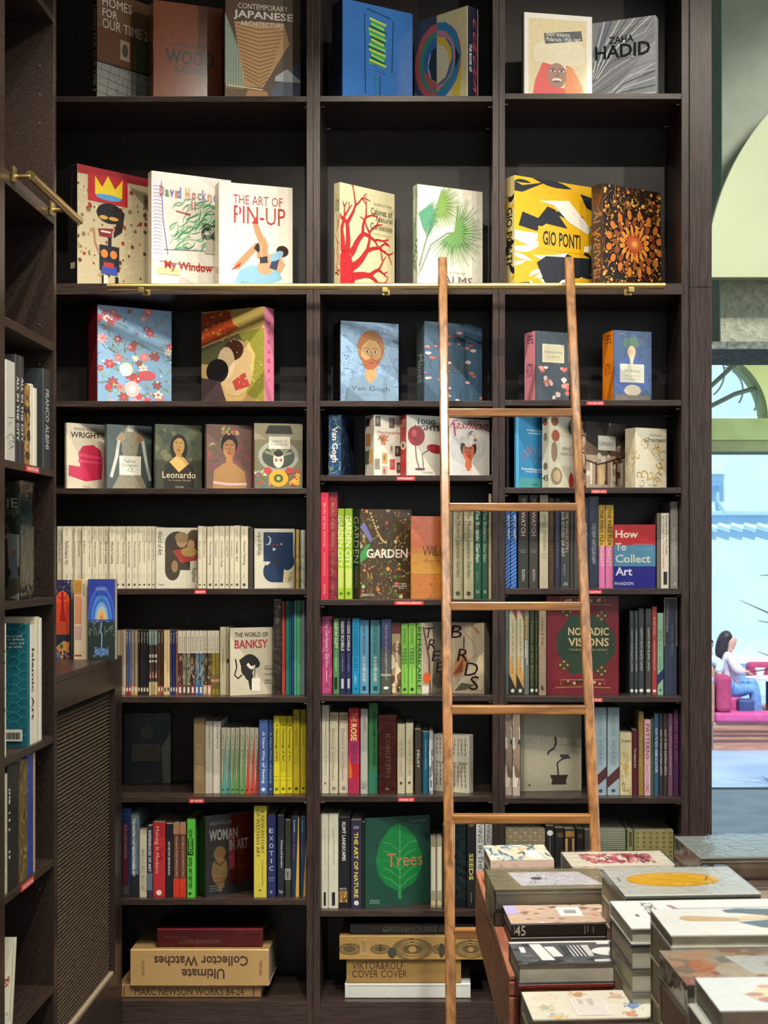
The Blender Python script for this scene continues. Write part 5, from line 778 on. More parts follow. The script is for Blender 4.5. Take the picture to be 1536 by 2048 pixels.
L6 += [(g7(143), g7(237), 1254.5, '#c0b898', '', '', 'cream book with a small black bird mark', {'art': [('E', .5, .5, .22, .035, '#2c2620', 1.2), ('S', [(.5, .48), (.45, .44)], .08, '#4a4438')]}), (g7(239), g7(277), 1254.5, '#a8a084', '', '', 'narrow cream book touching the monkey cover', {'art': [('R', .2, .47, 1, .53, '#2c2620')]}),
  (g7(930), g7(1042), 1198.5, '#6a5c56', 'Murals', '#d9d4cc', 'tall grey book with white title', {'v': (.75, .93), 'u': (.35, .8), 'art': [('X', 171, 12, ['#8c827c', '#4a3e3a'], .2, .4, 0, .8, 1, 1, 's', .2), T('A Visual History', .4, .48, .65, .72, '#a89c94', r=90)], 'wrap': True}),
  (g7(1045), g7(1100), 1202, '#b5443c', '', '', 'thin tall coral-red book', {}), (g7(1106), g7(1163), 1202, '#1c7c6c', '', '', 'thin tall teal book', {}), (g7(1164), g7(1186), 1202, '#1c6478', '', '', 'very thin blue-teal book', {}), (g7(1187), g7(1226), 1202, '#173c74', '', '', 'thin navy blue book', {}),
  (g7(1228), g7(1269), 1201, '#4aa47c', '', '', 'thin mint green book', {'art': [('X', 172, 20, ['#3c8c68', '#62b48c'], .3, .5, 0, 0, 1, 1, 's', .1)]}), (g7(1271), g7(1314), 1201, '#52aa82', '', '', 'thin mint green book', {}), (g7(1316), g7(1345), 1201, '#6a7c74', '', '', 'thin grey-green book', {}), (g7(1347), g7(1384), 1201, '#76887e', '', '', 'thin grey-green book', {}), (g7(1386), g7(1412), 1201, '#3c3a64', '', '', 'thin purple book against the divider', {})]
spines(1, 6, L6, zs=5.075, depth=.14)
def tree_sp(): return {'v': (.42, .66), 'u': (.2, .8), 'art': [T('REMARKABLE', .3, .7, .7, .93, '#3c6a34', r=90), T('Seventy Species', .35, .14, .6, .38, '#3c6a34', r=90)], 'logo': '#24401c'}
spines(2, 6, [(643.4, 664.3, 1233, '#b8467c', "The Gardener's Garden", '#ecd8e0', 'pink book with white script title', {'v': (.34, .94), 'u': (.35, .7), 'art': [('X', 181, 20, ['#c9588c', '#a83c6c'], .2, .5, 0, 0, 1, 1, 'l', .3), ('R', .45, .15, .5, .3, '#ecd8e0')]}),
  (666, 678.4, 1237, '#4a8450', 'GUSTAV KLIMT', '#e0e0b8', 'green landscapes book', {'v': (.6, .96), 'b': 1, 'art': [T('Landscapes', .3, .3, .7, .57, '#c0ccb0', r=90), ('R', .2, .06, .7, .22, '#1c2418')]}), (679, 691, 1237, '#23254a', 'EGON SCHIELE', '#d9d8d0', 'dark blue landscapes book', {'v': (.57, .96), 'b': 1, 'art': [T('Landscapes', .3, .3, .7, .53, '#8c8cb0', r=90), ('R', .3, .07, .7, .2, '#b9b8c8')]}), (691.5, 703, 1237, '#262752', 'EGON SCHIELE', '#d9d8d0', 'dark blue landscapes book', {'v': (.57, .96), 'b': 1, 'art': [T('Landscapes', .3, .3, .7, .53, '#8c8cb0', r=90), ('R', .3, .07, .7, .2, '#b9b8c8')]}),
  (704, 718.8, 1237, '#0f8fc0', 'THE SCIENTISTS LIBRARY', '#0c5c84', 'bright cyan book', {'v': (.3, .96), 'art': [T('author', .35, .13, .65, .24, '#c9e4f0', r=90), ('P', [(.3, .08), (.7, .08), (.5, .04)], '#0c5c84')]}),
  (719.3, 737.4, 1240.4, '#6098b8', 'ROBERT MACFARLANE', '#1c5068', 'light blue book titled Is a River Alive', {'v': (.54, .95), 'u': (.3, .65), 'art': [T('IS A RIVER ALIVE?', .35, .16, .65, .5, '#d9d8c4', r=90, b=1), ('R', .3, .04, .7, .1, '#1c4860')]}), (740.4, 760.8, 1240.4, '#4c9098', 'ROBERT MACFARLANE', '#1c5058', 'light blue book titled Is a River Alive', {'v': (.54, .95), 'u': (.3, .65), 'art': [T('IS A RIVER ALIVE?', .35, .16, .65, .5, '#d9d8c4', r=90, b=1), ('R', .3, .04, .7, .1, '#1c4860')]}),
  (761.8, 782.5, 1239, '#3a4468', 'THE STORY OF NATURE JEREMY MYNOTT', '#b9bcc4', 'stormy sky book with white capitals', {'v': (.18, .93), 'u': (.35, .6), 'art': [('R', 0, 0, 1, .25, '#4a5044'), ('R', 0, .25, 1, .6, '#4c4c50'), ('R', 0, .24, 1, .27, '#9c9c70'), ('E', .5, .08, .25, .02, '#e4e4e0')]}),
  (783, 801.6, 1246, '#a08c6c', '', '', 'tan book with animal shapes', {'art': [('R', 0, .85, 1, 1, '#5a2c24'), ('X', 183, 18, ['#5a4434', '#d9c8a0', '#7a5a40', '#3c302a'], .2, .45, 0, 0, 1, .85, 'e', .25), T('WILD ANIMALS', .45, .35, .75, .75, '#e4dcc8', r=90, b=1)]}),
  (802.3, 816, 1247, '#7ab84a', 'TREES', '#2c5424', 'lime green book titled Trees', tree_sp()), (816.6, 832, 1246, '#84c052', 'TREES', '#2c5424', 'lime green book titled Trees', tree_sp())], zs=5.06)
def dec(): return {'v': (.24, .86), 'u': (.35, .7), 'art': [('P', [(.25, 1), (1, 1), (1, .84)], '#8c4448'), ('P', [(0, .48), (.5, .35), (1, .2), (1, .05), (0, .28)], '#c99a50'), ('P', [(0, 0), (1, 0), (1, .06), (0, .24)], '#2a2a26'), ('E', .5, .045, .25, .022, '#d9d8cc')]}
def carp(): return {'v': (.28, .78), 'u': (.38, .68), 'art': [('E', .5, .05, .35, .02, '#dcdad0')]}
spines(3, 6, [(1010.3, 1017.3, 1214, '#5c6a64', 'AND RULER', '#a9b4b0', 'thin grey-green book at the divider', {'v': (.75, .98)}), (1018, 1032.7, 1214, '#bdb594', 'Carpets of the Art Deco Era', '#5a523c', 'cream book with red, gold and black triangles', dec()), (1033.2, 1047.8, 1214, '#bdb594', 'Carpets of the Art Deco Era', '#5a523c', 'cream book with red, gold and black triangles', dec()),
  (1048.2, 1058.3, 1214, '#6a7470', 'Wall Power!', '#c99c1c', 'grey book with yellow title', {'v': (.62, .9), 'u': (.2, .8), 'b': 1, 'art': [('R', .2, .42, .35, .62, '#cfd4d0'), ('R', .5, .34, .65, .62, '#cfd4d0')]}), (1059, 1068.8, 1213, '#2c3a20', 'Textiles of the Banjara', '#8a8c5c', 'dark olive green book', {'v': (.1, .85), 'art': [('E', .5, .05, .35, .02, '#dcdad0')]}), (1069.2, 1076.5, 1213, '#2c3a20', 'Textiles of the Banjara', '#8a8c5c', 'dark olive green book', {'v': (.1, .85), 'art': [('E', .5, .05, .35, .02, '#dcdad0')]}),
  (1077.5, 1092.4, 1213, '#a08c74', 'Carpets & Rugs', '#4a4034', 'beige book titled Carpets and Rugs', {'v': (.56, .88), 'art': [('P', [(.3, .08), (.45, .12), (.7, .05), (.4, .06)], '#2c2620')]}),
  (1259, 1268.3, 1221.7, '#333d40', 'CARPETS FROM ISLAMIC LANDS', '#cfcdc0', 'slate book titled Carpets from Islamic Lands', carp()), (1268.8, 1276.2, 1221.7, '#333d40', 'CARPETS FROM ISLAMIC LANDS', '#cfcdc0', 'slate book titled Carpets from Islamic Lands', carp()), (1276.6, 1288.7, 1217.5, '#333d40', 'CARPETS FROM ISLAMIC LANDS', '#cfcdc0', 'slate book titled Carpets from Islamic Lands', carp()), (1290.7, 1303, 1217.5, '#3a3c3c', 'CARPETS FROM ISLAMIC LANDS', '#cfcdc0', 'slate book titled Carpets from Islamic Lands', carp()),
  (1303.7, 1314, 1213, '#a03a38', 'ISLAMIC RUGS', '#d9a890', 'coral-red book', {'v': (.68, .88), 'art': [('R', .45, .28, .55, .62, '#d9a890'), ('R', .2, .03, .8, .06, '#e8dcc8')]}), (1314.8, 1327, 1226, '#8cb89c', 'ARTS & CRAFTS DESIGNS', '#4a7c64', 'mint book with a navy diagonal', {'v': (.3, .8), 'art': [('P', [(0, .12), (0, .24), (1, .32), (1, .2)], '#232a5c'), ('E', .5, .06, .2, .012, '#2c5c4c')]}),
  (1328, 1354.3, 1195, '#303a50', 'KILIM Catalogue', '#b9bcb0', 'thick navy boxed book framed in beige', {'v': (.65, .93), 'u': (.15, .35), 'art': [('R', 0, .5, .06, 1, '#9c9068'), ('R', .94, .5, 1, 1, '#9c9068'), ('R', 0, .985, 1, 1, '#9c9068'), T('Oriental Rugs Collection', .55, .42, .7, .72, '#8c98b0', r=90), ('R', .46, .02, .5, .98, '#46506a')]})], zs=5.05)
def ns(c1): return {'v': (.18, .9), 'u': (.35, .62), 'logo': '#3c342c', 'art': [('P', [(.95, .86), (1, .86), (1, 0), (0, 0), (.2, .1), (.55, .45)], c1), T('A Short History', .5, .3, .7, .62, '#4a443c', r=90)]}
spines(1, 7, [(387, 409, 1437, '#85714c', 'FABERGE', '#a08c64', 'thick bronze-coloured book', {'v': (.15, .65), 'u': (.25, .75)}), (410, 424.8, 1442, '#b9b5a4', 'How Design Works', '#4c4a44', 'white book with small dark title', {'v': (.62, .95), 'u': (.45, .7)}), (425.8, 441, 1442.5, '#d4d0c2', 'How Design Works', '#4c4a44', 'white book with small dark title', {'v': (.62, .95), 'u': (.45, .7)})]
  + [(a, b, 1455.5, '#b0ac98', 'Art Essentials', '#5a5648', d, ns(c_)) for a, b, c_, d in ((442.2, 451.2, '#4a9c8c', 'slim white and teal book'), (451.8, 460.6, '#3c8c88', 'slim white and teal book'), (461, 469.8, '#5c9850', 'slim white and green book'), (470.3, 479.4, '#5c9850', 'slim white and green book'), (479.8, 489.5, '#5c9850', 'slim white and green book'), (490, 498.9, '#c4402c', 'slim white and red book'), (499.4, 508.4, '#c4402c', 'slim white and red book'), (508.9, 517.3, '#a83434', 'slim white and red book'))]
  + [(517.9, 535.5, 1440, '#4a6aa8', 'A New Way of Seeing', '#dce4ec', 'blue book with bold white title', {'b': 1, 'v': (.14, .84), 'u': (.3, .7), 'logo': '#dce4ec'}), (536.3, 546, 1440, '#2c4470', 'A New Way of Seeing', '#8ca0bc', 'navy book with grey title', {'b': 1, 'v': (.14, .84), 'logo': '#8ca0bc'}),
  (546.8, 559.4, 1432, '#ddd028', 'A Chronology of Art', '#5a5a1c', 'bright yellow book titled A Chronology', {'b': 1, 'v': (.42, .9), 'u': (.25, .75), 'logo': '#5a5a1c', 'art': [('R', .1, .22, .9, .224, '#8c881c'), ('R', .1, .17, .9, .174, '#8c881c')]}), (560, 572.4, 1432, '#ddd028', 'A Chronology of Art', '#5a5a1c', 'bright yellow book titled A Chronology', {'b': 1, 'v': (.42, .9), 'u': (.25, .75), 'logo': '#5a5a1c', 'art': [('R', .1, .22, .9, .224, '#8c881c'), ('R', .1, .17, .9, .174, '#8c881c')]}), (573, 585.2, 1432, '#ddd028', 'A Chronology of Art', '#5a5a1c', 'bright yellow book titled A Chronology', {'b': 1, 'v': (.42, .9), 'u': (.25, .75), 'logo': '#5a5a1c', 'art': [('R', .1, .22, .9, .224, '#8c881c'), ('R', .1, .17, .9, .174, '#8c881c')]}),
  (585.8, 599.4, 1419, '#b5a41c', 'Art Unpacked', '#7a6c14', 'taller mustard yellow book', {'v': (.58, .9), 'logo': '#3c380c'}), (600.6, 612.4, 1419, '#b5a41c', 'Art Unpacked', '#7a6c14', 'taller mustard yellow book', {'v': (.58, .9), 'logo': '#3c380c'})], zs=5.06)
spines(2, 7, [(643.2, 657.8, 1410, '#cfc9b0', 'Illuminating Natural History', '#8c8670', 'tall cream book in a clear sleeve', {'v': (.2, .85), 'u': (.4, .7), 'art': [('R', .4, .1, .6, .125, '#5a4a2c')]}), (659, 676.2, 1425, '#cdc4a8', 'Botanical Sketchbooks', '#8a8474', 'cream book titled Botanical Sketchbooks', {'v': (.16, .8), 'u': (.25, .65), 'art': [('R', .1, .9, .9, .98, '#a8946c')], 'logo': '#8a8474'}), (678, 696, 1425, '#d4c9b4', 'Botanical Sketchbooks', '#8a8474', 'cream book titled Botanical Sketchbooks', {'v': (.16, .8), 'u': (.25, .65), 'art': [('R', .1, .9, .9, .98, '#a8946c')], 'logo': '#8a8474'}),
  (697, 719, 1417, '#b01c2c', '', '', 'red and magenta book titled The Rose Book', {'art': [('R', 0, .35, 1, .62, '#a8285c'), ('P', [(0, .1), (0, .45), (.3, .3), (.35, .2)], '#d0602c'), ('R', 0, 0, 1, .18, '#a8284c'), T('THE', .25, .84, .75, .95, '#e0a480', r=90), T('ROSE', .2, .62, .75, .82, '#ecdc9c', r=90, b=1), T('BOOK', .25, .36, .75, .58, '#54304c', r=90)]}),
  (720.7, 735.4, 1418, '#a9aca0', 'ORCHIDS', '#6a6c64', 'pale grey book with small text', {'v': (.74, .9), 'u': (.45, .75), 'art': [('R', .3, .5, .34, .9, '#9c8c8c'), T('ACC', .15, .1, .85, .14, '#5a5c54'), T('ART', .15, .055, .85, .095, '#5a5c54')]}), (737, 756, 1406, '#2f7440', 'THE CONTEMPORARY GARDEN', '#143c24', 'tall green book with wavy black letters', {'b': 1, 'v': (.3, .9), 'u': (.45, .75), 'art': [('R', 0, 0, 1, .25, '#2c7458')]}),
  (756.8, 792.6, 1430, '#7c2c1c', 'ICONOTYPES', '#c99c7c', 'thick rust-red marbled book', {'v': (.2, .76), 'u': (.4, .66), 'art': [('X', 191, 60, ['#8c3824', '#6a2418', '#9c4a30'], .1, .25, 0, 0, 1, 1, 's', .3), ('E', .5, .06, .12, .016, '#d9b490')], 'wrap': True}),
  (794.3, 810, 1448, '#b5ae90', 'THE POMEGRANATE', '#8c866c', 'cream book with a small black square', {'v': (.24, .78), 'art': [('R', .35, .13, .65, .17, '#3c3c1c')]}), (811.3, 826.4, 1446, '#bdb698', 'THE POWER OF FLOWERS', '#8c866c', 'cream book with a small black square', {'v': (.24, .78), 'art': [('R', .35, .13, .65, .17, '#3c3c1c')]}), (829.4, 842.4, 1459, '#3c3428', 'FRUIT', '#b9bca8', 'dark brown book titled Fruit', {'b': 1, 'v': (.4, .68), 'u': (.35, .7)}), (842.8, 845, 1461, '#2c3044', '', '', 'very thin navy book', {}), (845.5, 857.3, 1464, '#0f5c74', 'THINGS & FRUITS', '#a9ccd4', 'teal-blue book', {'v': (.4, .88), 'u': (.4, .62)}), (857.9, 866.3, 1463, '#a4a8a8', '', '', 'narrow marbled white book', {'art': [('X', 192, 20, ['#7c8088', '#c9ccd0'], .3, .6, 0, 0, 1, 1, 'e', .2)]})], zs=5.055)
def sculpt(s): return {'art': [('X', s, 20, ['#c9bfae', '#8c7c6a', '#3c342c', '#6a5c4c'], .3, .7, 0, .1, 1, .95, 'e', .25), ('R', .3, .6, .6, .85, '#8a8478')]}
def mor(): return {'v': (.34, .62), 'u': (.3, .65), 'art': [('P', [(0, .08), (0, .2), (1, .33), (1, .2)], '#4a2428'), T('WILLIAM', .3, .68, .65, .92, '#7c8c88', r=90), ('E', .5, .05, .16, .02, '#3c4448')]}
spines(3, 7, [(1010.4, 1024.2, 1424, '#a89c8c', '', '', 'book with pale sculpture photograph spine', sculpt(201)), (1025, 1040.2, 1424, '#a89c8c', '', '', 'book with pale sculpture photograph spine', sculpt(201)),
  (1189, 1213.2, 1415, '#8ca0a8', 'MORRIS', '#6a7c80', 'thick pale blue book with maroon diagonal', mor()), (1214.6, 1239, 1415, '#8fa2a8', 'MORRIS', '#6a7c80', 'thick pale blue book with maroon diagonal', mor()), (1239.6, 1264.3, 1465, '#c4b68c', '', '', 'cream and gold scrolled ornament book', {'art': scroll(9, ['#8c7038', '#a8883c'], 10)+[('E', .5, .45, .25, .06, '#b5985c'), T('Ornament', .1, .84, .9, .9, '#5a4a2c'), T('TASCHEN', .2, .06, .8, .085, '#5a4a2c')]}),
  (1265, 1275.5, 1460, '#4c1424', 'The Eastern Era', '#b9a8a8', 'dark maroon book', {'v': (.42, .72), 'u': (.3, .65), 'b': 1}), (1276.7, 1287.6, 1423.5, '#8c7038', 'The Great Gold', '#b5985c', 'tall gold book', {'v': (.35, .75)}), (1288.5, 1301.6, 1439, '#c49ca0', 'PATTERNS', '#5a2c34', 'pale pink book titled Patterns', {'v': (.48, .94), 'u': (.2, .8), 'art': [('S', [(.2, .05), (.7, .15), (.3, .28), (.7, .42), (.4, .5)], .05, '#9c7078'), ('S', [(.7, .05), (.3, .15), (.7, .28), (.3, .42)], .05, '#9c7078')]}),
  (1302.2, 1307.4, 1437, '#3c5c48', '', '', 'very thin green book', {}), (1308, 1317.6, 1427, '#2f4c68', 'HOW TO READ GREEK SCULPTURE', '#a9b8c4', 'slate blue How To Read book', {'v': (.28, .82), 'b': 1}), (1318.2, 1326, 1427, '#34302c', 'HOW TO READ EUROPEAN ARMOR', '#b9b4a8', 'brown-black How To Read book', {'v': (.24, .8), 'b': 1}), (1326.6, 1335.5, 1427, '#34302c', 'HOW TO READ EUROPEAN ARMOR', '#b9b4a8', 'brown-black How To Read book', {'v': (.24, .8), 'b': 1}), (1336.2, 1345.8, 1427, '#6c4860', 'How to Read European Decorative Arts', '#c0a0b4', 'mauve How To Read book', {'v': (.25, .85)}), (1346.6, 1357.6, 1420, '#48224a', 'ISLAMIC ART & LAW', '#a05c80', 'dark purple book', {'v': (.4, .95)})], zs=5.05)
spines(1, 8, [(244, 260.6, 1617, '#2c5ca0', '', '', 'blue-topped book with pink title panel', {'art': [('R', .1, .16, .75, .83, '#b8485c'), ('R', 0, 0, 1, .15, '#7c746c'), T('THE LAST PAINTING', .25, .44, .6, .82, '#ecdce0', r=90, b=1), T('ACC', .15, .08, .8, .12, '#d0ccc4', b=1), T('ART', .15, .04, .8, .075, '#d0ccc4', b=1)], 'wrap': True}), (261.4, 277.8, 1627, '#5c7078', 'THE PAINTERS THAT REVOLUTIONISED ART', '#d9dcd4', 'grey-blue painted book with white capitals', {'v': (.25, .94), 'u': (.2, .55), 'b': 1, 'art': [('R', 0, 0, 1, .27, '#1c1f24'), ('X', 211, 24, ['#4a6a8c', '#8c8464', '#2c3c4c'], .2, .4, 0, .27, 1, 1, 's', .2)]}),
  (278.4, 293.4, 1660, '#bdb8a0', "WHAT'S SO GREAT ABOUT ART", '#8c8670', 'short cream book', {'v': (.1, .72)}), (294, 304.8, 1652, '#2c2f48', 'EXPERIENCES OF ART', '#c9ccd8', 'short dark blue book', {'v': (.36, .94), 'b': 1, 'art': [('R', 0, .1, 1, .34, '#5c6c84')]}),
  (305.6, 330.3, 1644, '#b02c30', 'Making It Modern', '#e4b4a4', 'wide red book titled Making It Modern', {'v': (.32, .94), 'u': (.15, .5), 'logo': '#ecd8cc', 'art': [('S', [(.3, .5), (.8, .52), (.5, .6), (.9, .66)], .04, '#8c2024')]}), (331, 346, 1648, '#1c1c24', 'ART HISTORY BEFORE ENGLISH', '#d0d0c8', 'black book with white capitals', {'v': (.3, .76), 'u': (.35, .6), 'b': 1}),
  (346.6, 358.8, 1646, '#6c4434', 'The Story of Art Without Men', '#e0d4c4', 'brown book with orange-red foot', {'v': (.28, .82), 'u': (.4, .65), 'art': [('R', 0, 0, 1, .25, '#c83824'), ('R', 0, .85, 1, 1, '#a8805c')]}), (359.4, 371.8, 1646, '#6c4434', 'The Story of Art Without Men', '#e0d4c4', 'brown book with orange-red foot', {'v': (.28, .82), 'u': (.4, .65), 'art': [('R', 0, 0, 1, .25, '#c83824'), ('R', 0, .85, 1, 1, '#a8805c')]}),
  (373.6, 389.5, 1639, '#5cc444', '', '', 'bright green book with a black title patch', {'art': [('R', .1, .54, .85, .76, '#141c10'), T('HOW', .2, .77, .7, .87, '#1c3414', r=90, b=1), T('BANKSY', .2, .55, .75, .75, '#5cc444', r=90, b=1), T('SAVED ART HISTORY', .2, .11, .7, .52, '#1c3414', r=90, b=1), ('E', .4, .05, .2, .018, '#1c3414')]}),
  (507.3, 532.8, 1612, '#cfc248', '', '', 'tall yellow book with two-line title', {'art': [T('A NEW HISTORY', .56, .48, .84, .96, '#4a4a20', r=90), T('OF WESTERN ART', .2, .44, .48, .96, '#4a4a20', r=90), T('THOMAS JENKINSON', .6, .12, .76, .42, '#6c6a30', r=90), ('E', .5, .08, .08, .01, '#4a4a20')]}), (534.8, 551.6, 1630, '#242c64', '', '', 'royal blue book titled Exotic', {'art': [T(ch, .22, .78-.092*i, .72, .835-.092*i, '#c9ccdc') for i, ch in enumerate('EXOTIC')]+[T('A FETISH', .1, .22, .8, .24, '#9ca0bc'), T('FOR THE', .2, .19, .7, .21, '#9ca0bc'), ('E', .45, .06, .16, .02, '#7c84a8')]}),
  (554.9, 568.2, 1631, '#1f2530', 'Women and Surrealism', '#c4c8d0', 'dark navy book with white script foot', {'v': (.36, .7), 'u': (.5, .8), 'b': 1, 'art': [T('Yale', .2, .05, .8, .09, '#d0d4d8')]}), (569.8, 581.8, 1640, '#34362a', '', '', 'olive book with a beige label', {'art': [('R', 0, .22, 1, .37, '#8c887c'), ('R', .3, .25, .6, .33, '#5a564c')]}),
  (582.8, 598.3, 1633, '#14304c', '', '', 'navy book with a yellow wedge', {'art': [('P', [(.55, 0), (1, 0), (1, 1), (.9, 1)], '#dcae34'), T('Lives', .3, .8, .5, .95, '#c9d0d8', r=90, b=1), T('and Artists', .2, .48, .5, .78, '#8c3c84', r=90)]}), (599.9, 612.3, 1633, '#14304c', '', '', 'navy book with a yellow wedge', {'art': [('P', [(.55, 0), (1, 0), (1, .7)], '#b5903c'), T('Lives', .3, .8, .5, .95, '#8c98a8', r=90, b=1), T('and Artists', .2, .48, .5, .78, '#6c3068', r=90)]})], zs=5.03)
def cdf(): return {'v': (.46, .85), 'u': (.38, .68), 'art': [('R', .35, .03, .68, .17, '#1c1c1a'), T('author', .5, .28, .62, .4, '#a8a490', r=90)]}
spines(2, 8, [(642.4, 656.3, 1627, '#cfcdb8', 'Caspar David Friedrich', '#a39c84', 'tall white book with thin grey title', cdf()), (656.8, 676.5, 1627, '#cfcdb8', 'Caspar David Friedrich', '#a39c84', 'tall white book with thin grey title', cdf()), (677, 700.8, 1635, '#12141c', 'KLIMT LANDSCAPES', '#dcdcd4', 'black book with a gold picture at its foot', {'v': (.52, .95), 'u': (.3, .6), 'b': 1, 'art': [('R', .05, .06, .75, .19, '#8c6c34'), ('X', 221, 14, ['#c9a050', '#5a4424'], .06, .12, .05, .06, .75, .19, 'e', .2), T('PRESTEL', .1, .2, .7, .22, '#dcdcd4')]}), (701.7, 724, 1640, '#2e2c44', 'THE ART OF NATURE', '#d6cc50', 'indigo book with bold yellow title', {'v': (.12, .86), 'u': (.28, .66), 'b': 1, 'logo': '#d9d8d0', 'art': [T('author', .25, .9, .75, .94, '#c9c8d0')]}),
  (724.4, 729, 1645, '#14241c', '', '', 'thin black-green book', {}), (860.8, 872.4, 1677, '#9c987c', '', '', 'slim cream and black patterned book', {'art': [('R', .15, .25, .85, .88, '#cfcbb4'), ('E', .5, .07, .4, .04, '#d9cc94')]}), (873, 884.4, 1677, '#9c987c', '', '', 'slim cream and black patterned book', {'art': [('R', .15, .25, .85, .88, '#cfcbb4'), ('E', .5, .07, .4, .04, '#d9cc94')]}), (885, 904, 1650, '#2c2a24', '', '', 'dark book mostly behind the ladder', {}), (904.6, 910, 1643, '#cfc4ac', '', '', 'thin cream book with red marks', {'art': [('X', 222, 8, ['#a8402c'], .2, .35, 0, .5, 1, .9, 'e', .1)]}),  # dark filler before the leaf cover stands in for a shaded gap
  (911, 932.8, 1640, '#153c40', 'The Encyclopedia', '#3c6464', 'thick petrol green book', {'v': (.28, .78), 'u': (.4, .65), 'wrap': True}), (933.8, 951, 1640, '#17171a', 'SEEDS', '#c9c46c', 'black book titled Seeds', {'v': (.32, .62), 'u': (.25, .75), 'b': 1, 'art': [('E', .5, .95, .35, .03, '#5a5430'), ('S', [(.5, .06), (.5, .18)], .06, '#8c8c84')]}), (952, 968.8, 1634, '#c4c8c4', 'LIVING IN THE', '#3c3e3c', 'white book with spaced serif capitals', {'v': (.42, .98), 'u': (.25, .75)}), (970, 984.4, 1634, '#c4c8c4', 'LIVING IN THE', '#3c3e3c', 'white book with spaced serif capitals', {'v': (.42, .98), 'u': (.25, .75)})], zs=5.04)
scal = []
for j in range(9):
    for i in range(5):
        cx, cy = (i+.5*(j % 2))/4, .99-j*.06
        for q_, cc in ((.135, '#8f8568'), (.115, '#6c5a44'), (.095, '#8f8568'), (.072, '#6c5a44'), (.05, '#a39a7c')):
            scal.append(('P', [(min(1, max(0, cx+q_*math.cos(a))), min(1, cy-.06+q_*.55*math.sin(a))) for a in [math.pi*k/8 for k in range(9)]], cc))
che = [('P', [(i/6, .98-j*.03), ((i+.5)/6, .965-j*.03), ((i+1)/6, .98-j*.03), ((i+1)/6, .972-j*.03), ((i+.5)/6, .957-j*.03), (i/6, .972-j*.03)], '#5c5e4e') for j in range(16) for i in range(6)]
dia = [('P', [((i+.5)/6-.05, .96-j*.07), ((i+.5)/6, .985-j*.07), ((i+.5)/6+.05, .96-j*.07), ((i+.5)/6, .935-j*.07)], '#6c6438') for j in range(8) for i in range(6)]
spines(3, 8, [(1011, 1090, 1657, '#8f8568', '', '', 'thick beige box with a scallop pattern', {'art': scal}), (1091, 1109, 1652, '#1a1a1c', '', '', 'black book with a white round emblem', {'art': [('E', .5, .9, .35, .04, '#c9c9c0'), ('R', .46, .4, .54, .84, '#6c6c68')]}), (1109.4, 1128, 1656, '#1c1a18', '', '', 'black book with a brown band', {'art': [('R', .3, .86, .9, .93, '#5a4030')]}), (1128.5, 1151, 1658, '#2a211a', '', '', 'black book with ornate gold head', {'art': [('R', .1, .88, .9, .97, '#8c6c30'), ('R', .1, .6, .3, .86, '#b08c5c'), ('R', .7, .6, .9, .86, '#b08c5c')]}), (1151.5, 1168, 1658, '#171412', '', '', 'black book left of the ladder rail', {'art': [('R', .3, .86, .8, .93, '#4a3424')]}), (1168.6, 1193, 1660, '#3a3630', '', '', 'dark book behind the ladder rail', {}), (1194.5, 1251.5, 1658, '#8f917c', '', '', 'pale box with a zigzag pattern', {'art': che}), (1254, 1266.5, 1660, '#7c7c54', '', '', 'narrow olive and cream book', {'art': [('R', .3, .75, .8, .97, '#4a4a30')]}), (1268, 1347.5, 1661, '#8c8450', '', '', 'thick gold box with a diamond pattern', {'art': dia})], zs=5.06, depth=.22)
# ---------------------------------------------------------------- bottom shelf: books and boxes lying flat
KR = '#9c7c50'
zk = 5.04
def flat(c, x0, x1, yb, yt, z, depth, cover, desc, **o):
    """lying book whose front face runs from picture (x0, yb) to (x1, yt) at distance z"""
    return lying(PX(x0, z), PX(x1, z), z, o.pop('z0'), PZ(yt, z)-PZ(yb, z), depth, cover, desc, 'on the bottom shelf, '+BAY[c], group='books lying in stacks on the bottom shelf', **o)
z1 = shz(1, 9)+.0005
t1 = PZ(1970, zk)-z1
lying(PX(236, zk), PX(522, zk), zk, z1, t1, .27, KR, 'brown card box titled Works 84-24, lowest of its stack', 'bottom shelf, left bay', sart=[T('MARC NEWSON WORKS 84-24', .2, .12, .76, .88, '#33241a', r=90), ('R', .1, .955, .9, .96, '#33241a'), ('R', .1, .05, .9, .055, '#33241a'), T('TASCHEN', .25, .045, .8, .055, '#33241a')], cart=[], group='books lying in stacks on the bottom shelf', name='book_box')
t2 = PZ(1897, zk-.015)-PZ(1970, zk-.015)
lying(PX(261, zk-.015), PX(538, zk-.015), zk-.015, z1+t1+.0005, t2, .28, '#b08f5c', 'thick brown card box with upside-down title, middle of its stack', 'bottom shelf, left bay', sart=[T('Collector Watches', .17, .17, .45, .85, '#4a3428', r=90, b=1), T('Ultimate', .52, .37, .8, .68, '#4a3428', r=90, b=1), T('TASCHEN', .3, .93, .7, .95, '#4a3428'), T('THE COLLECTORS', .3, .08, .7, .1, '#6a5438')], upside=True, group='books lying in stacks on the bottom shelf', name='book_box')
t3 = PZ(1856, zk+.02)-PZ(1891.5, zk+.02)
lying(PX(315, zk+.02), PX(525, zk+.02), zk+.02, z1+t1+t2+.001, t3, .2, '#b02434', 'red book in clear film, topmost of its stack', 'bottom shelf, left bay', sart=[T('LOUISE BOURGEOIS', .2, .4, .42, .79, '#e4c4b8', r=90), T('THE ART AND LIFE OF', .5, .7, .6, .93, '#d0a09c', r=90)], wrap=True, group='books lying in stacks on the bottom shelf')
z2 = shz(2, 9)+.0005
tt = [PZ(1967, zk)-z2]
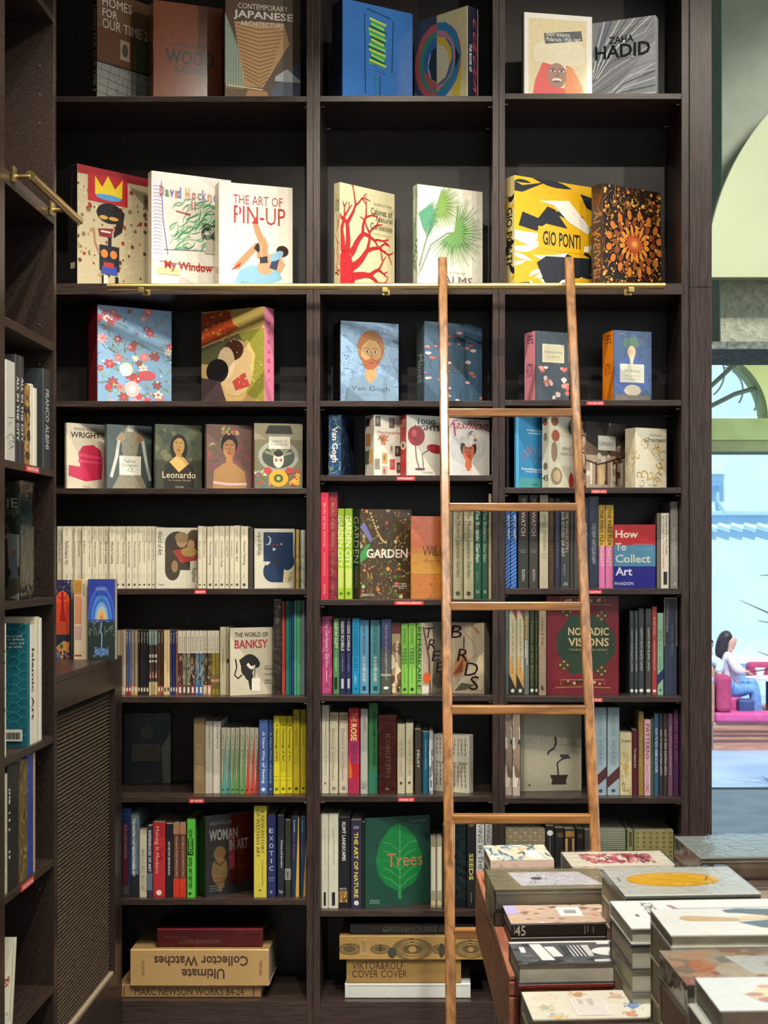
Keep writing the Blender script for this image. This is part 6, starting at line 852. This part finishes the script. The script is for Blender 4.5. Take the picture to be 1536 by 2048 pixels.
lying(PX(690, zk), PX(941, zk), zk, z2, tt[0], .24, '#c9cbc4', 'flat white card box, lowest of its stack', 'bottom shelf, middle bay', sart=[('R', .83, .02, .86, .98, '#8f918a'), ('R', .8, .45, .9, .62, '#b4b6ae')], group='books lying in stacks on the bottom shelf', name='book_box')
b1 = z2+tt[0]+.0005; h1 = PZ(1918, zk)-b1
lying(PX(693, zk), PX(922, zk), zk, b1, h1, .23, '#957540', 'brown card box titled Cover Cover, above the white box', 'bottom shelf, middle bay', sart=[T('VIKTOR&ROLF', .58, .5, .88, .95, '#3c2a18', r=90), T('COVER COVER', .24, .47, .54, .95, '#3c2a18', r=90)], group='books lying in stacks on the bottom shelf', name='book_box')
b2_ = b1+h1+.0005; h2 = PZ(1872, zk-.012)-b2_
sp = []
for cx, r0 in ((.93, .06), (.72, .05), (.5, .12), (.1, .1), (.3, .05)):
    for q_ in range(3):
        rr = r0*(1-.3*q_); sp.append(('S', [(.45+rr*3.6*math.cos(a*.4), cx+rr*math.sin(a*.4)) for a in range(17)], .05, ['#6c5a34', '#7c6840', '#5c4c30'][q_]))
sp += [('E', .3, .64, .22, .03, '#3c3a2c'), ('E', .4, .3, .3, .02, '#3c3a2c'), ('R', .2, .81, .9, .86, '#b0905c'), T('GUSTAV KLIMT', .3, .815, .8, .85, '#4a3820')]
lying(PX(679, zk-.012), PX(971, zk-.012), zk-.012, b2_, h2, .26, '#a8854c', 'brown card box with swirl pattern, third in its stack', 'bottom shelf, middle bay', sart=sp, group='books lying in stacks on the bottom shelf', name='book_box')
b3 = b2_+h2+.0005
lying(PX(701, zk+.01), PX(948, zk+.01), zk+.01, b3, PZ(1848, zk+.01)-b3, .2, '#3a3a38', 'grey book titled Greenhouses, topmost of its stack', 'bottom shelf, middle bay', sart=[T('GREENHOUSES', .25, .3, .75, .74, '#b9b8ac', r=90), T('BRITISH', .52, .76, .7, .83, '#9c9b90', r=90), T('CATHEDRALS', .5, .1, .7, .28, '#b9b8ac', r=90), T('FOR EXOTICS', .25, .1, .45, .28, '#b9b8ac', r=90)], wrap=True, group='books lying in stacks on the bottom shelf')

# ---------------------------------------------------------------- side bookcase: books seen end on, and on the cabinet
def sidebook(y0, y1, zbase, ytop, col, desc, plc, front=None, text=None, tcol='#333333', w_=.24, cart=(), sart=(), xf=-1.082, **o):
    """spine faces +X; occupies distances y0..y1 from the viewer; ytop = picture y of its top at the near spine corner"""
    zt = PZ(ytop, y0); h = zt-zbase; sa = list(sart)
    if text: sa.append(('T', text, .25, .2, .75, .8, tcol, {'r': 90, 'b': 1}))
    # spine towards +X: mirrored book with its front cover towards the viewer
    b = book(min(w_, .335), h, y1-y0-.0006, col, None, cart, sa, flip=True, soft=True, **o)
    b.location = (xf, (y0+y1)/2, zbase); give(b, desc, plc, 'books on the side bookcase'); return b
def yz(x, X=-1.082): return -X*F/(VX-x)
zb_ = EYE+.2363+.0005; pb = 'side bookcase, first book row'
sidebook(yz(12), yz(30), zb_, 718, '#b9b8ac', 'wide white book cover facing the viewer', pb, sart=[('X', 301, 10, ['#2c2a28'], .2, .4, 0, .1, 1, .45, 's', .1)], text=None)
sidebook(yz(31), yz(40), zb_, 708, '#26262a', 'black book with white capitals', pb, text='ALL IN THE CITY', tcol='#d0cec4')
sidebook(yz(40.4), yz(48), zb_, 711, '#26262a', 'black book with white capitals', pb, text='ALL IN THE CITY', tcol='#d0cec4')
sidebook(yz(48.4), yz(60), zb_, 766, '#5c4428', 'brown patterned book', pb, sart=[('X', 302, 60, ['#8c6c3c', '#3c2c1c', '#a8884c'], .1, .3, 0, 0, 1, 1, 'e', .2)])
sidebook(yz(60.4), yz(67), zb_, 767, '#cfccba', 'slim white book', pb); sidebook(yz(67.4), yz(74), zb_, 775, '#d4d1c0', 'slim white book', pb)
sidebook(4.035, 4.1105, zb_, 736, '#2c3036', 'large dark grey book beside the upright', pb, text='FRANCO ALBINI', tcol='#9ca0a4', w_=.1)
zc_ = EYE-.1163+.0005; pc = 'side bookcase, second book row'
arcad = [('R', 0, .55, 1, 1, '#3f4430'), ('X', 311, 60, ['#56603c', '#2c3424', '#6c7450'], .05, .12, 0, .5, 1, 1, 'l'), ('R', 0, 0, 1, .2, '#8c7c5c'), ('P', [(.5, .2), (1, .28), (1, .55), (.6, .6)], '#c9ccb4'), ('E', .82, .56, .06, .03, '#a83c34'), ('P', [(.76, .25), (.9, .25), (.88, .52), (.78, .52)], '#6c4c48'), ('E', .83, .53, .035, .025, '#c99878'), ('P', [(.78, .1), (.9, .1), (.88, .28), (.78, .28)], '#34504a'), ('E', .95, .4, .025, .02, '#c99878'), ('P', [(.91, .18), (.99, .18), (.97, .38), (.92, .38)], '#a8b4b8'), ('P', [(.9, .02), (1, .06), (1, 0)], '#e8e4d8'), T('SIE', .8, .78, .985, .86, '#dcdccc'), T('Genre', .8, .72, .95, .745, '#a8ac94')]
sidebook(yz(40, -1.08), yz(66, -1.08), zc_, 963, '#2c342c', 'thick book with a painted country scene', pc, cart=arcad, sart=[('R', 0, .5, 1, .8, '#1c3a3c'), ('X', 312, 40, ['#24342c', '#3c5450', '#4c4030', '#2c2c20'], .1, .3, 0, 0, 1, 1, 'l', .3), ('R', 0, 0, 1, .35, '#4a4034')], wrap=True, w_=.26)
zd = EYE-.502+.0005; pd = 'side bookcase, third book row'
sidebook(3.652, 3.69, zd, 1248, '#d6d3c6', 'white book with tall lettering at left edge', pd, text='Islamic Art', tcol='#33312c')
hexa = []
for i in range(9):
    for j in range(14):
        cx, cy = .1+i*.11, .06+j*.075+(.0375 if i % 2 else 0); pts = [(cx+.062*math.cos(math.pi/3*k), cy+.04*math.sin(math.pi/3*k)) for k in range(7)]
        hexa.append(('S', pts[:4], .005, '#4a9490'))
sidebook(3.872, 3.905, zd, 1247, '#0c5c68', 'teal book with gold hexagon lines and a barcode', pd, cart=[('R', 0, .35, 1, .62, '#0f6070')]+hexa+[('R', .75, .045, .96, .14, '#cfccc0')]+[('R', .77+.012*k, .06, .777+.012*k+(.003 if k % 3 else 0), .115, '#33312c') for k in range(14)]+[T('cultures', .72, .89, .96, .91, '#c9d4d0'), T('famous globule', .72, .86, .98, .88, '#c9d4d0'), T('New, Each era', .72, .83, .98, .85, '#c9d4d0'), T('along with', .74, .8, .96, .82, '#c9d4d0')], sart=[('R', 0, 0, .6, 1, '#0c6470')], w_=.26)
sidebook(3.907, 3.955, zd, 1250, '#d6d3c6', 'white book with tall lettering behind the teal one', pd, text='Islamic Art', tcol='#33312c')
sidebook(3.957, 3.995, zd, 1234, '#cfc9a8', 'cream book with deckled edge', pd); sidebook(3.997, 4.02, zd, 1236, '#cfd2d0', 'slim white book beside the cream one', pd)
ze = EYE-.845+.0005; pe = 'side bookcase, fourth book row'
sidebook(3.6495, yz(15), ze, 1552, '#bdb49c', 'cream book with faint drawings', pe, sart=[('X', 321, 14, ['#a8805c', '#8c7c64'], .15, .3, 0, 0, 1, .6, 's', .2)], w_=.2)
sidebook(yz(16), yz(37), ze, 1534, '#14161c', 'black book with thin white lettering', pe, sart=[('X', 322, 10, ['#b9b8b0'], .1, .15, .05, .1, .2, .9, 'e', .1)])
sidebook(yz(41), yz(55), ze, 1524, '#5c4c2c', 'bronze patterned book', pe, sart=[('X', 323, 40, ['#7c6838', '#3c3420', '#8c7c44'], .15, .3, 0, 0, 1, 1, 'l', .2)])
sidebook(yz(55.5), yz(67), ze, 1512, '#233a80', 'blue book', pe); sidebook(yz(67.3), yz(71), ze, 1506, '#a8906c', 'thin tan book', pe)
# leaning brochure on the lowest visible side shelf
q = MB(); q.box((-.2, -.006, 0), (0, .006, .215), M('#cfcab4', .5)); draw(q, lambda u, v, l: (-.2+.2*u, -.006-l, .215*v), [('S', [(.85, .05), (.98, .05), (.98, .95)], .006, '#8c887c'), ('X', 331, 14, ['#a8483c', '#7c6c5c'], .04, .08, .75, .4, .95, .55, 'l'), T('PLAN', .85, .1, .95, .14, '#8c887c')])
o = q.build('brochure'); o.location = (-1.09, 3.765, EYE-1.196+.0015); o.rotation_euler = (-.18, 0, 0); o['label'] = 'cream brochure leaning on the lowest visible side bookcase shelf'; o['category'] = 'brochure'
# books standing on the cabinet
pcab = 'standing on the low cabinet'
def oncab(x0, x1, ytop, z, t, cover, art, desc, sp=None, side=None):
    X0, X1 = PX(x0, z), PX(x1, z); base = CT+.0005
    b = book(X1-X0, PZ(ytop, z)-base, t, cover, None, art, side or (), flip=False, soft=True); b.location = (X0, z+t/2, base); give(b, desc, pcab, 'books on the low cabinet'); return b
zs_ = 4.80
oncab(92, 142, 1160, 4.84, .03, '#1c2038', [('R', .3, 0, 1, 1, '#23264a'), ('X', 341, 40, ['#8c6c50', '#b9b4a8', '#34406c'], .008, .02, .4, .84, 1, 1, 'e'), ('E', .66, .72, .29, .14, '#e0582c'), ('P', [(.38, .72), (.94, .72), (.94, .45), (.38, .45)], '#d04424'), ('P', [(.6, .85), (.7, .85), (.72, .65), (.8, .47), (.54, .47), (.62, .65)], '#9c1c24'), ('S', [(.48, .82), (.55, .76), (.62, .78)], .03, '#9c1c24'), ('S', [(.85, .83), (.78, .76), (.7, .78)], .03, '#9c1c24'), ('R', .38, .3, .94, .45, '#b8482c'), ('R', .38, .0, 1, .3, '#24283c'), ('P', [(.4, .14), (.7, .22), (.95, .2), (.9, .1), (.5, .08)], '#c98a4c'), ('E', .62, .15, .07, .03, '#3c6c4c'), ('X', 342, 20, ['#c9605c', '#e0a04c', '#4c6c8c'], .02, .05, .4, .0, .95, .1, 'e')], 'red-orange flame figure book, leftmost')
b = spb = book(.17, PZ(1160, 4.78)-CT-.0005, PX(174.5, 4.78)-PX(147, 4.78), '#c9b99c', None, (), [('R', 0, .82, .6, 1, '#b98c3c'), T('THE BOOK', .1, .84, .6, .98, '#8c5c1c', r=90), ('R', .1, .45, .6, .8, '#c48460'), ('R', .1, .25, .6, .42, '#b5948c'), ('R', .1, .04, .6, .06, '#8c4c2c'), ('R', .7, .8, .8, .95, '#8c8c84')], soft=True)
b.location = ((PX(147, 4.78)+PX(174.5, 4.78))/2, 4.78, CT+.0005); b.rotation_euler = (0, 0, math.pi/2); give(b, 'thick cream book turned spine out', pcab, 'books on the low cabinet')
arcs = [('R', 0, .45, 1, 1, '#2c3c94')]
for r_, cc in ((.5, '#3c5cb8'), (.44, '#2c4cac'), (.38, '#4c7cc8'), (.32, '#3464b4'), (.26, '#6c9cd4'), (.2, '#a8b4b8'), (.15, '#c9a878'), (.1, '#dca04c'), (.06, '#b9783c')): arcs.append(('P', [(.5+r_*math.cos(a), .5+r_*.62*1.35*math.sin(a)) for a in [math.pi*k/18 for k in range(19)]], cc))
arcs += [('R', 0, 0, 1, .47, '#24302c'), ('X', 351, 60, ['#3c4c44', '#8ca8b0', '#2c3c50', '#6c8474'], .04, .1, 0, .3, 1, .5, 's'), ('S', [(.5, .46), (.47, .36), (.52, .3), (.5, .12)], .03, '#8cb4dc'), ('E', .5, .1, .26, .05, '#4c6c9c'), ('X', 352, 30, ['#a8c4dc', '#5c7cac'], .03, .06, .2, .04, .8, .16, 's'), T('INNER', .3, .86, .7, .9, '#8c9cc0'), T('WORLDS', .3, .79, .7, .83, '#22306c')]
oncab(176, 230, 1158.5, 4.76, .035, '#24302c', arcs, 'blue book with glowing concentric arches, rightmost')

# ---------------------------------------------------------------- display table
YAW = math.radians(2.3); HT = EYE-.82
tp = P(951, 1741, .82*F/631)
tbl = empty('display_table', (tp.x, tp.y, 0), 'stepped wooden display table laden with large books, lower right', 'table')
tbl.rotation_euler = (0, 0, YAW)
def tpart(name, a, b, bev=.003, mat=None): return boxpart(name, a, b, mat or TABLEWOOD, tbl, bev)
L1 = 1.0
tpart('tabletop', (0, -L1, HT-.03), (1.7, 0, HT), .004)
tpart('rim', (0, -L1, HT+.0005), (.022, -.62, HT+.012)); tpart('side_board', (0, -L1, HT-.16), (.02, 0, HT-.0305))
tpart('end_board', (.021, -L1, HT-.16), (1.7, -L1+.02, HT-.0305)); tpart('end_board', (.021, -.02, HT-.16), (1.7, 0, HT-.0305))
tpart('lower_top', (.03, -2.3, HT-.09), (1.7, -L1-.001, HT-.06)); tpart('lower_side', (.03, -2.3, HT-.3), (.05, -L1-.001, HT-.0905))
tpart('slotted_divider', (.032, -L1-.03, HT-.0595), (.08, -L1-.01, HT-.005), .002)
for k in range(0): tpart('slotted_divider', (.345, -1.14-.32*k-.22, HT-.0595), (.365, -1.14-.32*k, HT+.02), .002)
for sx, sy in ((.12, -.25), (1.6, -.2), (.12, -2.1), (1.6, -2.1), (.12, -1.0)): tpart('leg', (sx, sy-.05, 0), (sx+.05, sy, HT-.0935), .002)
gT = 'books stacked on the display table'
YB = math.radians(3.9)
def stack(xl, yf, W, D, h, items, yaw=YB, zfront=None):
    """stack whose topmost face has its front left corner at picture (xl, yf), h below the eye; items from the top"""
    z = h*F/(yf-VY); x = PX(xl, z); top = EYE-h
    for i, it in enumerate(items):
        t, cover, desc, plc = it[:4]; o = dict(it[4]) if len(it) > 4 else {}
        jx = o.pop('dx', 0); jy = o.pop('dy', 0); ww = o.pop('W', W); dd = o.pop('D', D)
        lying(x+jx, x+jx+ww, z+jy, top-t, t, dd, cover, desc, plc, yaw=yaw, group=gT, **o); top -= t+.0006
    return top
dt = 'on display table'
def filler(n, t, cover, desc, **o): return [(t, cover, desc, dt, dict(front='fore', **o)) for _ in range(n)]
# seen coordinates on a lying cover: u runs away from the viewer's right for spine-front; helper swaps
def seen(items, mode):
    """artwork given as seen from the viewer (s to the right, d away from the viewer) -> cover coordinates"""
    def m(s, d): return (d, 1-s) if mode == 'spine' else (1-d, s)
    out = []
    for it in items:
        if it[0] == 'R': a = m(it[1], it[2]); b = m(it[3], it[4]); out.append(('R', min(a[0], b[0]), min(a[1], b[1]), max(a[0], b[0]), max(a[1], b[1]), it[5]))
        elif it[0] == 'P': out.append(('P', [m(*p) for p in it[1]], it[2]))
        elif it[0] == 'E': a = m(it[1], it[2]); out.append(('E', a[0], a[1], it[4], it[3], it[5]))
        elif it[0] == 'S': out.append(('S', [m(*p) for p in it[1]], it[2], it[3])+tuple(it[4:]))
        elif it[0] == 'X': a = m(it[6], it[7]); b = m(it[8], it[9]); out.append(it[:6]+(min(a[0], b[0]), min(a[1], b[1]), max(a[0], b[0]), max(a[1], b[1]))+tuple(it[10:]))
        else: out.append(it)
    return out
# back row
stack(981, 1721.5, .153, .185, .73, [(.03, '#a89c8c', 'small blue landscape book with price sticker', dt+', far left corner', dict(cart=seen([('R', 0, 0, 1, 1, '#b9ae98'), ('X', 401, 60, ['#5c7c8c', '#8ca4ac', '#c98a64', '#d9cfb8', '#4c5c54', '#44606c'], .1, .24, 0, 0, 1, 1, 'l', .5), ('P', [(.66, .1), (.86, .1), (.78, .62), (.6, .62)], '#dcd4c0'), ('S', [(.68, .3), (.74, .25)], .012, '#8c4c3c'), ('S', [(.77, .3), (.8, .2)], .012, '#8c4c3c')], 'spine'), sart=[('R', 0, 0, 1, 1, '#c9b09c'), ('X', 402, 20, ['#8c5c6c', '#d9cfc0'], .1, .3, 0, 0, 1, 1, 's', .2)])),
  (.028, '#5c4a94', 'small purple painted book, second in stack', dt+', far left corner', dict(W=.16, sart=[('R', 0, .1, 1, 1, '#6c7ca0'), ('X', 403, 24, ['#a8687c', '#5c6ca0', '#8c9cb8'], .2, .4, 0, 0, 1, 1, 's', .2)])), (.03, '#8c2a20', 'small red book, lowest in its stack', dt+', far left corner')])
stack(989, 1779, .262, .205, .728, [(.046, '#6f6a52', 'large olive book with marbled grey picture', dt+', left edge', dict(front='fore', wrap=True, cart=seen([('P', [(.24, .15), (.18, .82), (.8, .82), (.94, .15)], '#b9b8c0'), ('X', 411, 60, ['#6c6874', '#d0d0d8', '#8c8894', '#e0e0e4', '#4a464c'], .04, .12, .25, .17, .82, .8, 's', .5), ('E', .4, .5, .05, .07, '#3c383c')], 'fore'))), (.046, '#8c8878', 'large grey-green film-wrapped book, lowest in stack', dt+', left edge', dict(front='fore', wrap=True))])
stack(1022, 1848, .215, .158, .763, [(.0275, '#16130f', 'black-spined book numbered 45 with a columned interior', dt, dict(cart=seen([('R', 0, 0, 1, 1, '#b59c88'), ('X', 421, 90, ['#e4d8cc', '#8c6a54', '#c9905c', '#a8949c', '#5c4438', '#d9b890', '#4a342c'], .04, .12, 0, 0, 1, 1, 'l', .5, (1.3, 1.8)), ('R', 0, .5, .12, 1, '#a89cc0'), ('R', .52, .35, .75, .85, '#cfd0cc'), ('R', .58, .5, .7, .7, '#8c8c88')], 'spine'), sart=[T('45', .1, .86, .85, .96, '#b9b4a4', r=90), ('R', .2, .965, .8, .97, '#8c887c'), ('R', .15, .28, .8, .285, '#8c887c'), ('R', .3, .25, .8, .255, '#8c887c'), ('R', .2, .2, .7, .205, '#8c887c')])),
  (.028, '#2c2824', 'dark book under the one numbered 45', dt)])
stack(1037, 1929, .246, .16, .772, [(.037, '#4a4e50', 'thick black and white comic-style book', dt, dict(front='fore', cart=seen([('R', 0, .93, 1, 1, '#d0d0cc'), ('X', 431, 30, ['#2c2e30', '#5c6062'], .04, .1, 0, 0, 1, .9, 'e'), ('R', .06, .5, .1, .75, '#d9d9d4'), ('P', [(.15, .88), (.2, .15), (.3, .15), (.24, .88)], '#cfcfca'), ('P', [(.26, .75), (.3, .3), (.38, .3), (.34, .75)], '#cfcfca'), ('R', .45, .3, .62, .8, '#b9bab8')]+[('S', [(.42+.03*k, .3), (.4+.03*k, .8)], .02, '#2c2e30') for k in range(6)]+[('E', .75, .5, .13, .18, '#d0d0cc'), ('E', .9, .45, .08, .12, '#c4c4c0'), ('R', .7, .82, .8, .92, '#cfcfca'), ('R', .6, .06, .72, .14, '#cfcfca')], 'fore'))), (.0085, '#7c2c24', 'thin red book under the comic-style one', dt, dict(front='spine'))])
haeck = [('R', 0, 0, 1, 1, '#cfcab4')]
for i, (s, d, r_, c1, c2) in enumerate(((.17, .8, .1, '#c99a84', '#dcc4ac'), (.14, .4, .07, '#b98a6c', '#a8b08c'), (.2, .08, .09, '#8c9cbc', '#d0b078'), (.45, .85, .08, '#c9a05c', '#b98a5c'), (.75, .78, .07, '#b97c5c', '#c9a884'), (.9, .85, .05, '#c08c6c', '#d0a888'), (.85, .42, .09, '#8496b4', '#6c84b0'), (.78, .12, .06, '#b9a080', '#c98a6c'))): haeck += [('X', 441+i, 16, [c1, c2], .02, .05, s-r_, max(0, d-.13), s+r_, min(1, d+.13), 'l'), ('E', s, d, r_*.5, .08, c2)]
haeck += [('R', .36, .1, .64, .72, '#d6cfc4'), ('R', .38, .14, .62, .68, '#cfc6bc')]
stack(1066, 2040, .2215, .162, .80, [(.038, '#cfcab4', 'cream book with pastel sea creatures', dt, dict(front='fore', cart=seen(haeck, 'fore')+[T('ERNST', .3, .42, .5, .46, '#7c7470', r=180), T('HAECKEL', .3, .5, .55, .54, '#7c7470', r=180)])), (.041, '#8c8672', 'pale book under the sea creatures cover', dt, dict(front='fore'))])
# front standing teal book
q_h = .78; zt5 = 2.44
b = book(.25, .0995, .026, '#3f5a58', None, [('R', 0, .94, .45, .99, '#b8708c'), ('R', .7, .94, 1, .99, '#b8708c'), T('FLORA', .1, .62, .22, .84, '#b9a468'), T('BOTANICA', .68, .62, .9, .84, '#b9a468')], soft=False)
b.location = (PX(1077, zt5), zt5, EYE-q_h-.0995); b.rotation_euler = (0, 0, YB); give(b, 'standing teal book with gold letters', dt+', near front', gT)
# middle columns
stack(1148, 1739, .248, .205, .735, [(.04, '#c4c0b0', 'white book with a dark red flower, in clear film', dt+' behind yellow oval', dict(front='fore', wrap=True, cart=seen([('R', .2, .15, .8, .85, '#cdc9bb'), ('X', 451, 90, ['#8c3440', '#6c1f2c', '#a84c58', '#b9707c'], .06, .16, .15, .3, .85, .85, 'l', .7, (-.4, .4))], 'fore')))]+filler(1, .0435, '#8c8878', 'large pale book under red flower cover'))
surf = [('E', .47, .55, .36, .25, '#cf9a10'), ('E', .47, .55, .33, .22, '#d6a414'), ('P', [(.72, .5), (.76, .62), (.745, .62), (.705, .5)], '#5a4410'), ('S', [(.58, .38), (.76, .38)], .006, '#8c6810'), ('R', .05, .5, .065, .62, '#6c6c64')]
stack(1250.5, 1792.5, .266, .256, .66, [(.009, '#b9bab2', 'large white book with a long yellow oval, in clear film', dt, dict(front='spine', wrap=True, cart=seen(surf, 'spine'), sart=[('R', 0, 0, 1, 1, '#6c6e64')]))]+filler(3, .048, '#9c9a88', 'large book under the yellow oval cover'))
wht = [('R', .3, .2, .3, .2, '#c9c9c4'), ('R', .32, .55, 1, .56, '#8c7c7c'), ('R', .32, .66, 1, .67, '#8c7c7c'), ('P', [(.3, .8), (.33, .8), (.4, .45), (.36, .45)], '#9c7c7c'), ('R', .08, .4, .1, .48, '#6c6c64')]
stack(1262.5, 1857, .33, .21, .664, [(.0285, '#cfcfc8', 'white book with handwritten-style title, left of the brush cover', dt, dict(front='fore', cart=seen(wht, 'fore')+[T('MATT LEACY', .1, .16, .72, .23, '#4c4c50', r=180)])), (.004, '#1c1c1c', 'thin black book below the white titled one', dt, dict(front='spine')), (.04, '#4a4640', 'dark thick book lower in the white titled stack', dt, dict(front='fore')), (.04, '#6c6860', 'grey thick book lower in the white titled stack', dt, dict(front='fore')), (.045, '#7c7a70', 'olive thick book lower in the white titled stack', dt, dict(front='fore')), (.055, '#8c8474', 'pale thick book, lowest in the white titled stack', dt, dict(front='fore'))])
brush = [('P', [(.13, .6), (.15, .68), (.2, .71), (.5, .62), (.5, .5), (.3, .5), (.18, .52)], '#b59a74'), ('P', [(.45, .92), (.55, .98), (.75, .95), (.95, .7), (.98, .45), (.8, .2), (.6, .25), (.48, .45), (.6, .5), (.72, .55), (.7, .7), (.55, .8), (.46, .82)], '#5c6a74'), ('P', [(.5, .52), (.72, .58), (.68, .72), (.52, .68)], '#d0b890'), ('P', [(.9, .98), (1, .8), (1, .3), (.9, .2), (.97, .5)], '#c9b494')]
stack(1341.5, 1871, .265, .175, .60, [(.0205, '#cbc9bf', 'white book showing a round-headed brush', dt, dict(front='fore', cart=seen(brush, 'fore'))), (.003, '#b9b8a8', 'thin pale book under the brush cover', dt, dict(front='spine')), (.055, '#8c8468', 'thick cream-paged book under the brush cover', dt, dict(front='fore')), (.065, '#7c6a50', 'thick brown book low in the brush stack', dt, dict(front='fore')), (.065, '#8a7458', 'thick tan book low in the brush stack', dt, dict(front='fore')), (.065, '#6c5c48', 'thick brown book, lowest in the brush stack', dt, dict(front='fore'))], yaw=math.radians(2.4))
clas = [('R', 0, 0, 1, 1, '#9c8a74'), ('X', 461, 50, ['#a88468', '#7c6c5c', '#b9a488', '#8c5c4c', '#6c6a64'], .06, .15, 0, 0, 1, 1, 'e'), ('E', .18, .5, .08, .2, '#a86c4c'), ('E', .35, .35, .12, .22, '#a89884'), ('P', [(.36, .78), (.44, .25), (.82, .25), (.72, .78)], '#b9bab4'), ('P', [(.38, .75), (.455, .29), (.8, .29), (.71, .75)], '#aeb0aa'), ('P', [(.55, .6), (.57, .4), (.68, .4), (.65, .6)], '#8c8e8a')]
stack(1373.5, 1970, .26, .185, .622, [(.04, '#8c7c68', 'brown book with a classical painting, in clear film', dt, dict(front='fore', wrap=True, cart=seen(clas, 'fore'))), (.006, '#2c241c', 'thin black book under the classical painting cover', dt, dict(front='spine')), (.065, '#8c7a60', 'thick tan book under the classical painting cover', dt, dict(front='fore')), (.07, '#8c7c68', 'thick grey-tan book under the classical painting cover', dt, dict(front='fore')), (.072, '#7c6a54', 'thick tan book, lowest under the classical painting cover', dt, dict(front='fore'))])
hand = [('P', [(.3, .62), (.36, .75), (.46, .8), (.9, .85), (1, .8), (1, .3), (.7, .42), (.55, .35), (.4, .2), (.26, .25), (.24, .38), (.2, .48), (.28, .55)], '#cdbf9c'), ('E', .27, .45, .05, .06, '#a88078'), ('E', .34, .3, .08, .08, '#a87c74'), ('E', .36, .68, .04, .05, '#b99484'), ('S', [(.4, .7), (.6, .66), (.85, .7)], .012, '#9c8c64'), ('S', [(.38, .52), (.6, .5), (.8, .5)], .012, '#9c8c64')]
stack(1440.5, 2022, .24, .155, .60, [(.036, '#c2c5c0', 'white book showing a gloved hand', dt+', lower right corner', dict(front='fore', cart=seen(hand, 'fore'))), (.055, '#a8a89c', 'pale book under the gloved hand cover', dt+', lower right corner', dict(front='fore', dx=-.01)), (.06, '#7c7a70', 'grey book under the gloved hand cover', dt+', lower right corner', dict(front='fore')), (.06, '#8a8272', 'taupe book under gloved hand cover', dt+', lower right corner', dict(front='fore')), (.065, '#7c6a54', 'brown book, lowest under gloved hand cover', dt+', lower right corner', dict(front='fore'))], yaw=math.radians(2.6))
stack(1401, 1716.5, .32, .25, .654, [(.045, '#7c8480', 'large grey glossy book in clear film, uppermost at the back', dt, dict(front='fore', wrap=True)), (.018, '#5c5a54', 'dark book second in the back right stack', dt, dict(front='fore')), (.045, '#8c8070', 'tan book third in the back right stack', dt, dict(front='fore')), (.045, '#8c8878', 'pale book, lowest in the back right stack', dt, dict(front='fore'))])
finish_labels()
